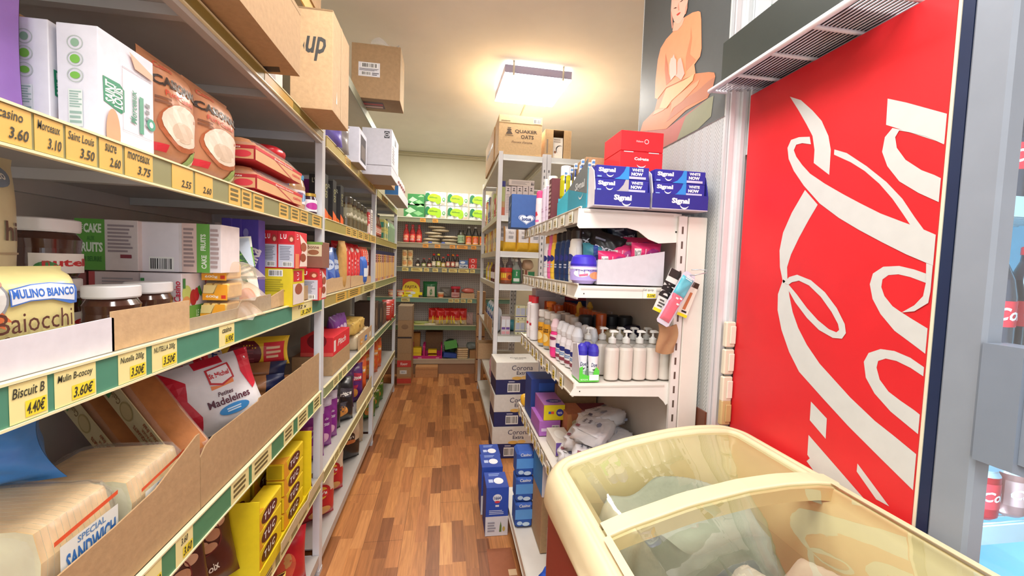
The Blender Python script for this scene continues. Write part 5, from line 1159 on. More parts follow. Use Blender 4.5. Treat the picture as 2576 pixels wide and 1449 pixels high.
mb2 = mb.build('cardboard_box'); tag(mb2, 'brown cardboard box with a white bar code label on the highest shelf', 'box')
mb = B(); mb.grid(lambda u, v: (-.40+.17*u, 2.795+.02*v, 2.8425+.03*v+.02*math.sin(u*6)*(.3+v)), 14, 3, clear('#ffffff', .1, .2, .45, '#e4e4e4')); tag(mb.build('plastic_wrap'), 'scrap of clear plastic wrap on top of the bar-coded box', 'wrap'); bpy.data.objects['plastic_wrap'].location = (-.10, -.0, 0)
# coffee shelf
z = ZS[1]
CAP = [('p', [(0, 0), (.95, 0), (.95, .14), (.1, .40), (0, .40)], '#f07828'), ('t', "L'OR", .5, .84, .10, '#b9b79a', {'w': .6}), ('r', .0, .96, 1, 1, '#55524a')]
def capsule(): return carton('coffee_box', .07, .07, .235, '#23201f:card', F=CAP, R=[('p', [(0, 0), (1, 0), (1, .2), (0, .3)], '#e86a34'), ('t', 'oro', .5, .65, .16, '#8f8a5c', {'rot': 90, 'w': .3})])
for k in range(3):
    inst('caps', capsule, 'black and orange coffee capsule box, %s from the white post' % ORD[k], 'coffee box', (-.635+.0*k, 2.22+.16*k, z+.0005), 0, 'black coffee boxes')
o = carton('coffee_box', .11, .06, .26, '#e4e0e6:card', F=[('r', .0, .45, .5, .92, '#9a2a8c'), ('ring', .75, .8, .05, .012, '#2a2a2a')]); put(o, 'white and purple coffee box behind the black and orange ones', 'coffee box', (-.72, 2.44, z+.0005), 0)
def cofjar(): return round_pack('coffee_jar', [(.03, 0), (.04, .01), (.042, .06), (.034, .14), (.036, .15)], ['#4a3420:liquid', '#5c5238:liquid', '#6a6044:liquid', '#4a3420:liquid'], cap=[(.038, .1502), (.039, .18), (.036, .186)], capmat='#3a3226:plastic', label=(.0405, .05, .12, '#8a8468', [('t', 'café', .5, .5, .3, '#e8e0c8')], 1.1), n=18, capname='lid')
for k in range(5):
    inst('cofj', cofjar, 'olive coffee jar with dark lid, %s after the capsule boxes' % ORD[k], 'coffee jar', (-.60+.0*k, 2.63+.115*k, z), .9, 'olive coffee jars')
o = carton('tea_box', .07, .10, .17, '#c43a3a:card', F=[('r', .1, .1, .9, .5, '#efe4dc'), ('l', .15, .6, .85, .9, 3, '#f0dada')], L=[('r', .0, .0, 1, .4, '#e8e0d8')]); put(o, 'red and white box after the olive coffee jars', 'box', (-.625, 3.25, z+.0005), LEFT)
o = carton('tea_box', .07, .10, .20, '#e6e2de:card', F=[('l', .1, .2, .9, .9, 8, '#9a7a6a')]); put(o, 'white printed box at the far end of the coffee shelf', 'box', (-.625, 3.36, z+.0005), LEFT)
for k in range(4):
    inst('cofj', cofjar, 'dark-lidded coffee jar in the back row, %s from the white post' % ORD[k], 'coffee jar', (-.72, 2.66+.13*k, z), .9, 'olive coffee jars')
# sweets shelf
z = ZS[2]
def standbag(col, w, h, d, seed, art, key, label, cat, loc, rz, grp=None, **kw):
    return inst(key, lambda: bag('sweet_bag' if cat == 'sweet bag' else 'snack_bag', w, h, d, col, art=art, seed=seed, wr=.09), label, cat, loc, rz, grp, **kw)
BL = [('e', .5, .6, .35, .12, '#c8d4e8'), ('t', 'gaufre', .5, .6, .08, '#2c4a9a', {'w': .5}), ('e', .5, .3, .3, .15, '#3a5cb0')]
for k, y in enumerate((2.16, 2.30, 2.43)):
    standbag('#5a7ac0:film', .13, .24, .06, 111, BL, 'bluebag', 'blue and clear biscuit bag, %s from the white post' % ORD[k], 'biscuit bag', (-.62, y, z), .9, 'blue biscuit bags', rx=-.12)
RD = [('r', .2, .2, .5, .8, '#e84848'), ('l', .6, .2, .9, .7, 5, '#f0c0c0'), ('e', .3, .85, .12, .05, '#f0dcd0')]
for k in range(7):
    standbag('#d01c28:film', .085, (.28, .26, .25, .25, .24, .24, .24)[k], .075, 113+k, RD, 'redpk%d' % (k % 2), 'bright red sweet pack, %s along the middle shelf of the second bay' % ORD[k], 'sweet bag', (-.63, 2.52+.085*k, z), LEFT-.3, 'bright red sweet packs')
o = bag('baguette_pack', .07, .28, .05, '#c89a54:bread', seed=120, wr=.05); put(o, 'golden breadstick pack standing among the red packs', 'snack pack', (-.585, 2.475, z), LEFT-.3)
for k in range(3):
    standbag('#e84a38:film', .07, .27, .05, 123, [('r', .3, .1, .7, .5, '#f0e0d8'), ('t', 'Maltes', .5, .75, .08, '#f4e8d8', {'rot': 90, 'w': .3})], 'redlong', 'tall red and white packet, %s after the bright red sweet packs' % ORD[k], 'sweet bag', (-.61, 3.13+.075*k, z), LEFT-.2, 'tall red packets')
o = bag('blue_pack', .09, .20, .06, '#3a6ac8:film', art=[('r', .2, .3, .8, .6, '#dce4f0')], seed=125); put(o, 'blue and white packet in front of the tall red ones', 'snack pack', (-.585, 3.06, z), LEFT-.3)
o = strip('cardboard_flap', .56, .075, KL, jag=[(1, 1), (.35, .95), (.3, 1), (0, .85)]); put(o, 'tan cardboard edge before the blue biscuit bags', 'card', (-.5725, 2.36, z+.0065), LEFT)
o = strip('cardboard_flap', .68, .07, KL, jag=[(1, .7), (.2, 1), (0, 1)]); put(o, 'tan cardboard edge before the red sweet packs', 'card', (-.5725, 3.0, z+.0065), LEFT)
# brioche shelf
z = ZS[3]
box_x('cardboard_tray', 'cardboard box under the red brioche carton', 'box', 837, 880, 880, -.575, z, .20, KR, h=.10)
y_, w_, h_ = span_x(837, 880, 830, -.575, z)
o = carton('brioche_box', w_*.95, .16, .10, '#d8242e:card', F=[('t', 'Pitch', .5, .55, .35, '#f2e4e0', {'w': .5, 'sh': .25}), ('r', .04, .2, .14, .8, '#f2e4e0')], L=[('e', .5, .8, .3, .4, '#8a1a24'), ('r', 0, 0, 1, .2, '#e85a50')]); put(o, 'bright red brioche carton resting on a cardboard box', 'brioche box', (-.575-.08, y_, z+.1015), LEFT)
for k in range(3):
    standbag('#7a3a98:film', .09, .27, .07, 131, [('r', .2, .3, .8, .5, '#a878c0'), ('e', .5, .7, .2, .08, '#e0c8e4')], 'purpk', 'violet snack packet, %s behind the red brioche carton' % ORD[k], 'snack bag', (-.66, 2.62+.08*k, z), LEFT-.4, 'violet snack packets')
for k in range(3):
    put(brick('brioche_pack', .14, .18, .10, '#d8c39c:film', art=[('r', .2, .3, .8, .7, ('#e8a030', '#3f7fd0', '#e4d8c4')[k]), ('t', 'Toast', .5, .5, .2, '#f4f0e4')], seed=133+k, wr=.05), ('clear brioche pack with an orange label', 'clear toast pack with a blue label', 'clear toast pack with a cream label')[k]+' on the second bay bread shelf', 'bread', (-.66, 2.97+.16*k, z+(.0, .0, .0)[k]), LEFT)
put(brick('brioche_pack', .14, .40, .09, '#e0b860:film', seed=137, wr=.06), 'yellow wrapped brioche lying on top of the toast packs', 'bread', (-.66, 3.05, z+.103), 0)
o = strip('cardboard_flap', .50, .10, KL); put(o, 'tan cardboard edge before the toast packs', 'card', (-.567, 3.12, z+.0065), LEFT)
# crisps
def crisp(name, col, col2, word, seed, wcol='#f0ece4'):
    return lambda: bag(name, .21, .28, .12, col, art=[('p', [(.1, .75), (.5, .82), (.9, .75), (.85, .58), (.5, .62), (.15, .58)], col2), ('t', word, .5, .68, .10, wcol, {'w': .7, 'b': .05}), ('p', [(.3, .5), (.7, .5), (.5, .2)], col2), ('e', .5, .3, .2, .12, '#d89040')], seed=seed, wr=.12)
z = ZS[4]
for k, (x, y, key, col, lb) in enumerate(((-.66, 2.55, 'crk', '#1c1a20:film', 'black crisp bag, nearer one on the second bay lower shelf'), (-.62, 2.70, 'crk', '#1c1a20:film', 'black crisp bag, farther one, slumped over the shelf edge'), (-.66, 2.92, 'crp', '#5a2070:film', 'purple crisp bag next to the black ones'), (-.63, 3.06, 'crp', '#5a2070:film', 'purple crisp bag next to the orange one'), (-.64, 3.26, 'cro', '#e0602c:film', 'orange crisp bag at the end of the second bay'))):
    inst(key, crisp('crisp_bag', col, {'crk': '#4a4650', 'crp': '#c03050', 'cro': '#f0a040'}[key], 'Doritos', 140+len(key)+k), lb, 'crisp bag', (x-.035, y, z), .7, 'tortilla chip bags' if key != 'cro' else None)
def prawn(): return bag('prawn_cracker_bag', .17, .27, .09, '#8a2890:film', art=[('t', 'Chips de', .5, .62, .07, '#e8dcea', {'w': .5, 'sh': .2}), ('t', 'Crevettes', .5, .52, .08, '#e8dcea', {'w': .6, 'sh': .2}), ('r', .0, .86, 1, 1, '#c8b8c8'), ('e', .5, .25, .3, .1, '#d8a8c0')], seed=151, wr=.1)
for k, y in enumerate((2.18, 2.32, 2.44)):
    inst('prawn', prawn, 'purple prawn cracker bag, %s from the white post' % ORD[k], 'snack bag', (-.665, y, z), .8, 'purple prawn cracker bags')
o = strip('cardboard_flap', .55, .10, '#c8b48c:carton', jag=[(1, 1), (0, .7)]); put(o, 'cardboard edge before the purple and orange crisp bags', 'card', (-.5675, 3.13, z+.0065), LEFT)
z = ZS[5]
def lays(): return bag('crisp_bag', .21, .29, .12, '#c8222c:film', zones=lambda u, v: '#e0cdb4:film' if v > .62-.25*abs(u-.5) else '#c8222c:film', art=[('e', .5, .55, .28, .16, '#c8222c'), ('e', .5, .55, .2, .12, '#eec444'), ('p', [(.28, .6), (.72, .6), (.72, .48), (.28, .48)], '#d8303a'), ('t', "Lay's", .5, .54, .08, '#ffffff', {'w': .36, 'b': .04}), ('e', .5, .2, .3, .1, '#e0a860')], seed=161, wr=.09)
for k, (x, y) in enumerate(((-.63, 2.30), (-.64, 2.55), (-.72, 2.76))):
    inst('lays', lays, 'red and cream crisp bag, %s from the white post on the bottom shelf' % ORD[k], 'crisp bag', (x-.035, y, z), .75, 'red and cream crisp bags')
o = bag('crisp_bag', .21, .29, .12, '#2a2422:film', zones=lambda u, v: '#cbb598:film' if v > .5 else '#241f1e:film', art=[('e', .5, .6, .2, .12, '#3a241c'), ('t', "Lay's", .5, .6, .08, '#efe8dc', {'w': .3}), ('e', .5, .5, .2, .05, '#c87840')], seed=163, wr=.09)
put(o, 'black and cream crisp bag on the bottom shelf of the second bay', 'crisp bag', (-.665, 2.98, z), .75)
o = bag('crisp_bag', .21, .30, .12, '#b8a488:film', art=[('r', .3, .3, .5, .9, '#5a1c20'), ('r', .6, .3, .68, .9, '#3a1c20')], seed=164, wr=.09); put(o, 'beige crisp bag with dark stripes at the far end of the bottom shelf', 'crisp bag', (-.685, 3.22, z), .75)
# ================================================================ third bay
z = ZS[0]
mb = B(); mb.box(-.53, 3.70, z+.0005, -.42, 4.60, z+.004, '#cfc8c4:card'); mb.box(-.53, 3.70, z+.0041, -.42, 3.704, z+.085, '#3a7cc0:card'); mb.box(-.424, 3.7041, z+.0041, -.42, 4.60, z+.085, '#e4e2ea:card'); mb.box(-.53, 3.7041, z+.0041, -.526, 4.60, z+.085, '#d5d4dc:card'); mb.box(-.5259, 4.596, z+.0041, -.4241, 4.60, z+.085, '#d5d4dc:card')
tag(mb.build('card_tray'), 'long white card tray with a blue end overhanging the far top shelf', 'tray')
for k in range(6):
    o = inst('pkpack', lambda: bag('paper_pack', .09, .22, .06, '#d8c4c4:card', art=[('r', 0, .6, 1, .7, '#8a5a5c'), ('e', .5, .4, .3, .1, '#efe8e8')], seed=171), 'pale pink packet in the white tray, %s along' % ORD[k], 'packet', (-.475, 3.80+.13*k, z+.0045), LEFT-.5, 'pale pink packets')
z = ZS[1]
def brownb(): return round_pack('sauce_bottle', [(.028, 0), (.03, .01), (.03, .12), (.014, .17), (.013, .19)], '#6a3420:liquid', cap=[(.015, .1902), (.015, .21)], capmat='#222222:plastic', label=(.03, .03, .10, '#b8604c', [('l', .1, .2, .9, .8, 3, '#f0d8c8')], 1.5), n=14)
for k in range(3): inst('brb', brownb, 'brown sauce bottle with dark cap, %s in the far bay' % ORD[k], 'bottle', (-.60, 3.58+.11*k, z), 1.0, 'brown sauce bottles')
def ygbox(): return carton('tin_box', .10, .16, .095, '#cfc878:card', F=[('r', .0, .3, 1, .7, '#3f8f78'), ('e', .5, .5, .2, .25, '#efe8c8')], L=[('r', .05, .25, .95, .75, '#3f8f78'), ('e', .5, .5, .25, .2, '#f0e8c0')])
for k in range(4): inst('ygb', ygbox, 'yellow and green carton, %s level, %s stack in the far bay' % (('lower', 'upper')[k % 2], ('nearer', 'farther')[k//2]), 'carton', (-.65, 4.05+.13*(k//2), z+.0005+.097*(k % 2)), LEFT, 'yellow and green cartons')
def greenb(): return round_pack('green_bottle', [(.03, 0), (.034, .02), (.034, .16), (.016, .21)], '#8fae8c:liquid', cap=[(.018, .2102), (.018, .235)], capmat='#c8c8b8:plastic', n=14)
for k in range(4): inst('grb', greenb, 'pale green bottle, %s in the far bay' % ORD[k], 'bottle', (-.60, 4.40+.11*k, z), 0, 'pale green bottles')
z = ZS[2]
def noodle(c): return lambda: carton('pasta_pack', .07, .05, .26, c, F=[('r', .15, .1, .85, .6, '#e8c07c'), ('r', 0, .88, 1, 1, '#2a2c50'), ('l', .2, .62, .8, .85, 3, '#7a4a30')])
for k in range(11):
    c = ('#b8807c:card', '#d8a050:card', '#c8a890:card')[k % 3]
    inst('nood'+c, noodle(c), ('dusty pink', 'amber', 'tan')[k % 3]+' pasta packet, %s of its colour along the far bay' % ORD[k//3], 'pasta packet', (-.60, 3.60+.11*k, z+.0005), LEFT-.3, 'pasta packets')
z = ZS[3]
for k in range(3):
    o = carton('dark_carton', .20, .16, .26-.03*k, ('#5a4438:card', '#3c3430:card', '#6a4a3a:card')[k], F=[('e', .5, .5, .2, .3, '#8a7258')]); put(o, ('brown', 'blackish', 'reddish brown')[k]+' carton on the far bay shelf below the pasta', 'carton', (-.66, 3.68+.25*k, z+.0005), LEFT)
for k in range(2):
    o = bag('snack_bag', .14, .20, .08, '#c83a30:film', art=[('l', .2, .3, .8, .8, 5, '#f0d8d0')], seed=176+k); put(o, 'red printed packet leaning out of the far bay, %s one' % ('nearer', 'farther')[k], 'snack bag', (-.60, 4.36+.20*k, z), .6)
z = ZS[4]
for k, y in enumerate((3.66, 3.86, 4.06)): inst('cro', None, 'orange crisp bag in the far bay, %s one' % ('nearest', 'middle', 'farthest')[k], 'crisp bag', (-.68, y, z), .75, 'orange crisp bags')
z = ZS[5]
for k, y in enumerate((3.75, 3.98, 4.22)):
    inst('crg', crisp('crisp_bag', '#3f7a34:film', '#88b04c', 'Bio', 181), 'green crisp bag at the bottom of the far bay, %s one' % ('nearest', 'middle', 'farthest')[k], 'crisp bag', (-.68, y, z), .75, 'green crisp bags')
# cartons stacked on the floor beyond the left racks
zc = 0
for k, (h, c, art) in enumerate(((.10, '#b07a4c:carton', [('r', 0, .2, 1, .8, '#c03a2a')]), (.115, '#a8845c:carton', [('r', .2, .3, .7, .7, '#d8d0c4'), ('bc', .3, .35, .6, .65)]), (.17, '#a8845c:carton', [('r', 0, .02, 1, .5, '#c8382c'), ('t', 'Knorr', .5, .25, .2, '#efe0d8', {'w': .5})]), (.20, KR2, [('r', .0, .9, 1, 1, '#3a2c24')]), (.20, KR2, [('e', .5, .6, .25, .15, '#8a6a48')]), (.17, '#a08a70:carton', []))):
    o = carton('cardboard_box', .165, .30, h, c, F=art); put(o, 'cardboard box in the floor stack beyond the left racks, ' + ('lowest, with a red band', 'second, with a bar code label', 'third, half red', 'fourth, with a dark edge', 'fifth, with a faint round mark', 'topmost, greyish')[k], 'box', (-.475, 5.26, zc+.0005+.001*k), 0); zc += h
# ================================================================ goods on the end shelving
def fc(name, label, cat, a, b_, t, lv, d, base, group=None, dy=.012, zo=0, **kw):
    return box_c(name, label, cat, a, b_, t, FY+dy, FZ[lv]+zo+.0003, d, base, group, **kw)
LF = [('p', [(.05, .45), (.3, .75), (.6, .5), (.3, .3)], '#bfe6c0'), ('p', [(.45, .35), (.7, .5), (.95, .3), (.7, .15)], '#8fcf8c'), ('p', [(.1, .1), (.25, .3), (.45, .05)], '#dff4d8'), ('p', [(.6, .75), (.8, .95), (.98, .8)], '#a8dca0')]
fc('tissue_pack', 'green leaf-patterned paper pack, lower left on the highest end shelf', 'paper pack', 1016, 1068, 512, 0, .25, '#3f8f4c:card', 'leaf patterned packs', F=LF)
fc('tissue_pack', 'green leaf-patterned paper pack, upper left on the highest end shelf', 'paper pack', 1026, 1068, 476, 0, .25, '#3f8f4c:card', 'leaf patterned packs', zo=.157, F=LF, h=.15)
def towels():
    r = root('paper_towel_pack'); w, h = .262, .175; mb = B()
    for i in range(3): mb.lathe([(.042, .002), (.0435, .006), (.0435, h-.008), (.042, h-.003)], '#f2f4ec:card', 14, T=Matrix.Translation((-.088+.088*i, 0, 0)))
    mb.build('paper_rolls', r)
    mb = B(); fn = lambda u, v: ((u-.5)*w, -.0455-.0*abs(math.sin(3*PI*u)), v*h)
    mb.grid(lambda u, v: ((u-.5)*w, -.0462+.004*(1-abs(math.sin(3*PI*u))), v*h), 24, 4, clear('#ffffff', .10, .15, .15))
    mb.face_art('F', (-w/2, -.0468, 0, w/2, 0, h), [('e', .13, .58, .13, .32, '#1f7a4a'), ('r', .0, .22, .04, .5, '#1f7a4a'), ('e', .42, .54, .28, .30, '#a8d81c'), ('e', .62, .42, .14, .34, '#9fd020'), ('e', .3, .48, .18, .2, '#a8d81c'), ('r', .2, .52, .58, .56, '#2f5a1c'), ('r', .2, .60, .40, .63, '#3f6a2c'), ('e', .88, .45, .07, .14, '#3f9a3c'), ('e', .88, .45, .035, .08, '#e4f0dc'), ('r', .76, .1, .94, .22, '#e8b8a4')])
    mb.build('wrapping', r); return r
for row, t in enumerate((508, 468)):
    for k, (a, b_) in enumerate(((1069, 1124), (1126, 1180), (1182, 1236))):
        x, w_, h_ = span_c(a, b_, t, FY+.03, FZ[0]+(.178 if row else 0))
        inst('towel', towels, 'white and lime paper towel pack, %s row, %s from the left' % (('lower', 'upper')[row], ORD[k]), 'paper towels', (x, FY+.075, FZ[0]+.0005+.178*row), 0, 'lime paper towel packs', s=(w_/.262*.98, 1, 1))
# second shelf
def syrup(): return round_pack('syrup_bottle', [(.034, 0), (.038, .01), (.038, .15), (.018, .21), (.016, .235)], '#a01c20:liquid', cap=[(.018, .2352), (.019, .262), (.016, .265)], capmat='#b03038:plastic', label=(.038, .03, .13, '#e04038', [('e', .5, .6, .3, .25, '#f0a080'), ('l', .2, .1, .8, .35, 2, '#f4e0d8')], 1.3), n=16)
for k, px in enumerate((1022, 1038, 1054)):
    inst('syr', syrup, 'red syrup bottle, %s from the left on the end shelf' % ORD[k], 'bottle', (P(px, 600, Y=FY+.06).x, FY+.06, FZ[1]), 0, 'red syrup bottles', s=(1, 1, .92))
def rice(): return brick('rice_bag', .23, .16, .035, '#d8c8a8:film', e=2.6, seed=201, wr=.10)
RL = [(1086, 0, 0), (1086, 1, .05), (1098, 2, -.05), (1090, 3, .08), (1130, 0, 0), (1132, 1, -.1), (1134, 2, .1), (1108, 4, .0), (1098, 5, .12)]
for k, (px, lv, rz_) in enumerate(RL):
    inst('rice', rice, 'beige rice bag, ' + ('bottom left of', 'second layer left of', 'third layer left of', 'fourth layer left of', 'bottom right of', 'second layer right of', 'third layer right of', 'fifth layer of', 'topmost of')[k] + ' the heap on the end shelf', 'rice bag', (P(px, 600, Y=FY+.1).x, FY+.10, FZ[1]+.001+.041*lv), rz_, 'beige rice bags')
for k, px in enumerate((1082, 1115)): inst('riceb', lambda: brick('label_patch', .05, .02, .028, '#3a54a8:film', e=4), 'small blue pack lying at the foot of the rice heap, %s' % ('left', 'right')[k], 'pack', (P(px, 608, Y=FY-.0).x, FY+.0155-.001, FZ[1]+.001), 0, name='blue_pack')
def bigjar(): return round_pack('pickle_jar', [(.045, 0), (.05, .01), (.05, .14), (.035, .17)], '#4a4638:liquid', cap=[(.036, .1702), (.036, .20)], capmat='#3a3430:plastic', label=(.05, .03, .13, '#a9c09a', [('l', .2, .2, .8, .8, 4, '#5f7a58')], 1.3), n=18, capname='lid')
inst('bigj', bigjar, 'dark jar with a pale green label right of the rice bags', 'jar', (P(1160, 600, Y=FY+.07).x, FY+.07, FZ[1]), 0)
def oil(): return round_pack('oil_bottle', [(.04, 0), (.044, .01), (.044, .14), (.02, .21), (.016, .23)], '#3c3a3a:liquid', cap=[(.018, .2302), (.018, .25)], capmat='#d8d4cc:plastic', label=(.044, .01, .125, '#e8a030', [('r', .12, .1, .88, .9, '#d8402c'), ('e', .5, .5, .25, .3, '#e88a70'), ('r', .2, .1, .8, .25, '#f0c8b8')], 1.2), n=18)
for k, px in enumerate((1179, 1196, 1214)):
    inst('oil', oil, 'dark bottle with orange and red label, %s right of the green-labelled jar' % ORD[k], 'bottle', (P(px, 600, Y=FY+.07).x, FY+.07, FZ[1]), 0, 'orange-labelled bottles')
# third shelf
def creamc(): return round_pack('cream_tin', [(.033, 0), (.034, .004), (.034, .108), (.032, .112)], '#e0cfa0:metal', label=(.034, .01, .10, '#e8d09c', [('e', .5, .5, .3, .3, '#d89a60'), ('l', .2, .7, .8, .95, 2, '#a8744c')], 1.4), n=16)
for k, (px, lv) in enumerate(((1018, 0), (1032, 0), (1018, 1), (1032, 1))):
    inst('crm', creamc, 'cream-coloured tin at the left of the soy sauce shelf, %s %s' % (('bottom', 'top')[lv], ('left', 'right')[k % 2]), 'tin', (P(px, 660, Y=FY+.06).x, FY+.06, FZ[2]+.113*lv), 0, 'cream tins')
def soy(cap, lab, h=1.0): return lambda: round_pack('soy_sauce_bottle', [(.03, 0), (.033, .01), (.033, .10), (.015, .15), (.014, .165)], '#2e1c18:liquid', cap=[(.019, .1652), (.02, .182), (.012, .19)], capmat=cap, label=(.033, .02, .09, lab, [('e', .5, .5, .28, .35, '#efe0c8'), ('r', .3, .1, .7, .2, '#5a3020')], 1.3), n=16)
SY = [(1051, '#b8b8b0:plastic', '#4a4a40', .62), (1066, '#a85048:plastic', '#8a9a50', .66), (1080, '#a85048:plastic', '#9a4a40', .66), (1091, '#d83028:plastic', '#c8c0a8', 1), (1103, '#e8e028:plastic', '#c8c860', 1), (1115, '#d85848:plastic', '#d8b860', .8), (1127, '#d83028:plastic', '#c87068', 1), (1139, '#f08a28:plastic', '#c86a58', 1), (1150, '#d83848:plastic', '#b8a098', 1)]
for k, (px, cp, lb, s) in enumerate(SY):
    inst('soy%d' % k, soy(cp, lb+':print'), 'soy sauce bottle, %s from the left, with %s cap' % (ORD[k], ('grey', 'dull red', 'dull red', 'red', 'yellow', 'salmon', 'bright red', 'orange', 'crimson')[k]), 'bottle', (P(px, 665, Y=FY+.05).x, FY+.05, FZ[2]), 0, 'soy sauce bottles', s=(.88, .88, s))
fc('tofu_box', 'blue and white tofu box, lower one right of the soy sauces', 'tofu box', 1156, 1177, 661, 2, .12, '#dfe4ea:card', 'tofu boxes', h=.055, F=[('t', 'TOFU', .5, .5, .6, '#2c3a5c', {'w': .85, 'b': .06})])
fc('tofu_box', 'blue tofu box, upper one right of the soy sauces', 'tofu box', 1156, 1177, 650, 2, .12, '#5a7ab0:card', 'tofu boxes', zo=.056, h=.055, F=[('e', .4, .5, .3, .3, '#dfe4ea')])
for k in range(2): fc('red_carton', 'red carton at the right end of the soy sauce shelf, %s' % ('lower', 'upper')[k], 'carton', 1180, 1200, 650, 2, .12, '#d83a34:card', 'red cartons', zo=.074*k, h=.073, F=[('ring', .5, .5, .32, .08, '#f0dcd8'), ('r', 0, .9, 1, 1, '#8a2420')])
# fajita shelf
fc('meal_kit_box', 'yellow and red fajita meal kit box on the end shelf', 'meal kit', 1013, 1056, 702, 3, .05, '#b8402c:card', dy=.06, F=[('e', .5, .38, .52, .5, '#e8d028'), ('t', 'FAJITA', .5, .55, .2, '#6a2418', {'w': .7, 'b': .02}), ('r', .5, .05, .98, .3, '#8ab43c'), ('e', .3, .15, .3, .15, '#d8a078')])
for k in range(2): fc('yellow_box', 'flat yellow box lying before the fajita kit, %s of two' % ('lower', 'upper')[k], 'box', (1011, 1016)[k], (1053, 1062)[k], 738, 3, .045, '#f0dc14:card', 'flat yellow boxes', zo=.036*k, h=.035, F=[('e', .5, .8, .14, .5, '#d8e4e8'), ('l', .1, .3, .4, .7, 2, '#6a5a1c')])
o = bag('tea_bag', .19, .215, .09, '#1f6a38:film', art=[('r', .3, .05, .85, .7, '#d4cbb8'), ('e', .58, .35, .1, .2, '#5a8a54')], seed=221); put(o, 'dark green bag with a cream label on the fajita shelf', 'tea bag', (P(1082, 720, Y=FY+.1).x, FY+.10, FZ[3]), 0)
def cup(): return round_pack('noodle_cup', [(.03, 0), (.04, .065), (.043, .07)], '#e8c89c:card', cap=[(.044, .0702), (.044, .076)], capmat='#f0ead8:card', label=(.038, .02, .05, '#d8703c', [], 1.2), n=16, capname='lid')
inst('cup', cup, 'small orange and cream cup beside the dark green bag', 'cup', (P(1109, 735, Y=FY+.06).x, FY+.06, FZ[3]), 0)
o = bag('grey_bag', .16, .14, .08, '#8f887e:film', seed=223, wr=.2); put(o, 'crumpled grey transparent bag behind the cup', 'bag', (P(1122, 720, Y=FY+.14).x, FY+.17, FZ[3]), 0)
def rjar(): return round_pack('paste_tub', [(.05, 0), (.055, .01), (.058, .12), (.06, .13)], '#8a2420:liquid', cap=[(.064, .1302), (.065, .155), (.06, .158)], capmat='#c0243a:plastic', label=(.057, .02, .08, '#d8a8a0', [('l', .2, .2, .8, .8, 3, '#8a2420')], 1.2), n=18, sx=1, pw=4, capname='lid')
inst('rjar', rjar, 'square red-lidded tub on the fajita shelf', 'tub', (P(1146, 730, Y=FY+.08).x, FY+.08, FZ[3]), 0)
o = fc('cardboard_tray', 'open cardboard tray at the right end of the fajita shelf', 'tray', 1160, 1194, 732, 3, .14, KL, h=.07)
put(blob('sausage_pack', .17, .09, .07, '#c86a5c:film', e=2.2, seed=5, wr=.1), 'pinkish red pack lying on the cardboard tray', 'pack', (P(1178, 722, Y=FY+.08).x, FY+.08, FZ[3]+.0705), 0)
for k in range(3):
    inst('bowl', lambda: round_pack('noodle_cup', [(.035, 0), (.048, .085), (.05, .09)], '#e8d0c0:card', cap=[(.051, .0902), (.051, .094)], capmat='#e07050:card', label=(.044, .02, .07, '#e05a40', [('e', .5, .5, .3, .35, '#f0d8a8')], 1.4), n=16, capname='lid'), 'red and white noodle cup, %s from the left post' % ORD[k], 'cup', (-.70+.11*k, FY+.07, FZ[3]), 0, 'red noodle cups')
# noodle shelf
for k in range(3):
    put(brick('noodle_packet', .20, .14, .022, ('#c8cc6a:film', '#b8c070:film', '#d8d0b0:film')[k], e=5, seed=231+k), ('yellow-green', 'dull green', 'pale')+() if False else ('yellow-green', 'dull green', 'pale beige')[k]+' noodle packet lying flat at the left of the noodle shelf', 'noodle packet', (P((1057, 1060, 1080)[k], 812, Y=FY+.1).x, FY+.10, FZ[4]+.001+(.0, .023, .0)[k]), (.0, .1, 0)[k])
def ndl(): return bag('noodle_bag', .155, .225, .09, '#c81e1c:film', zones=lambda u, v: '#c81e1c:film' if v > .45 else ('#e86a28:film' if v > .3 else '#c9b48c:film'), art=[('p', [(.2, .5), (.3, .6), (.35, .1), (.25, .1)], '#e8d83c'), ('p', [(.45, .5), (.52, .6), (.6, .1), (.5, .1)], '#e8d83c'), ('ring', .7, .15, .07, .03, '#efe8d8'), ('r', .2, .8, .8, .85, '#e85a50')], seed=241, wr=.12)
for k, (px, y) in enumerate(((1091, .10), (1108, .07), (1126, .10), (1143, .07), (1160, .10))):
    inst('ndl', ndl, 'red and orange noodle bag, %s from the left in the row' % ORD[k], 'noodle bag', (P(px, 800, Y=FY+y).x, FY+y, FZ[4]), .5 if k < 3 else -.2, 'red noodle bags')
o = bag('clear_bag', .10, .17, .07, '#b89a94:film', seed=245, wr=.2); put(o, 'translucent pinkish bag at the right end of the noodle shelf', 'bag', (P(1181, 800, Y=FY+.1).x, FY+.11, FZ[4]), 0)
# lowest shelf
MG = '#c01c6a:card'
mb = B(); a = P(1036, 890, Y=FY+.02).x; b_ = P(1112, 890, Y=FY+.02).x; zz = FZ[5]
mb.box(a, FY+.02, zz+.0005, b_, FY+.20, zz+.004, MG); mb.box(a, FY+.02, zz+.0041, b_, FY+.023, zz+.045, MG); mb.box(a, FY+.197, zz+.0041, b_, FY+.2, zz+.08, MG)
for u in (0, .36, .40, .96):
    x = a+(b_-a)*u; mb.prism([(FY+.0231, zz+.0041), (FY+.1969, zz+.0041), (FY+.1969, zz+.20), (FY+.06, zz+.19), (FY+.0231, zz+.16)], x, x+.014, MG, 'x')
mb.face_art('F', (a, FY+.02, zz, b_, FY+.2, zz+.045), [('l', .2, .2, .35, .6, 1, '#e8a8c8'), ('l', .8, .2, .92, .6, 1, '#e8a8c8')]); tag(mb.build('display_tray'), 'magenta divided display tray on the lowest end shelf', 'tray')
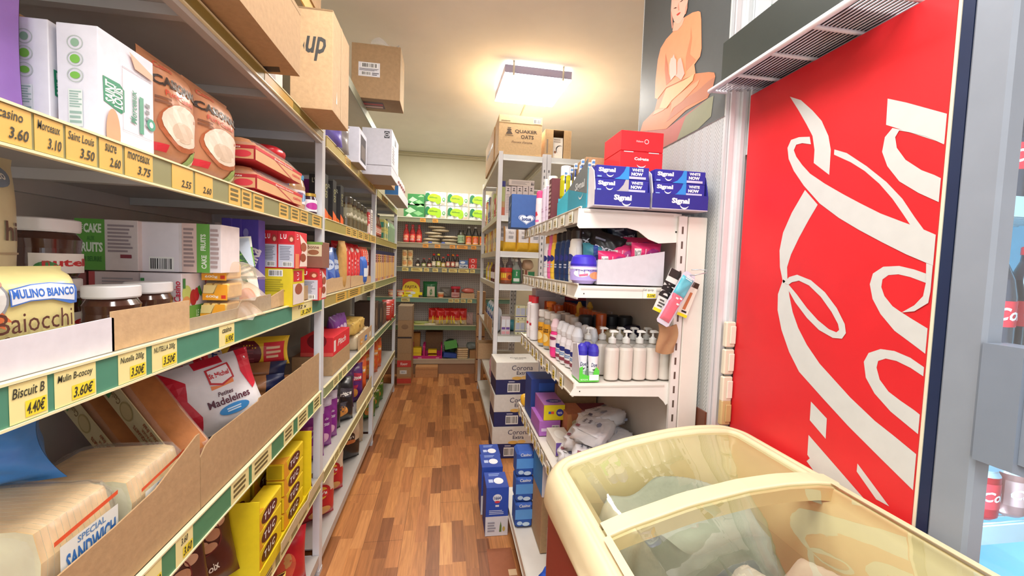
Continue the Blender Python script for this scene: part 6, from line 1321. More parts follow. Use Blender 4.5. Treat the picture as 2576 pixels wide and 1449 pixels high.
for k, (px, lv, dx) in enumerate(((1050, 0, 0), (1050, 1, 0), (1088, 0, 0), (1088, 1, 0))):
    inst('ybx', lambda: carton('yellow_box', .115, .11, .07, '#ecc81e:card', b=.004, F=[('r', 0, .0, 1, .1, '#c8a010')]), 'yellow box in the magenta tray, %s compartment, %s' % (('left', 'right')[k//2], ('lower', 'upper')[lv]), 'box', (P(px, 880, Y=FY+.09).x, FY+.09, zz+.0045+.071*lv), 0, 'yellow boxes in the tray', s=(1, 1, 1 if k < 2 else .6))
box_c('cardboard_box', 'brown carton standing behind the magenta tray', 'box', 1071, 1114, 835, FY+.22, zz+.0005, .15, '#7a5a3c:carton')
box_c('small_box', 'orange and white box above the left yellow boxes', 'box', 1037, 1057, 838, FY+.22, zz+.0005, .12, '#c88a3c:card')
put(blob('green_bag', .16, .11, .24, '#2f4a34:film', e=2.6, seed=9, wr=.2), 'dark green crumpled bag on the lowest end shelf', 'bag', (P(1134, 860, Y=FY+.15).x, FY+.22, zz+.0005), 0)
o = carton('green_box', .17, .05, .11, '#5cae4c:card'); put(o, 'light green tilted box leaning on the dark green bag', 'box', (P(1136, 865, Y=FY+.07).x, FY+.10, zz+.125), 0, rot=(-.15, -.18, 0))
mb = B(); mb.box(-.09, -.05, 0, .09, .05, .06, '#2f4a9a:card', b=.003); o = mb.build('navy_box'); put(o, 'navy blue box under the tilted green box', 'box', (P(1130, 885, Y=FY+.07).x, FY+.09, zz+.001), 0, rot=(0, .12, .2)); o.location.z = zz+.012
for k in range(5): inst('flatp', lambda: brick('bread_packet', .15, .13, .026, '#d9b98c:film', e=5, seed=251), 'striped flat bread packet in the stack on the lowest end shelf, %s from the bottom' % ORD[k], 'bread packet', (P(1163, 885, Y=FY+.09).x, FY+.09, zz+.001+.027*k), .03*k, 'flat bread packets')
box_c('cardboard_box', 'brown box with clear packs at the right end of the lowest shelf', 'box', 1182, 1200, 876, FY+.04, zz+.0005, .2, '#a87c50:carton', h=.11)
put(blob('clear_bag', .14, .12, .10, '#7f8a86:film', seed=14, wr=.2), 'greenish clear pack lying on the brown box at the right', 'bag', (P(1188, 862, Y=FY+.1).x, FY+.14, zz+.111), 0)
o = carton('cardboard_box', .285, .16, .135, '#c08a58:carton', F=[('r', .0, .75, 1, .78, '#8f5f38'), ('r', .45, .3, .7, .32, '#a06c40')]); put(o, 'cardboard box on the floor jutting out under the end shelving', 'box', (P(1076, 930, Z=0).x, FY+.0-.085, .0005), 0)
# ================================================================ right rack
z = RZ[0]
QB = [('t', 'QUAKER', .63, .60, .10, '#5a4a3c', {'w': .52, 'b': .03}), ('t', 'OATS', .66, .47, .10, '#5a4a3c', {'w': .30, 'b': .03}), ('t', "Flocons d'avoine", .54, .33, .055, '#7a5c44', {'w': .48, 'sh': .2}), ('r', 0, .80, 1, .81, '#a88a5c'), ('r', 0, .81, 1, 1, '#ddc89c:carton'),
      ('e', .24, .63, .05, .03, '#5a4a3c'), ('r', .2, .67, .28, .69, '#5a4a3c'), ('p', [(.16, .52), (.32, .52), (.27, .60), (.21, .60)], '#5a4a3c'), ('t', 'QUAKER', .24, .48, .035, '#5a4a3c', {'w': .2}), ('bc', .80, .83, .96, .95), ('l', .05, .83, .3, .87, 1, '#8a7454')]
box_c('cardboard_box', 'tall cardboard carton with printed oats lettering on top of the right rack', 'box', 1256, 1365, 292, 3.44, z, .30, '#cfae80:carton', F=QB, R=[('r', .3, 0, .34, 1, '#b8986c')])
bx = box_x('cardboard_box', 'cardboard carton with black lettering, left of the oats carton on the right rack', 'box', 1243, 1224, 345, .385, z, .10, '#c09c6c:carton', side=1, h=.30, F=[('t', 'Kelloggs', .5, .55, .22, '#4a3c30', {'w': .8, 'sh': .3, 'b': .03}), ('r', .0, .1, .2, .12, '#8f7048')])
o = root('cardboard_box'); x, w, h = span_c(1372, 1438, 334, 3.46, z); h = .235
mb = B(); d = .2; t = .004
mb.box(-w/2, 0, 0, w/2, d, t, KL); mb.box(-w/2, 0, h-t, w/2, d, h, KL); mb.box(-w/2, 0, t, -w/2+t, d, h-t, KL); mb.box(w/2-t, 0, t, w/2, d, h-t, KL); mb.box(-w/2+t, d-t, t, w/2-t, d, h-t, '#8f7048:carton')
mb.box(-w/2+t, 0, t, -w/2+.07, t, h-t, '#b8966a:carton'); mb.box(w/2-.065, 0, t, w/2-t, t, h-t, '#b8966a:carton'); mb.face_art('F', (-w/2, 0, 0, w/2, d, h), [('r', .06, .15, .12, .65, '#8a7a68')]); mb.build('shell', o)
mb = B(); mb.box(-w/2+.072, .02, t, w/2-.067, .022, h*.75, '#ece4d8:card'); mb.face_art('F', (-w/2+.072, .02, t, w/2-.067, .022, h*.75), [('arc', .75, .42, .2, 60, 230, .05, '#2c2a2a'), ('e', .25, .3, .12, .06, '#8a5a3c'), ('l', .1, .75, .9, .95, 2, '#b8a898')]); mb.build('inner_pack', o)
put(o, 'open cardboard box showing a white printed pack, beside the oats carton', 'box', (x, 3.46, z+.0005), 0)
put(blob('orange_bag', .12, .1, .27, '#c88a5c:film', seed=4, wr=.12), 'orange bag squeezed between the oats carton and the open box', 'bag', (.755, 3.80, z+.001), 0)
z = RZ[1]
for k in range(5):
    a = 1272+k*14.6
    box_c('cereal_box', 'pale narrow cereal box with a dark zigzag mark, %s from the left' % ORD[k], 'cereal box', a, a+13.4, 469, 3.50, z, .16, '#ddd0ce:card', group='narrow cereal boxes', F=[('p', [(.25, .93), (.7, .95), (.5, .88), (.85, .84), (.2, .84), (.5, .9)], '#4a4446'), ('l', .15, .1, .85, .75, 12, '#b8aaaa')])
x, w, h = span_c(1281, 1345, 449, 3.50, z+.26)
o = carton('cereal_box', w, .16, .05, '#ddd0c8:card', F=[('l', .1, .2, .8, .8, 3, '#b0a4a0'), ('p', [(.86, .2), (.9, .8), (.94, .2), (.98, .8), (.98, .2)], '#4a4446')]); hz = span_c(1290, 1340, 469, 3.50, z)[2]
put(o, 'pale cereal box lying flat across the narrow upright ones', 'cereal box', (x, 3.58, z+hz+.002), 0)
box_c('orange_pack', 'orange and yellow-green pack beside the narrow cereal boxes', 'pack', 1262, 1271, 470, 3.52, z, .1, '#c8a060:film', F=[('r', 0, .5, 1, 1, '#b8c078'), ('r', 0, 0, 1, .3, '#d8704c')])
cols = ['#4a4890:card', '#c8b080:card', '#c83a3c:card', '#b8c080:card', '#d8cfc4:card', '#8a5c48:card', '#3f5aa8:card', '#d0c058:card', '#c85a48:card']
for k in range(9):
    inst('rp%d' % k, lambda k=k: carton('cereal_packet', .11, .05, (.30, .28, .2, .26, .3, .27, .29, .25, .28)[k], cols[k], F=[('e', .5, .6, .3, .15, '#f0e8d8'), ('l', .2, .1, .8, .3, 2, '#e8e0d0')]),
         '%s packet on the upper right rack shelf, %s from the near post' % (('violet blue', 'tan', 'red', 'pale green', 'off-white', 'brown', 'blue', 'yellow', 'salmon')[k], ORD[k]), 'packet', (.455, 3.62+.14*k, z+.0005), RIGHT)
z = RZ[2]
def ybag(): return bag('flour_bag', .115, .21, .075, '#e6e0dc:card', zones=lambda u, v: '#e0b028:card' if v < .38 else ('#c8965a:card' if u < .12 else '#e8e4e4:card'), art=[('l', .35, .5, .75, .62, 3, '#7a7a80'), ('t', 'Mais', .55, .75, .12, '#b8b0b0', {'w': .4})], seed=261, wr=.05, px=5, pz=6)
for k, (a, b_) in enumerate(((1267, 1298), (1300, 1330), (1330, 1358))):
    inst('ybag', ybag, 'white and yellow flour bag, %s from the post' % ORD[k], 'flour bag', (P((a+b_)/2, 600, Y=3.52).x, 3.52, z), 0, 'white and yellow flour bags')
inst('ybag', ybag, 'white flour bag standing in the back row behind the yellow-based ones', 'flour bag', (.475, 3.64, z), 0, 'white and yellow flour bags', s=(1, 1, 1.2))
for k in range(7):
    inst('yb%d' % (k % 3), lambda k=k: carton('couscous_box', .12, .06, .21, ('#e0b838:card', '#d8c8a0:card', '#b87850:card')[k % 3], F=[('r', .15, .15, .5, .8, '#f0e4c0'), ('r', .6, .4, .85, .6, '#3f7a8c')], L=[('r', .2, .2, .8, .8, '#e8d8a8')]),
         '%s box on the flour shelf, %s from the near post' % (('golden yellow', 'beige', 'brownish')[k % 3], ORD[k]), 'box', (.46, 3.78+.15*k, z+.0005), RIGHT)
z = RZ[3]
def rlid(): return round_pack('cocoa_tub', [(.048, 0), (.05, .01), (.05, .10)], '#8a4a30:plastic', cap=[(.053, .1002), (.054, .13), (.05, .135)], capmat='#c83028:plastic', label=(.05, .03, .095, '#d8702c', [('r', .1, .3, .45, .9, '#e8d040'), ('e', .7, .4, .15, .3, '#8a3020')], 1.3), n=20, capname='lid')
inst('rlid', rlid, 'orange tub with a red lid on the right rack', 'tub', (P(1273, 690, Y=3.53).x, 3.53, z), 0)
def gbot(): return round_pack('water_bottle', [(.034, 0), (.038, .01), (.038, .13), (.014, .17), (.013, .19)], clear('#eef4f0', .12, .05, .3, '#cfd8d0'), cap=[(.015, .1902), (.015, .205)], capmat='#e8e8e4:plastic', label=(.0385, .01, .12, '#2f8a54', [('r', .35, .1, .65, .35, '#dfe8e0'), ('t', 'sirop', .5, .7, .14, '#dfe8e0', {'rot': 90, 'w': .35})], 2.4), n=18)
inst('gbot', gbot, 'clear bottle with a green label beside the red-lidded tub', 'bottle', (P(1298, 690, Y=3.53).x, 3.53, z), 0)
for k in range(3): inst('clb', lambda: round_pack('glass_bottle', [(.03, 0), (.034, .02), (.034, .16), (.014, .20), (.013, .23)], '#8f8488:liquid', cap=[(.015, .2302), (.015, .25)], capmat='#dfdcd8:plastic', n=14), 'greyish glass bottle in the back row behind the red-lidded tub, %s from the left' % ORD[k], 'bottle', (.47+.085*k, 3.68, z), 0, 'greyish glass bottles')
box_c('green_carton', 'green and brown carton at the right behind the price rail', 'carton', 1318, 1345, 679, 3.53, z, .08, '#c0a888:card', F=[('r', .4, .2, 1, .9, '#2f7a4c'), ('r', .1, .0, .3, 1, '#8a4a38')], h=.12)
put(blob('nut_bag', .10, .08, .09, '#c8a888:film', seed=6, wr=.1), 'round clear bag of nuts on the green and brown carton', 'bag', (P(1328, 655, Y=3.56).x, 3.57, z+.121), 0)
for k, (c, nm) in enumerate((('#d8c028:liquid', 'yellow'), ('#5a1c2c:liquid', 'dark red'), ('#5a1c2c:liquid', 'dark red'), ('#d8c028:liquid', 'yellow'), ('#c8a0a0:liquid', 'pale pink'), ('#d8c028:liquid', 'yellow'))):
    inst('sr'+nm, lambda: round_pack('drink_bottle', [(.028, 0), (.03, .01), (.03, .12), (.013, .16)], c, cap=[(.015, .1602), (.015, .18)], capmat='#e0d040:plastic' if nm == 'yellow' else '#9a8a88:plastic', label=(.03, .03, .09, '#efe8e8' if nm != 'yellow' else '#e8d860', [], 1.2), n=14), '%s small bottle facing the aisle, %s from the near post' % (nm, ORD[k]), 'bottle', (.45, 3.66+.16*k, z), RIGHT)
z = RZ[4]
def formula(): return carton('milk_carton_block', .085, .07, .125, '#dcdcb8:card', F=[('r', .06, .35, .48, .82, '#b8c0d4'), ('r', .54, .35, .96, .82, '#b8c0d4'), ('r', 0, .22, 1, .28, '#5a5a98'), ('e', .3, .1, .06, .05, '#8a7a3c'), ('e', .7, .1, .06, .05, '#8a7a3c'), ('e', .3, .9, .08, .05, '#c8a040')])
for k in range(4):
    a = 1307+(k % 2)*25
    inst('formula', formula, 'pale yellow milk carton pack, %s row, %s' % (('lower', 'upper')[k//2], ('left', 'right')[k % 2]), 'carton', (P(a, 800, Y=3.53).x, 3.53, z+.0005+.126*(k//2)), 0, 'pale yellow milk cartons')
box_c('purple_pack', 'grey and purple printed pack beside the pale yellow milk cartons', 'pack', 1262, 1284, 797, 3.49, z, .08, '#cfc4c8:card', F=[('r', .05, .45, .45, .85, '#dfe2ea'), ('r', .55, .45, .95, .85, '#dfe2ea'), ('r', .05, .3, .45, .42, '#6a4a9c'), ('r', .55, .3, .95, .42, '#6a4a9c'), ('r', .05, .05, .45, .2, '#e0a0a8'), ('r', .55, .05, .95, .2, '#e0a0a8')])
for k in range(2): put(blob('cleaning_pack', .13, .12, .10, ('#3f6ab4:film', '#3f8a94:film')[k], seed=30+k, wr=.1, e=3), ('blue', 'teal')[k]+' crumpled pack at the back of the milk carton shelf', 'pack', ((.52, .60)[k], 3.72, z+(.11, .22)[k]*0+.001), 0)
for k in range(5):
    inst('detb', lambda: bag('wipes_bag', .12, .23, .07, '#d8e0ea:film', art=[('e', .5, .8, .3, .1, '#2c9ab4'), ('e', .5, .5, .2, .08, '#3a3a9a')], seed=271, wr=.12), 'white and blue cleaning bag facing the aisle, %s from the near post' % ORD[k], 'cleaning bag', (.46, 3.66+.15*k, z), RIGHT, 'white and blue cleaning bags')
for k in range(2): put(strip('cardboard_flap', .34, .12, KL), 'tan cardboard edge before the cleaning bags, %s one' % ('nearer', 'farther')[k], 'card', (.4045-.008, 3.70+.38*k, z+.0006), RIGHT)
z = RZ[5]
put(blob('pink_bag', .16, .14, .12, '#c88a9c:film', seed=41, wr=.15), 'pink crumpled bag just above the beer cartons', 'bag', (.52, 3.60, z+.001), 0)
o = bag('tall_pink_bag', .12, .24, .08, '#d8a8b8:film', seed=43, wr=.15); put(o, 'pale pink and white bag hanging over the aisle side of the right rack', 'bag', (.44, 3.62, z), RIGHT)
# beer cartons
def beer():
    r = root('beer_carton'); w, d, h = .325, .30, .25; mb = B()
    bx = (-w/2, -d/2, 0, w/2, d/2, h*.46); mb.box(*bx, '#26285c:card', b=.002)
    mb.face_art('F', bx, [('bc', .28, .15, .58, .75), ('l', .3, .8, .5, .92, 1, '#c8c8d8'), ('l', .8, .8, .96, .92, 1, '#c8c8d8')]); mb.build('base', r)
    mb = B(); bx = (-w/2-.002, -d/2-.002, h*.4602, w/2+.002, d/2+.002, h); mb.box(*bx, '#dcd8d0:card', b=.002)
    mb.face_art('F', bx, [('t', 'Corona', .62, .68, .28, '#23244c', {'w': .50, 'b': .0, 'sh': .08}), ('t', 'Extra', .62, .38, .20, '#23244c', {'w': .26, 'b': .01}), ('e', .5, .08, .12, .1, '#e4b860'), ('e', .7, .12, .1, .1, '#ecc878')])
    mb.face_art('T', bx, [('t', 'Corona', .6, .5, .12, '#3a3434', {'w': .4}), ('t', 'Extra', .6, .36, .06, '#3a3434', {'w': .2})]); mb.face_art('L', bx, [('r', .3, .2, .7, .8, '#c8c4bc')])
    mb.build('lid', r); return r
for k in range(3):
    inst('beer', beer, 'white and navy beer carton, %s of the stack of three' % ('lowest', 'middle', 'topmost')[k], 'beer carton', (.545+.004*k, 3.262, .0005+.2515*k), -.02+.02*k, 'white and navy beer cartons')
# things between the right rack and the end shelving
for k in range(4):
    o = carton('slotted_box', .10, .16, .285, '#c09468:carton', L=[('r', .3, .35, .7, .6, '#5a3a24')], F=[('r', .35, .25, .6, .75, '#6a4830'), ('r', 0, .0, 1, .04, '#5a2c1c')]); put(o, 'narrow slotted tan box in the tall end stack, %s from the bottom' % ORD[k], 'box', (.445, 5.28, .0005+.287*k+.02*0), 0)
mb = B(); w = .17
for a in ((-w/2, -.1, w/2, -.097), (-w/2, .097, w/2, .1)): mb.box(a[0], a[1], .004, a[2], a[3], .17, KL)
mb.box(-w/2, -.0969, .004, -w/2+.003, .0969, .17, KL); mb.box(w/2-.003, -.0969, .004, w/2, .0969, .17, KL); mb.box(-w/2, -.1, 0, w/2, .1, .0039, KL)
put(mb.build('cardboard_box'), 'open cardboard box sticking out beside the far post of the right rack', 'box', (.445, 4.55, RZ[5]+.0005), 0)
# ================================================================ goods on the gondola
def gx(px, py, Y): return P(px, py, Y=Y).x
z = GZ[0]+.0045
# tissue display box hanging over the far end
o = root('tissue_box'); w, d, h = .155, .11, .185; NV = '#3a5fa0:card'
mb = B(); bx = (-w/2, -d/2, 0, w/2, d/2, h); mb.box(*bx, NV, b=.002, mats={'L': '#33507c:card'})
n = 22; hp = [(.56+.20*(16*math.sin(t)**3)/16*1.25, .27+.14*(13*math.cos(t)-5*math.cos(2*t)-2*math.cos(3*t)-math.cos(4*t))/16) for t in [2*PI*i/n for i in range(n)]]
hq = [(.56+(a-.56)*1.18, .27+(b_-.27)*1.18) for a, b_ in hp]; hr = [(.56+(a-.56)*1.11, .27+(b_-.27)*1.11) for a, b_ in hp]
mb.face_art('F', bx, [('p', hq[::-1], '#e8ecf4'), ('p', hr[::-1], NV), ('p', hp[::-1], '#e8ecf4'), ('t', 'lotus', .56, .27, .11, '#24407c', {'w': .34, 'b': .05}), ('p', [(.52, .37), (.56, .41), (.60, .37), (.56, .35)], '#24407c')])
mb.face_art('L', bx, [('e', .35, .45, .12, .12, '#b8c4d8'), ('p', [(.3, .6), (.9, .72), (.9, .76), (.4, .68)], '#8fa0bc'), ('r', .3, .15, .9, .2, '#7f93b4')]); mb.build('carton', o)
put(o, 'royal blue tissue box with a white heart logo above the shelf corner', 'tissue box', (.425, 2.36, z), 0)
def pinktube(): return round_pack('spray_can', [(.02, 0), (.022, .006), (.022, .15)], '#efe4ea:plastic', cap=[(.02, .1502), (.021, .18), (.014, .19)], capmat='#e8508c:plastic', label=(.022, .02, .12, '#f2dfe6', [('p', [(.2, .2), (.8, .4), (.7, .6), (.2, .5)], '#d8404c'), ('r', .1, .05, .9, .15, '#f06aa8')], 1.5), n=14)
inst('ptube', pinktube, 'white tube with red and pink print right behind the royal blue tissue box', 'tube', (.485, 2.20, z), RIGHT)
def lav(): return round_pack('lotion_bottle', [(.026, 0), (.029, .01), (.029, .17), (.022, .178)], '#e0cfe4:plastic', cap=[(.023, .1782), (.024, .215), (.02, .218)], capmat='#eef2ee:plastic', label=(.029, .03, .15, '#e2d2e8', [('e', .25, .72, .2, .1, '#3a3a90'), ('l', .2, .2, .8, .4, 2, '#c8a0c0')], 1.4), n=18, sx=1.1)
for k, y in enumerate((2.04, 1.96)): inst('lav', lav, 'lavender lotion bottle with white cap, %s one of two beside the toothbrush display' % ('farther', 'nearer')[k], 'lotion bottle', (.49, y, z), RIGHT-.2, 'lavender lotion bottles')
_pk = box_x('pink_box', 'pink and white small carton with a green cap behind the lavender bottles', 'box', 1352, 1366, 500, .56, z, .06, '#e8c8d4:card', side=1, h=.17, F=[('r', .1, .8, .9, .95, '#8ab84c'), ('r', .1, .1, .9, .3, '#d83a6c')])
_pk.location = (.56, 2.25, z)
o = carton('hair_dye_box', .05, .05, .19, '#6a3038:card', F=[('l', .1, .1, .9, .9, 8, '#c8a8a0')]); put(o, 'dark maroon narrow carton before the turquoise display', 'box', (.485, 1.88, z), RIGHT)
# toothbrush display: turquoise tray with a grey side board
o = root('toothbrush_display')
TQ = '#3cb8d0:card'
a = P(1395, 545, Z=z); b_ = P(1437, 545, Z=z)
mb = B(); y0, y1, x0, x1 = 1.405, 1.80, .4745, .56; yf = 1.526
mb.box(x0, yf, z, x1, y1, z+.003, TQ)
mb.prism([(y0+.003, z+.0031), (y1, z+.0031), (y1, z+.07), (y1-.12, z+.095), (y0+.003, z+.14)], x0, x0+.003, TQ, 'x')
mb.box(x0+.0031, yf, z+.0031, x1, yf+.0029, z+.10, TQ); mb.box(x0+.0031, y1-.003, z+.0031, x1, y1, z+.09, TQ)
mb.build('tray', o)
mb = B(); mb.prism([(y0, z+.05), (y0+.225, z+.10), (y0, z+.168)], x0-.0025, x0-.0002, '#6c7071:card', 'x'); mb.prism([(y0-.0, z+.003), (y0+.225, z+.003), (y0+.225, z+.0999), (y0, z+.0499)], x0-.0025, x0-.0002, '#2f8fa6:card', 'x')
T_ = Matrix.Identity(4); bx = (x0-.0025, y0, z-.02, x0, y0+.225, z+.165)
mb.face_art('L', bx, [('t', 'Signal', .66, .58, .19, '#c9cdce', {'rot': 0, 'w': .5, 'b': .03, 'sh': .1}), ('arc', .72, .50, .17, 215, 330, .035, '#c9cdce')]); mb.build('side_board', o)
put(o, 'turquoise and dark grey toothbrush display on the near corner of the top shelf', 'display', (0, 0, 0))
def brush():
    r = root('toothbrush'); mb = B()
    mb.tube([(0, 0, 0), (0, .002, .05), (0, -.002, .10), (0, .001, .15)], .0045, '#e8ecf4:plastic', 7); mb.tube([(0, .0, .151), (0, -.001, .185)], .003, '#2c50a8:plastic', 7); mb.box(-.0065, -.004, .186, .0065, .004, .214, '#eef2f8:plastic', b=.002)
    mb.box(-.003, -.0058, .03, .003, -.0046, .12, '#2c50a8:plastic'); mb.build('handle', r)
    mb = B()
    for i in range(3): mb.box(-.0055, -.014, .188+.009*i, .0055, -.0042, .1945+.009*i, ('#f4f6fa', '#5a94d8', '#f4f6fa')[i]+':plastic')
    mb.build('bristles', r); return r
k = 0
for i, (x, y) in enumerate(((.495, 1.76), (.50, 1.69), (.52, 1.63), (.54, 1.59), (.495, 1.62), (.54, 1.545), (.54, 1.70), (.50, 1.55))):
    inst('brush', brush, 'blue and white toothbrush in the turquoise display, ' + ('farthest out at the aisle corner', 'just right of the yellow bottle', 'second right of the yellow bottle', 'third right of the yellow bottle', 'behind the yellow bottle', 'near the toothpaste trays', 'in the back row', 'hidden behind the grey side board')[i], 'toothbrush', (x, y, z+.0035+.022), 0, 'toothbrushes in the display', s=.82)
    tb = bpy.data.objects.new('x', None) if False else None
for i, (x, y) in enumerate(((.495, 1.76), (.50, 1.69), (.52, 1.63), (.54, 1.59), (.495, 1.62), (.54, 1.545), (.54, 1.70), (.50, 1.55))):
    inst('bhold', lambda: (lambda mb: (mb.box(-.008, -.008, 0, .008, .008, .020, '#dfe6ee:plastic', b=.002), mb.build('brush_holder'))[1])(B()), 'small white holder under the ' + ('outermost', 'second', 'third', 'fourth', 'fifth', 'sixth', 'seventh', 'eighth')[i]+' toothbrush in the display', 'holder', (x, y, z+.0035), 0, 'toothbrush holders')
for i in range(6): inst('bhook', lambda: (lambda mb: (mb.tube([(0, 0, 0), (0, 0, .23), (0, -.006, .25)], .0022, '#c9ccd2:metal', 6), mb.build('wire_hook'))[1])(B()), 'thin upright wire behind the toothbrushes, %s from the left' % ORD[i], 'wire', (.56+.028*i, 1.84, z), 0, 'upright display wires')
def mouth(): return round_pack('mouthwash_bottle', [(.028, 0), (.033, .01), (.033, .09), (.029, .10), (.033, .11), (.033, .18), (.022, .205)], clear('#f0f060', .12, .05, .55, '#e0de30'), cap=[(.023, .2052), (.023, .245), (.021, .248)], capmat='#dfeaf4:plastic', n=20)
inst('mouth', mouth, 'bright yellow mouthwash bottle with a pale cap behind the display', 'bottle', (gx(1421, 500, 1.87), 1.87, z), 0)
# toothpaste trays
PB = '#2b2a9c:card'
def TP(silver): return [('p', [(.36, 0), (.52, .35), (.58, .7), (.6, 1), (.38, 1), (.38, 0)] if False else [(.34, 0), (.62, 0), (.62, 1), (.56, 1), (.52, .6), (.44, .2)], '#b9b4b8' if silver else '#2f8fe0'), ('t', 'Signal', .2, .62, .42, '#f2f4fa', {'w': .32, 'b': .05}), ('arc', .26, .5, .33, 200, 330, .1, '#f2f4fa'),
    ('t', 'WHITE', .78, .78, .22, '#f2f4fa', {'w': .22, 'b': .05}), ('t', 'NOW', .77, .46, .26, '#f2f4fa', {'w': .22, 'b': .06}), ('r', .62, .08, .94, .26, '#c8cae8'), ('r', .02, .08, .1, .2, '#8fb0f0')]
def paste(silver): return lambda: carton('toothpaste_box', .186, .045, .043, PB, F=TP(silver), b=.001)
def ptray(x0, w, zb, zt, nm):
    o = root('toothpaste_tray'); y0, y1 = 1.335, 1.52; mb = B(); t = .0025
    mb.box(x0, y0, zb, x0+w, y1, zb+.003, '#c4bfca:card'); mb.box(x0, y0, zb+.0031, x0+w, y0+t, zb+.052, '#27268c:card'); mb.box(x0, y1-t, zb+.0031, x0+w, y1, zt, '#d0ccd4:card')
    mb.prism([(y0+t, zb+.003), (y1-t, zb+.003), (y1-t, zt), (y0+.05, zt), (y0+.02, zt-.02), (y0+t, zb+.06)], x0, x0+t, '#dcd8de:card', 'x'); mb.prism([(y0+t, zb+.003), (y1-t, zb+.003), (y1-t, zt), (y0+.05, zt), (y0+.02, zt-.02), (y0+t, zb+.06)], x0+w-t, x0+w, '#2a2a94:card', 'x')
    mb.face_art('F', (x0, y0, zb, x0+w, y1, zb+.052), [('t', 'Signal', .5, .55, .45, '#f2f4fa', {'w': .32, 'b': .05}), ('arc', .57, .45, .34, 200, 330, .1, '#f2f4fa')]); mb.build('tray', o)
    return o
tag(ptray(.478, .195, z, z+.138, 0), 'blue-fronted toothpaste tray, left one on the toiletries top shelf', 'tray', 'toothpaste trays')
tag(ptray(.682, .205, z+.001, z+.14, 1), 'blue-fronted toothpaste tray, right one nearest the wall', 'tray', 'toothpaste trays')
for t_, x in ((0, .5755), (1, .7845)):
    for lv in range(3):
        for row in range(2):
            sv = (lv == 1 and t_ == 0)
            inst('paste%d' % sv, paste(sv), '%s toothpaste box in the %s tray, %s level of the %s row' % ('silver and blue' if sv else 'blue', ('left', 'right')[t_], ('lowest', 'middle', 'top')[lv], ('front', 'back')[row]), 'toothpaste box', (x, 1.366+.048*row, z+.0045+.0435*lv+.0), 0, 'toothpaste boxes')
# red cartons
x, w_, h_ = span_c(1553, 1666, 380, 1.545, z+.168)
for k in range(2):
    o = root('toothpaste_carton'); w, h, d = .175, .076, .17; bx = (-w/2, -d/2, 0, w/2, d/2, h); mb = B(); mb.box(*bx, '#f0222c:card', b=.0015)
    mb.face_art('F', bx, [('t', 'Colgate', .5, .62, .2, '#f6f0f0', {'w': .34, 'b': .04}), ('arc', .5, .52, .3, 215, 325, .07, '#f6f0f0'), ('r', .08, .95, .3, .99, '#f6f0f0'), ('r', .66, .95, .9, .99, '#f6f0f0')] if k == 0 else [('t', 'Haleon', .44, .5, .1, '#f4dcdc', {'w': .16, 'b': .0}), ('ring', .6, .5, .12, .03, '#f4dcdc')])
    mb.build('carton', o); put(o, 'bright red toothpaste carton, %s of the two stacked behind the blue trays' % ('lower, printed in white', 'upper')[k], 'carton', (.735, 1.63, z+.170+.0775*k), 0)
o = carton('cardboard_box', .25, .19, .168, '#b8b0a8:carton'); put(o, 'grey-brown carton under the red toothpaste cartons', 'box', (.695, 1.64, z), 0)
o = carton('cardboard_box', .10, .12, .275, KR); put(o, 'narrow tan carton left of the red toothpaste cartons', 'box', (.595-.04, 1.82, z), 0); o.location.x = .64; o.location.y = 1.84
o = carton('green_box', .09, .02, .215, '#3f8f3c:card', F=[('t', 'soin', .5, .6, .2, '#e0ecd8', {'rot': 90})]); put(o, 'green box peeking out left of the red cartons', 'box', (.655, 1.765, z), 0)
# second shelf: shower bottles
z = GZ[1]+.0045
def shower(body, capc, lab, key, h=.165):
    def f(): return round_pack('shower_bottle', [(.024, 0), (.027, .012), (.028, h*.6), (.024, h-.01), (.020, h)], body, cap=[(.021, h+.0002), (.022, h+.03), (.014, h+.038)], capmat=capc, label=(.0275, .03, h*.8, lab, [('e', .5, .62, .32, .14, '#24307c'), ('l', .3, .2, .7, .4, 2, '#b8c0d8')], 1.1), n=18, sx=1.25, sy=.9)
    return f
SB = [(1353, 'wh', '#e6e4ea:plastic', '#e8a04c:plastic', 'white'), (1368, 'pk', '#e86aa8:plastic', '#e878b0:plastic', 'pink'), (1380, 'ye', '#ecc040:plastic', '#e8a04c:plastic', 'yellow'), (1392, 'nv', '#16325e:plastic', '#141c2c:plastic', 'navy'), (1410, 'nv', '', '', 'navy'), (1421, 'nv', '', '', 'navy'), (1433, 'wh2', '#dcd8d0:plastic', '#2a2420:plastic', 'off-white')]
ys = [1.96, 1.89, 1.83, 1.76, 1.68, 1.61, 1.545]
for k, (px, key, bc, cc, nm) in enumerate(SB):
    inst('sh'+key, shower(bc, cc, bc, key), '%s shower gel bottle, %s from the left in the front row' % (nm, ORD[k]), 'shower gel', (.488, ys[k], z), RIGHT+.1, 'navy shower gel bottles' if nm == 'navy' else None)
def orangecap(): return round_pack('shower_bottle', [(.024, 0), (.027, .012), (.027, .15), (.016, .165)], '#c8b8a8:plastic', cap=[(.017, .1652), (.018, .19), (.010, .2)], capmat='#e8884c:plastic', n=16)
for k, y in enumerate((1.94, 1.83, 1.72, 1.62)): inst('ocap', orangecap, 'pale bottle with an orange cap in the back row, %s from the left' % ORD[k], 'shower gel', (.56, y, z), RIGHT, 'orange-capped bottles', s=(1, 1, 1.04))
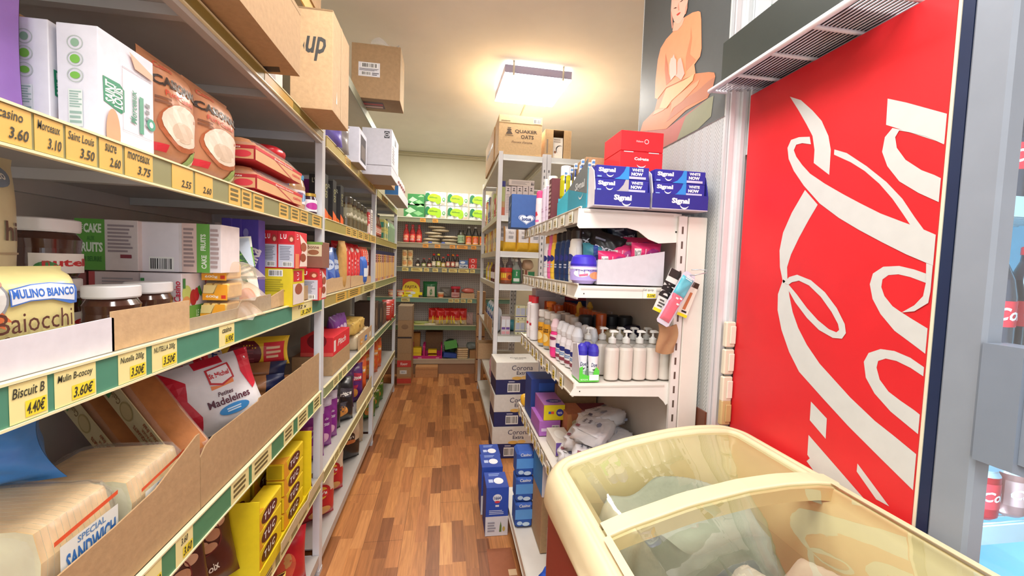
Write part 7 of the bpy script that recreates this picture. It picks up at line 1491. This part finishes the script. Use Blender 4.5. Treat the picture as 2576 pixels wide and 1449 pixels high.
def tub(): return round_pack('detergent_tub', [(.035, 0), (.046, .015), (.05, .04), (.047, .062)], '#b9a8e0:plastic', cap=[(.047, .0622), (.048, .07), (.042, .094), (.030, .102)], capmat='#3d2fc0:plastic', label=(.0495, .012, .058, '#b4a4e4', [('e', .35, .55, .2, .3, '#efe8f4'), ('e', .72, .4, .18, .28, '#f0a070'), ('r', .0, .86, 1, 1, '#dfe8f4'), ('p', [(.3, .3), (.5, .38), (.5, .55), (.3, .45)], '#e86a8c'), ('t', 'Capsules', .5, .76, .14, '#3a3a8c', {'w': .6})], 1.5), n=24, capname='lid')
inst('tub', tub, 'small round detergent capsule tub with a violet-blue lid at the shelf edge', 'tub', (gx(1467, 700, 1.445), 1.445, z), 0)
o = root('card_box'); mb = B(); x0, x1, y0, y1, t = .525, .775, 1.405, 1.60, .003
mb.prism([(x0, z+.0005), (x1, z+.0005), (x1, z+.125), (x0+.045, z+.088), (x0, z+.088)], y0, y0+t, '#cfccd4:card', 'y'); mb.box(x0, y0+t, z+.0005, x1, y1, z+.003, '#cfccd4:card')
mb.box(x0, y0+t, z+.0031, x0+t, y1, z+.085, '#d6d2cc:card'); mb.box(x1-t, y0+t, z+.0031, x1, y1, z+.125, '#c4c0c8:card'); mb.box(x0+t, y1-t, z+.0031, x1-t, y1, z+.11, '#c4c0c8:card')
mb.build('shell', o); put(o, 'white open card box of pink and teal razor bags at the shelf end', 'box', (0, 0, 0))
o = carton('small_box', .045, .12, .06, '#efe8e8:card', F=[('r', .0, .6, 1, 1, '#e8506c'), ('p', [(.2, .1), (.8, .4), (.7, .1)], '#333333'), ('t', 'razor', .5, .35, .2, '#555')]); put(o, 'small white and pink box between the detergent tub and the card box', 'box', (.505-.003, 1.50, z), 0)
def dark(col, word): return lambda: bag('razor_bag', .14, .15, .05, col, art=[('t', word, .5, .55, .12, '#d8dce8', {'w': .6, 'b': .03}), ('r', .15, .75, .45, .8, '#8a90a0'), ('l', .2, .2, .7, .35, 2, '#9a9fb0')], seed=301, wr=.22, nip=.12)
DK = [(.535, 1.575, .0, .3, 'bk', '#1a1a1c:film', 'RXR', 'black'), (.545, 1.54, .075, -.3, 'bk', '', '', 'black'), (.60, 1.64, .08, .3, 'bk', '', '', 'black'), (.645, 1.60, .095, -.1, 'nv', '#161f34:film', 'WILKINSON', 'navy'), (.70, 1.58, .10, .1, 'nv', '', '', 'navy'), (.76, 1.68, .08, .0, 'nv', '', '', 'navy'), (.66, 1.75, .0, .1, 'nv', '', '', 'navy'), (.76, 1.76, .0, .1, 'nv', '', '', 'navy'), (.575, 1.60, .05, .1, 'bk', '', '', 'black'), (.555, 1.50, .045, -.3, 'bk', '', '', 'black')]
for k, (x, y, dz, r_, key, c, w_, nm) in enumerate(DK):
    inst('dk'+key, dark(c, w_), '%s razor bag in the dark heap, %s' % (nm, ('at its left foot', 'second from its left', 'upper left', 'top centre', 'top right', 'far right', 'low at the back', 'low at the right back', 'in its middle', 'nearest the off-white bottle')[k]), 'razor bag', (x, y, z+dz), r_, nm+' razor bags', rx=(-.1 if k % 2 else .12), ry=(.3 if k % 3 == 0 else -.2))
def pinkb(): return bag('razor_bag', .125, .10, .05, '#f03a7c:film', art=[('e', .65, .5, .28, .32, '#b83a8c'), ('t', 'duo', .62, .52, .28, '#f4d8e8', {'w': .36, 'b': .04}), ('bc', .05, .2, .22, .8), ('p', [(.3, .2), (.4, .8), (.36, .8), (.27, .2)], '#f8b0cc')], seed=311, wr=.16)
for k, (x, y, dz, r_, rx_) in enumerate(((.725, 1.46, .055, .1, .1), (.655, 1.48, .045, -.1, .0), (.735, 1.53, .08, -.15, 0), (.60, 1.46, .02, .2, 0), (.69, 1.53, .05, .2, 0))):
    inst('pinkb', pinkb, 'bright pink razor bag in the card box, ' + ('in front at the right', 'in front at the left', 'right corner', 'lying lowest at the left edge', 'behind in the middle')[k], 'razor bag', (x, y, z+dz), r_, 'pink razor bags', rx=rx_)
for k, (x, y) in enumerate(((.555, 1.50), (.60, 1.55))): inst('teal', lambda: bag('razor_bag', .11, .09, .04, '#4a9fb0:film', art=[('r', .5, .1, .95, .7, '#b8c8e0'), ('r', .35, .0, .5, .9, '#3a5ab8'), ('l', .55, .2, .9, .6, 2, '#3a3f60')], seed=313, wr=.15), 'teal and blue bag between the dark heap and the pink bags, %s one' % ('front', 'rear')[k], 'razor bag', (x, y, z+.06), -.2, 'teal razor bags')
# hanging packs on the end of the gondola
def hang(o, label, cat, px0, py0, px1, py1, Y, tilt=0):
    """hang a flat pack (local z down from its top) from the first point towards the second"""
    a, b_ = P(px0, py0, Y=Y), P(px1, py1, Y=Y); d = (b_-a); ang = math.atan2(d.x, -d.z)
    o.location = a; o.rotation_euler = (0, -ang, 0); return tag(o, label, cat)
o = root('glove_blister'); L_, w = .205, .052
mb = B(); mb.prism([(-w/2, -.012), (-w/2+.008, 0), (w/2-.008, 0), (w/2, -.012), (w/2, -L_+.006), (w/2-.006, -L_), (-w/2+.006, -L_), (-w/2, -L_+.006)], 0, .0015, '#d8d4e4:plastic', 'y'); mb.build('backing_card', o)
mb = B(); mb.grid(lambda u, v: ((u-.5)*.046, -.001-.010*(max(0, 1-abs(2*u-1)**4)*max(0, 1-abs(2*v-1)**8))**.5*(1+.15*math.sin(9*u+7*v)), -.018-.075*v), 10, 10, '#3fb4c8:film'); mb.build('teal_glove', o)
mb = B(); mb.grid(lambda u, v: ((u-.5)*.040*(1+.12*math.sin(20*v)*(v < .4)), -.001-.010*(max(0, 1-abs(2*u-1)**4)*max(0, 1-abs(2*v-1)**8))**.5, -.085-.105*v), 10, 14, '#e8506c:rubber')
mb.box(-.010, -.0125, -.105, .0, -.0115, -.099, '#f0ecf0:card'); mb.box(.004, -.0125, -.100, .013, -.0115, -.094, '#f0ecf0:card'); mb.box(.003, -.0125, -.122, .012, -.0115, -.116, '#f0ecf0:card'); mb.build('pink_glove', o)
mb = B(); mb.grid(lambda u, v: ((u-.5)*w*.96, -.0135, -.010-(L_-.014)*v), 4, 6, clear('#ffffff', .10, .06, .08)); mb.face_art('F', (-.02, -.0137, -.034, .02, 0, -.012), [('l', .1, .2, .9, .9, 3, '#f4f8fa')]); mb.build('blister', o)
hang(o, 'clear blister of teal and pink rubber gloves hanging at the shelf end', 'gloves pack', 1738, 688, 1650, 842, 1.345)
mb = B(); mb.tube([(0, .0, .0), (.0, -.05, .0), (.014, -.055, .004), (.045, -.05, .010), (.05, -.04, .018), (.03, -.035, .020), (.0, -.03, .018)], .002, '#c9ccd0:metal', 7)
p = P(1725, 700, Y=1.372); o = mb.build('wire_hook'); put(o, 'bent wire hook that holds the glove pack', 'hook', (p.x, 1.370, p.z+.012))
o = root('stocking_pack'); mb = B(); mb.box(-.021, 0, -.16, .021, .003, -.0, '#e9e4e0:card'); mb.face_art('F', (-.021, 0, -.16, .021, .003, 0), [('r', 0, .82, 1, 1, '#2c2624'), ('t', 'DIM', .5, .52, .3, '#1c1a1a', {'rot': 90, 'w': .36, 'b': .08}), ('r', 0, 0, 1, .07, '#f0e020'), ('l', .2, .1, .8, .3, 3, '#55504c')]); mb.build('card', o)
hang(o, 'white stocking pack with black letters hanging behind the glove blister', 'stocking pack', 1702, 680, 1652, 790, 1.358)
o = root('stocking_pack'); mb = B(); mb.box(-.020, 0, -.13, .020, .003, -.0, '#efe6d8:card'); mb.face_art('F', (-.02, 0, -.13, .02, .003, 0), [('r', 0, .85, 1, 1, '#3a2a1c'), ('p', [(.3, .2), (.6, .2), (.7, .7), (.45, .7)], '#c8784c'), ('r', 0, 0, 1, .08, '#f0e020'), ('r', .3, .12, .8, .17, '#222')]); mb.build('card', o)
hang(o, 'second stocking pack showing a leg picture, right of the glove blister', 'stocking pack', 1748, 710, 1712, 800, 1.361)
mb = B(); mb.grid(lambda u, v: (-.035+.07*u+.006*math.sin(5*v), .003*math.sin(9*u+4*v), -.10*v-.01*math.sin(3*u)), 10, 10, '#a87f5c:cloth'); mb.grid(lambda u, v: (.035-.07*u+.006*math.sin(5*v), .004+.003*math.sin(9*(1-u)+4*v), -.10*v-.01*math.sin(3*(1-u))), 10, 10, '#a87f5c:cloth')
p = P(1680, 815, Y=1.366); put(mb.build('brown_stocking'), 'brown stocking dangling under the hanging packs', 'stocking', (p.x, 1.366, p.z))
# third shelf
z = GZ[2]+.0045
def amber(cap='#8a3a10:liquid'): return lambda: round_pack('oil_bottle', [(.022, 0), (.026, .01), (.027, .12), (.022, .15)], '#b0561c:liquid', cap=[(.023, .1502), (.024, .195), (.020, .2)], capmat='#b04a18:liquid', n=16)
for k in range(10): inst('amber', amber(), 'amber bottle in the long row at the back, %s from the left' % ORD[k], 'bottle', (.66, 2.20-.056*k, z), 0, 'amber bottles', s=(1, 1, 1.05))
for k in range(5): inst('amber', None, 'amber bottle in the front row left, %s one' % ORD[k], 'bottle', (.565, 2.25-.056*k, z), 0, 'amber bottles in the front row', s=(1, 1, 1.05))
def goldp(): return round_pack('pump_bottle', [(.022, 0), (.026, .01), (.026, .13), (.016, .15)], '#c8902c:liquid', cap=[(.014, .1502), (.016, .18), (.006, .205)], capmat='#d8a83c:plastic', n=14)
for k, px in enumerate((1458, 1484)): inst('goldp', goldp, 'golden conical-topped bottle, %s behind the amber row' % ('left', 'right')[k], 'bottle', (gx(px, 770, 1.95), 1.95, z+.03), 0, 'golden bottles', s=(1, 1, 1.0))
for k in range(2): inst('gbase', lambda: carton('low_box', .06, .06, .028, '#8a5a3c:card'), 'low brown box under the %s golden bottle' % ('left', 'right')[k], 'box', (gx((1458, 1484)[k], 770, 1.95), 1.95, z), 0, 'low brown boxes')
o = root('clear_case'); mb = B(); mb.box(.50, 2.30, z+.2, .70, 2.42, z+.245, clear('#f4f0f6', .12, .1, .35, '#c9c4cc')); mb.build('case', o)
box_c('rack_box', 'pale printed bar-coded carton at the far end of the third shelf', 'carton', 1347, 1421, 745, 2.30, z, .10, '#cfc6cc:card', h=.272, F=[('l', .05, .84, .8, .96, 4, '#a09aa4'), ('bc', .84, .82, .98, .98)])
bpy.data.objects.remove(bpy.data.objects['case']); bpy.data.objects.remove(bpy.data.objects['clear_case'])
box_c('rack_box', 'red and navy carton right of the bar-coded pale one', 'carton', 1422, 1475, 745, 2.32, z, .08, '#b03a48:card', h=.268, F=[('r', 0, .0, 1, .78, '#24346c'), ('arc', .5, .86, .1, 20, 160, .02, '#e0a0a8')])
def whitetall(): return round_pack('cream_bottle', [(.024, 0), (.026, .01), (.026, .19), (.018, .20)], '#ece8ea:plastic', cap=[(.019, .2002), (.02, .235)], capmat='#e8404c:plastic', label=(.026, .05, .12, '#f2eef0', [('r', .2, .4, .8, .6, '#c83a4c')], 1.2), n=16)
for k, y in enumerate((2.30, 2.22)): inst('wtall', whitetall, 'tall white bottle with a %s cap at the far corner of the third shelf' % ('red', 'red-orange')[k], 'bottle', (.482, y, z), RIGHT, 'tall white bottles')
def gliss(): return round_pack('hair_bottle', [(.022, 0), (.026, .01), (.026, .13), (.020, .145)], '#a8a49c:liquid', cap=[(.024, .1452), (.026, .15), (.026, .178), (.022, .182)], capmat='#e4e0dc:plastic', label=(.0262, .015, .12, '#e8a82c', [('t', 'GLISS', .5, .7, .18, '#5a3a1c', {'w': .6, 'b': .04}), ('e', .5, .35, .3, .2, '#f4d890')], 1.5), n=18)
for k, y in enumerate((2.06, 1.98, 1.90)): inst('gliss', gliss, 'yellow-labelled bottle with white cap, %s from the left at the shelf edge' % ORD[k], 'bottle', (.495+.01*k, y, z), RIGHT+.3, 'yellow-labelled bottles')
for k, y in enumerate((2.02, 1.93, 1.85, 1.77)): inst('burg', lambda: round_pack('hair_bottle', [(.022, 0), (.026, .01), (.026, .13), (.020, .145)], '#6a2430:liquid', cap=[(.022, .1452), (.024, .15), (.024, .178), (.02, .182)], capmat='#d8d0cc:plastic', n=16), 'dark red bottle with a white cap in the second row, %s from the left' % ORD[k], 'bottle', (.57, y, z), RIGHT, 'dark red bottles')
inst('orgc', lambda: round_pack('hair_bottle', [(.024, 0), (.028, .01), (.028, .17), (.018, .19)], '#d88428:liquid', cap=[(.024, .1902), (.026, .215), (.02, .22)], capmat='#f08020:plastic', n=16), 'orange bottle with an orange cap behind the yellow-labelled ones', 'bottle', (.545, 2.11, z), 0)
def roll(): return round_pack('deodorant_spray', [(.018, 0), (.021, .01), (.022, .09), (.017, .115)], '#ece8ee:plastic', cap=[(.019, .1152), (.021, .135), (.013, .165), (.006, .17)], capmat='#e4e4ea:plastic', label=(.0218, .015, .085, '#efecf0', [('e', .5, .7, .3, .14, '#24307c'), ('r', .1, .0, .9, .2, '#8a3a4c'), ('l', .2, .3, .8, .5, 2, '#5a8ac0')], 1.5), n=16, sx=1.3)
def pinkroll(): return round_pack('deodorant_spray', [(.018, 0), (.021, .01), (.022, .09), (.017, .115)], '#f03a8c:plastic', cap=[(.019, .1152), (.021, .135), (.013, .165), (.006, .17)], capmat='#eccfd8:plastic', label=(.0218, .045, .10, '#f0dce4', [('e', .5, .7, .3, .14, '#8a2c5c')], 1.5), n=16, sx=1.3)
inst('pinkr', pinkroll, 'pink and white roll-on left of the white ones', 'deodorant', (.49, 1.80, z), RIGHT+.4, 'roll-on deodorants')
for k, (x, y) in enumerate(((.50, 1.73), (.50, 1.67), (.505, 1.61), (.51, 1.55), (.56, 1.70), (.565, 1.62), (.57, 1.55))): inst('roll', roll, 'white roll-on deodorant with dark base, ' + ('front row, leftmost', 'front row, second', 'front row, third', 'front row, rightmost', 'rear row, left', 'rear row, middle', 'rear row, right')[k], 'deodorant', (x, y, z), RIGHT+.5, 'roll-on deodorants')
def black(): return round_pack('shampoo_bottle', [(.026, 0), (.030, .012), (.031, .10), (.024, .14), (.02, .15)], '#38363a:plastic', cap=[(.024, .1502), (.026, .19), (.02, .198)], capmat='#1f1e22:plastic', label=(.0305, .02, .10, '#4a484c', [('l', .3, .3, .7, .7, 3, '#8a888c')], 1.0), n=18, sx=1.25)
for k, (x, y) in enumerate(((.60, 1.72), (.66, 1.72), (.73, 1.75), (.78, 1.72))): inst('black', black, 'charcoal shampoo bottle behind the deodorants, %s from the left' % ORD[k], 'shampoo', (x, y, z), 0, 'charcoal shampoo bottles')
inst('beige', lambda: round_pack('shampoo_bottle', [(.028, 0), (.034, .012), (.036, .10), (.034, .13), (.03, .142)], '#c9bd9c:plastic', n=22, sx=1.35, cap=[(.026, .1422), (.024, .15)], capmat='#b8ac8c:plastic'), 'beige rounded bottle behind the hand soap pumps', 'shampoo', (gx(1545, 850, 1.62), 1.62, z), 0)
inst('navyb', lambda: round_pack('shampoo_bottle', [(.028, 0), (.034, .012), (.036, .11), (.034, .14), (.028, .155)], '#2a2a4a:plastic', n=22, sx=1.35, cap=[(.026, .1552), (.024, .16)], capmat='#20203a:plastic'), 'dark navy rounded bottle right of the beige one', 'shampoo', (gx(1590, 850, 1.69), 1.69, z), 0)
def dove(): return carton('soap_carton', .052, .05, .115, '#e0dce2:card', F=[('t', 'Dove', .5, .55, .1, '#3a3a4a', {'rot': 0, 'w': .5, 'sh': .2}), ('l', .2, .7, .8, .9, 3, '#9a98a4')])
for k, px in enumerate((1541, 1558, 1574)): inst('dove', dove, 'white soap carton standing at the back, %s of three' % ('left', 'middle', 'right')[k], 'soap carton', (gx(px, 800, 2.0), 2.0, z+.07), 0, 'white soap cartons', s=(.75, 1, 1))
o = carton('soap_tray', .16, .10, .068, '#a89c94:card'); put(o, 'grey carton under the white soap cartons', 'carton', (gx(1555, 800, 2.0), 2.0, z), 0)
def pump():
    r = root('hand_soap'); mb = B()
    mb.lathe([(.022, 0), (.0255, .004), (.026, .012), (.026, .118), (.024, .128), (.012, .140), (.011, .144)], ['#d9d0c6:liquid']*4+[clear('#f4f4f2', .12, .08, .45, '#d8d4cc')]*2, 22, sx=1.12, sy=.92, pw=2.6); mb.build('bottle', r)
    mb = B(); mb.lathe([(.015, .1442), (.016, .146), (.016, .163), (.009, .166), (.008, .170)], '#cfcfcb:plastic', 18); mb.build('collar', r)
    mb = B(); mb.lathe([(.0045, .1702), (.0045, .186)], '#dcdcd8:plastic', 10); mb.prism([(-.012, .1862), (.022, .1862), (.024, .190), (.012, .196), (-.010, .196)], -.006, .006, '#e2e2de:plastic', 'y'); mb.build('pump_head', r)
    return r
PX = [(1553, 1.435), (1594, 1.44), (1627, 1.445), (1660, 1.45), (1692, 1.455)]
PXs = [gx(q, 900, 1.415) for q in (1541, 1576, 1610, 1643, 1675)]
for k in range(5): inst('pump', pump, 'clear pump bottle of cream hand soap, front row, %s from the left' % ORD[k], 'hand soap', (PXs[k], 1.425, z), 0, 'pump hand soaps', s=(.88, .9, .92))
for k, x in enumerate((.535, .592)): inst('pump', pump, 'clear pump bottle of cream hand soap in the row behind, %s one' % ('left', 'right')[k], 'hand soap', (x, 1.50, z), 0, 'pump hand soaps', s=(.88, .9, .92))
for k, x in enumerate((.66, .715, .77)): inst('pump', pump, 'clear pump bottle of cream hand soap in the row behind, near the wall, %s one' % ORD[k], 'hand soap', (x, 1.50, z), 0, 'pump hand soaps', s=(.88, .9, .92))
def dd(): return round_pack('deodorant', [(.011, 0), (.013, .003), (.0175, .06), (.0185, .075)], '#eeeaf2:plastic', cap=[(.0188, .0752), (.0195, .09), (.016, .105), (.008, .112)], capmat='#3a32b0:plastic', label=(.0165, .025, .062, '#f0edf4', [('t', 'Dove', .5, .6, .35, '#3a3a6a', {'w': .55, 'sh': .2}), ('p', [(.3, .2), (.7, .3), (.5, .1)], '#444')], 1.2), n=18)
for k, (x, y, zo) in enumerate(((.497, 1.435, .02), (.522, 1.46, .015), (.532, 1.418, .006))): inst('dd', dd, 'white stick deodorant with a royal blue cap, %s in the green-fronted tray' % ('left', 'rear', 'right')[k], 'deodorant', (x-.002, y+.005, z+.0035), 0, 'blue-capped deodorants', s=(1.02, 1.02, 1.12))
o = root('card_tray'); mb = B(); x0, x1, y0, y1 = .472, .545, 1.395, 1.485
mb.box(x0, y0, z, x1, y1, z+.003, '#6ad84c:card'); mb.prism([(x0, z+.0031), (x1, z+.0031), (x1, z+.04), (x1-.012, z+.052), (x1-.02, z+.036), (x0+.05, z+.02), (x0+.03, z+.022), (x0+.012, z+.028), (x0+.012, z+.055), (x0, z+.05)], y0, y0+.002, '#5ad040:card', 'y')
mb.face_art('F', (x0, y0, z, x1, y1, z+.05), [('r', .5, .1, .98, .5, '#eceaf0'), ('t', 'RECYCLE ME', .25, .15, .1, '#e8f4e0', {'w': .36})])
mb.prism([(y0+.002, z+.0031), (y1, z+.0031), (y1, z+.12), (y0+.04, z+.13), (y0+.002, z+.05)], x0, x0+.002, '#c9c4cc:card', 'x'); mb.prism([(y0+.002, z+.0031), (y1, z+.0031), (y1, z+.10), (y0+.002, z+.04)], x1-.002, x1, '#b8965c:card', 'x')
mb.build('tray', o); put(o, 'small card tray with a lime green front holding the blue-capped deodorants', 'tray', (0, 0, 0))
# fourth shelf
z = GZ[3]+.0045
def pbox(col, F=(), T=(), L=()): return carton('tissue_carton', .105, .20, .075, col, F=F, T=T, L=L)
VT = [('e', .5, .62, .34, .22, '#3a3a98'), ('t', 'Vania', .5, .62, .12, '#dfe4f4', {'w': .5})]
o = pbox('#b06ac0:card', F=[('r', .1, .3, .5, .5, '#e0c8e8'), ('bc', .6, .3, .95, .7)], L=[('r', 0, .0, 1, .2, '#9a5ab0')]); put(o, 'violet-pink carton at the shelf edge, lower one under the yellow-ended carton', 'carton', (.515, 2.03, z), 0)
o = pbox('#e8d81c:card', F=[('ring', .76, .5, .24, .24, '#2f3aa8'), ('e', .76, .5, .14, .24, '#2f3aa8'), ('t', 'vania', .76, .5, .18, '#e4e8f8', {'w': .22}), ('r', .22, .42, .34, .58, '#3a5ac0'), ('r', .34, .42, .48, .58, '#e8503c')], T=[('r', .0, .0, 1, 1, '#b87ac4'), ('e', .6, .3, .38, .14, '#4a3a98'), ('t', 'vania', .6, .3, .07, '#e4e0f4', {'w': .4})], L=[('r', 0, 0, 1, 1, '#b064b8')]); put(o, 'carton with a bright yellow end and round blue logo', 'carton', (.535, 2.03, z+.0765), 0)
o = carton('beer_pack', .14, .16, .215, '#26408c:card', F=[('e', .62, .35, .34, .12, '#e4e4ec'), ('t', '1664', .6, .35, .12, '#2a3a78', {'w': .5, 'b': .03}), ('r', .2, .55, .8, .65, '#d8303c'), ('r', .3, .7, .9, .9, '#2f5ab8')]); put(o, 'dark blue beer pack standing behind the yellow-ended carton', 'beer pack', (.535, 2.24, z), 0)
put(blob('yellow_lemon_bag', .06, .05, .07, '#e8b028:film', seed=3), 'small yellow-orange pack beside the beer cartons', 'pack', (.478, 2.37, z+.16), 0); bpy.data.objects['yellow_lemon_bag'].location.z = z
o = carton('cardboard_box', .22, .16, .19, KR); put(o, 'plain brown cardboard box at the back of the wipes shelf', 'box', (.705, 2.19, z), 0)
o = carton('cardboard_box', .10, .16, .20, '#8a6a48:carton'); put(o, 'darker narrow cardboard box left of the plain brown one', 'box', (.655-.08, 2.37+.0, z), 0); o.location.x = .70; o.location.y = 2.385-.015
o = carton('tissue_carton', .085, .17, .06, '#e4dcd4:card', mats={'F': M('#6a4ca0:card')}, T=[('e', .5, .5, .3, .3, '#f4f0ea')]); put(o, 'open-topped carton with a purple end and cream top at the shelf edge', 'carton', (.53, 1.80, z), .0)
o = carton('orange_carton', .09, .16, .13, '#c8805c:card', F=[('e', .5, .6, .3, .2, '#d8d0a8'), ('p', [(0, 0), (.4, 0), (.2, 1), (0, 1)], '#e0a06c')]); put(o, 'orange floral carton behind the purple-ended one', 'carton', (.625, 1.94, z), 0)
o = carton('dark_red_carton', .20, .12, .12, '#7a3044:card', F=[('r', .0, .0, .35, 1, '#b85a3c')]); put(o, 'dark red and purple carton at the back right of the wipes shelf', 'carton', (.745, 1.98, z), 0)
WA = [('r', .04, .8, .16, .92, '#9a5a68'), ('p', [(.3, .32), (.42, .40), (.56, .36), (.5, .26), (.36, .24)], '#8f94ac'), ('t', 'baby', .45, .8, .10, '#3c3c50', {'w': .22, 'b': .02}), ('t', 'soft', .45, .64, .10, '#3c3c50', {'w': .2, 'b': .02}), ('r', .78, .78, .9, .9, '#5c5c78')]
def wipes():
    return brick('wipes_pack', .215, .14, .062, '#e9e7ec:film', topart=WA, art=[('t', 'WIPES', .14, .5, .3, '#3a3a4c', {'w': .18}), ('r', .8, .3, .9, .5, '#a8b4d0')], e=4.5, seed=331, wr=.07)
WP = [(.55, 1.54, 0, .9), (.575, 1.70, 0, .6), (.70, 1.62, 0, .0), (.70, 1.78, 0, -.2), (.57, 1.52, .064, .7), (.60, 1.68, .064, .5), (.70, 1.66, .064, .0), (.61, 1.60, .128, .4), (.70, 1.73, .128, .0), (.70, 1.46, .0, .0), (.70, 1.50, .064, -.1)]
for k, (x, y, dz, r_) in enumerate(WP):
    inst('wipes', wipes, 'white pack of wipes, ' + ('nearest the freezer corner on the shelf', 'second from the aisle on the shelf', 'at the back of the lowest layer', 'at the back right of the lowest layer', 'leaning at the front of the middle layer', 'centre of the middle layer', 'wall side of the middle layer', 'left one of the top pair', 'right one of the top pair', 'low in front near the freezer rim', 'right behind the freezer rim')[k], 'wipes pack', (x, y, z+dz), RIGHT+r_ if False else r_+.5, 'white wipes packs', rx=(.0, .0, 0, 0, .12, .0, .05, .1, -.08, 0, .1)[k])
put(blob('blue_bag', .16, .10, .07, '#2f8ac8:film', seed=52, wr=.1), 'sky blue pack showing between the wipes and the freezer rim', 'pack', (.60, 1.40+.03, z+.001), .4)
# lowest shelf and floor
z = GZ[4]+.0045
def cyl(): return carton('blue_pack', .095, .11, .13, '#2a58b0:card', F=[('r', 0, .35, 1, .75, '#5a9ae0'), ('t', 'Casino', .5, .9, .12, '#e8eef8', {'w': .6, 'sh': .2}), ('e', .25, .2, .15, .08, '#b8d4f0'), ('e', .6, .16, .2, .08, '#c8e0f4')], b=.012)
for k, (x, y, dz) in enumerate(((.425, 2.08, 0), (.425, 2.085, .131), (.425, 2.09, .262))): inst('cylb', cyl, 'shiny blue pack stacked on the base shelf, %s of three' % ('lowest', 'middle', 'topmost')[k], 'pack', (x, y, z+dz), 0, 'shiny blue packs')
o = root('tissue_case'); mb = B(); mb.box(-.10, -.10, 0, .10, .10, .27, KR, b=.002); mb.box(-.102, -.102, .2702, .102, .102, .42, '#e2e0e6:card', b=.002, mats={'L': '#3f86c8:card', 'T': '#3f86c8:card'}); mb.build('case', o)
put(o, 'white and blue upper case over brown cardboard on the base shelf', 'case', (.565, 1.93, z), 0)
o = strip('white_flap', .18, .22, '#e6e4ea:card', jag=[(1, .95), (.2, 1), (.18, .96), (0, .9)]); put(o, 'white folded card panel leaning on the base shelf', 'card', (.555, 1.72, z), .05)
for k, (x, y, dz, r_) in enumerate(((.50, 1.58, 0, .3), (.62, 1.62, 0, .8), (.50, 1.47, .0, .1), (.60, 1.50, .10, .4))):
    inst('bluepk', lambda: brick('diaper_pack', .17, .13, .10, '#2f62d8:film', e=3.4, seed=351, wr=.12, zones=lambda u, v: '#2f62d8:film' if (u*8 % 1) > .12 else '#e4ecf8:film'), 'bright blue wrapped pack on the base shelf, ' + ('upper left of the heap', 'behind in the heap', 'nearest the freezer', 'on top of the heap')[k], 'pack', (x, y, z+dz), r_, 'bright blue wrapped packs')
put(blob('teal_bag', .10, .08, .16, '#2cb0a8:film', seed=61), 'teal pack against the red freezer side', 'pack', (.60, 1.36-.055, .001), 0)
def b66(): 
    r = root('beer_pack'); w, d, h = .125, .17, .275; bx = (-w/2, -d/2, 0, w/2, d/2, h); mb = B(); mb.box(*bx, '#23429c:card', b=.0015, mats={'F': M('#2a4fb4:card')})
    mb.face_art('F', bx, [('r', 0, 0, 1, .38, '#dcdce2'), ('p', [(0, .38), (.0, .33), (.2, .36), (.5, .33), (.8, .36), (1, .33), (1, .40), (0, .40)], '#dcdce2'), ('e', .5, .78, .2, .08, '#e8e8ee'), ('t', '1664', .5, .78, .07, '#24407c', {'w': .3, 'b': .03}), ('e', .5, .70, .12, .025, '#d84050'), ('r', .42, .60, .58, .64, '#dfe4f0'), ('l', .15, .44, .85, .54, 3, '#b8c4e8'), ('p', [(.62, .08), (.72, .08), (.72, .2), (.68, .3), (.64, .2)], '#5a7a3c'), ('e', .82, .14, .06, .05, '#c8b060'), ('l', .1, .08, .5, .3, 4, '#9a9aa8')])
    mb.face_art('T', bx, [('e', .6, .4, .22, .2, '#e8e8ee'), ('r', .15, .3, .35, .5, '#b8c4e8'), ('l', .2, .7, .8, .9, 2, '#8fa4dc')]); mb.build('carton', r); return r
for k, (x, y, s) in enumerate(((.308, 2.29, 1), (.300, 2.49, 1.06))): inst('b66', b66, 'blue beer pack with white base on the floor, %s' % ('nearer one', 'farther one')[k], 'beer pack', (x, y, .001), 0, 'blue beer packs on the floor', s=(1, 1, s))
for k, (x, y) in enumerate(((.31, 2.67),)): inst('b66', b66, 'blue beer pack on the floor hidden behind the other two', 'beer pack', (x, y, .001), 0, 'blue beer packs on the floor')
mb = B(); mb.box(.245, 1.35, .0002, .375, 2.1, .0032, '#9a5a38:card'); mb2 = mb.build('floor_offcut'); tag(mb2, 'reddish laminate offcut lying on the floor beside the base shelf', 'board')
mb = B(); mb.box(.255+.08, 1.90, .0034, .375, 1.94, .006, '#d8b890:card'); tag(mb.build('tape_scrap'), 'scrap of cream tape on the reddish floor board', 'tape')
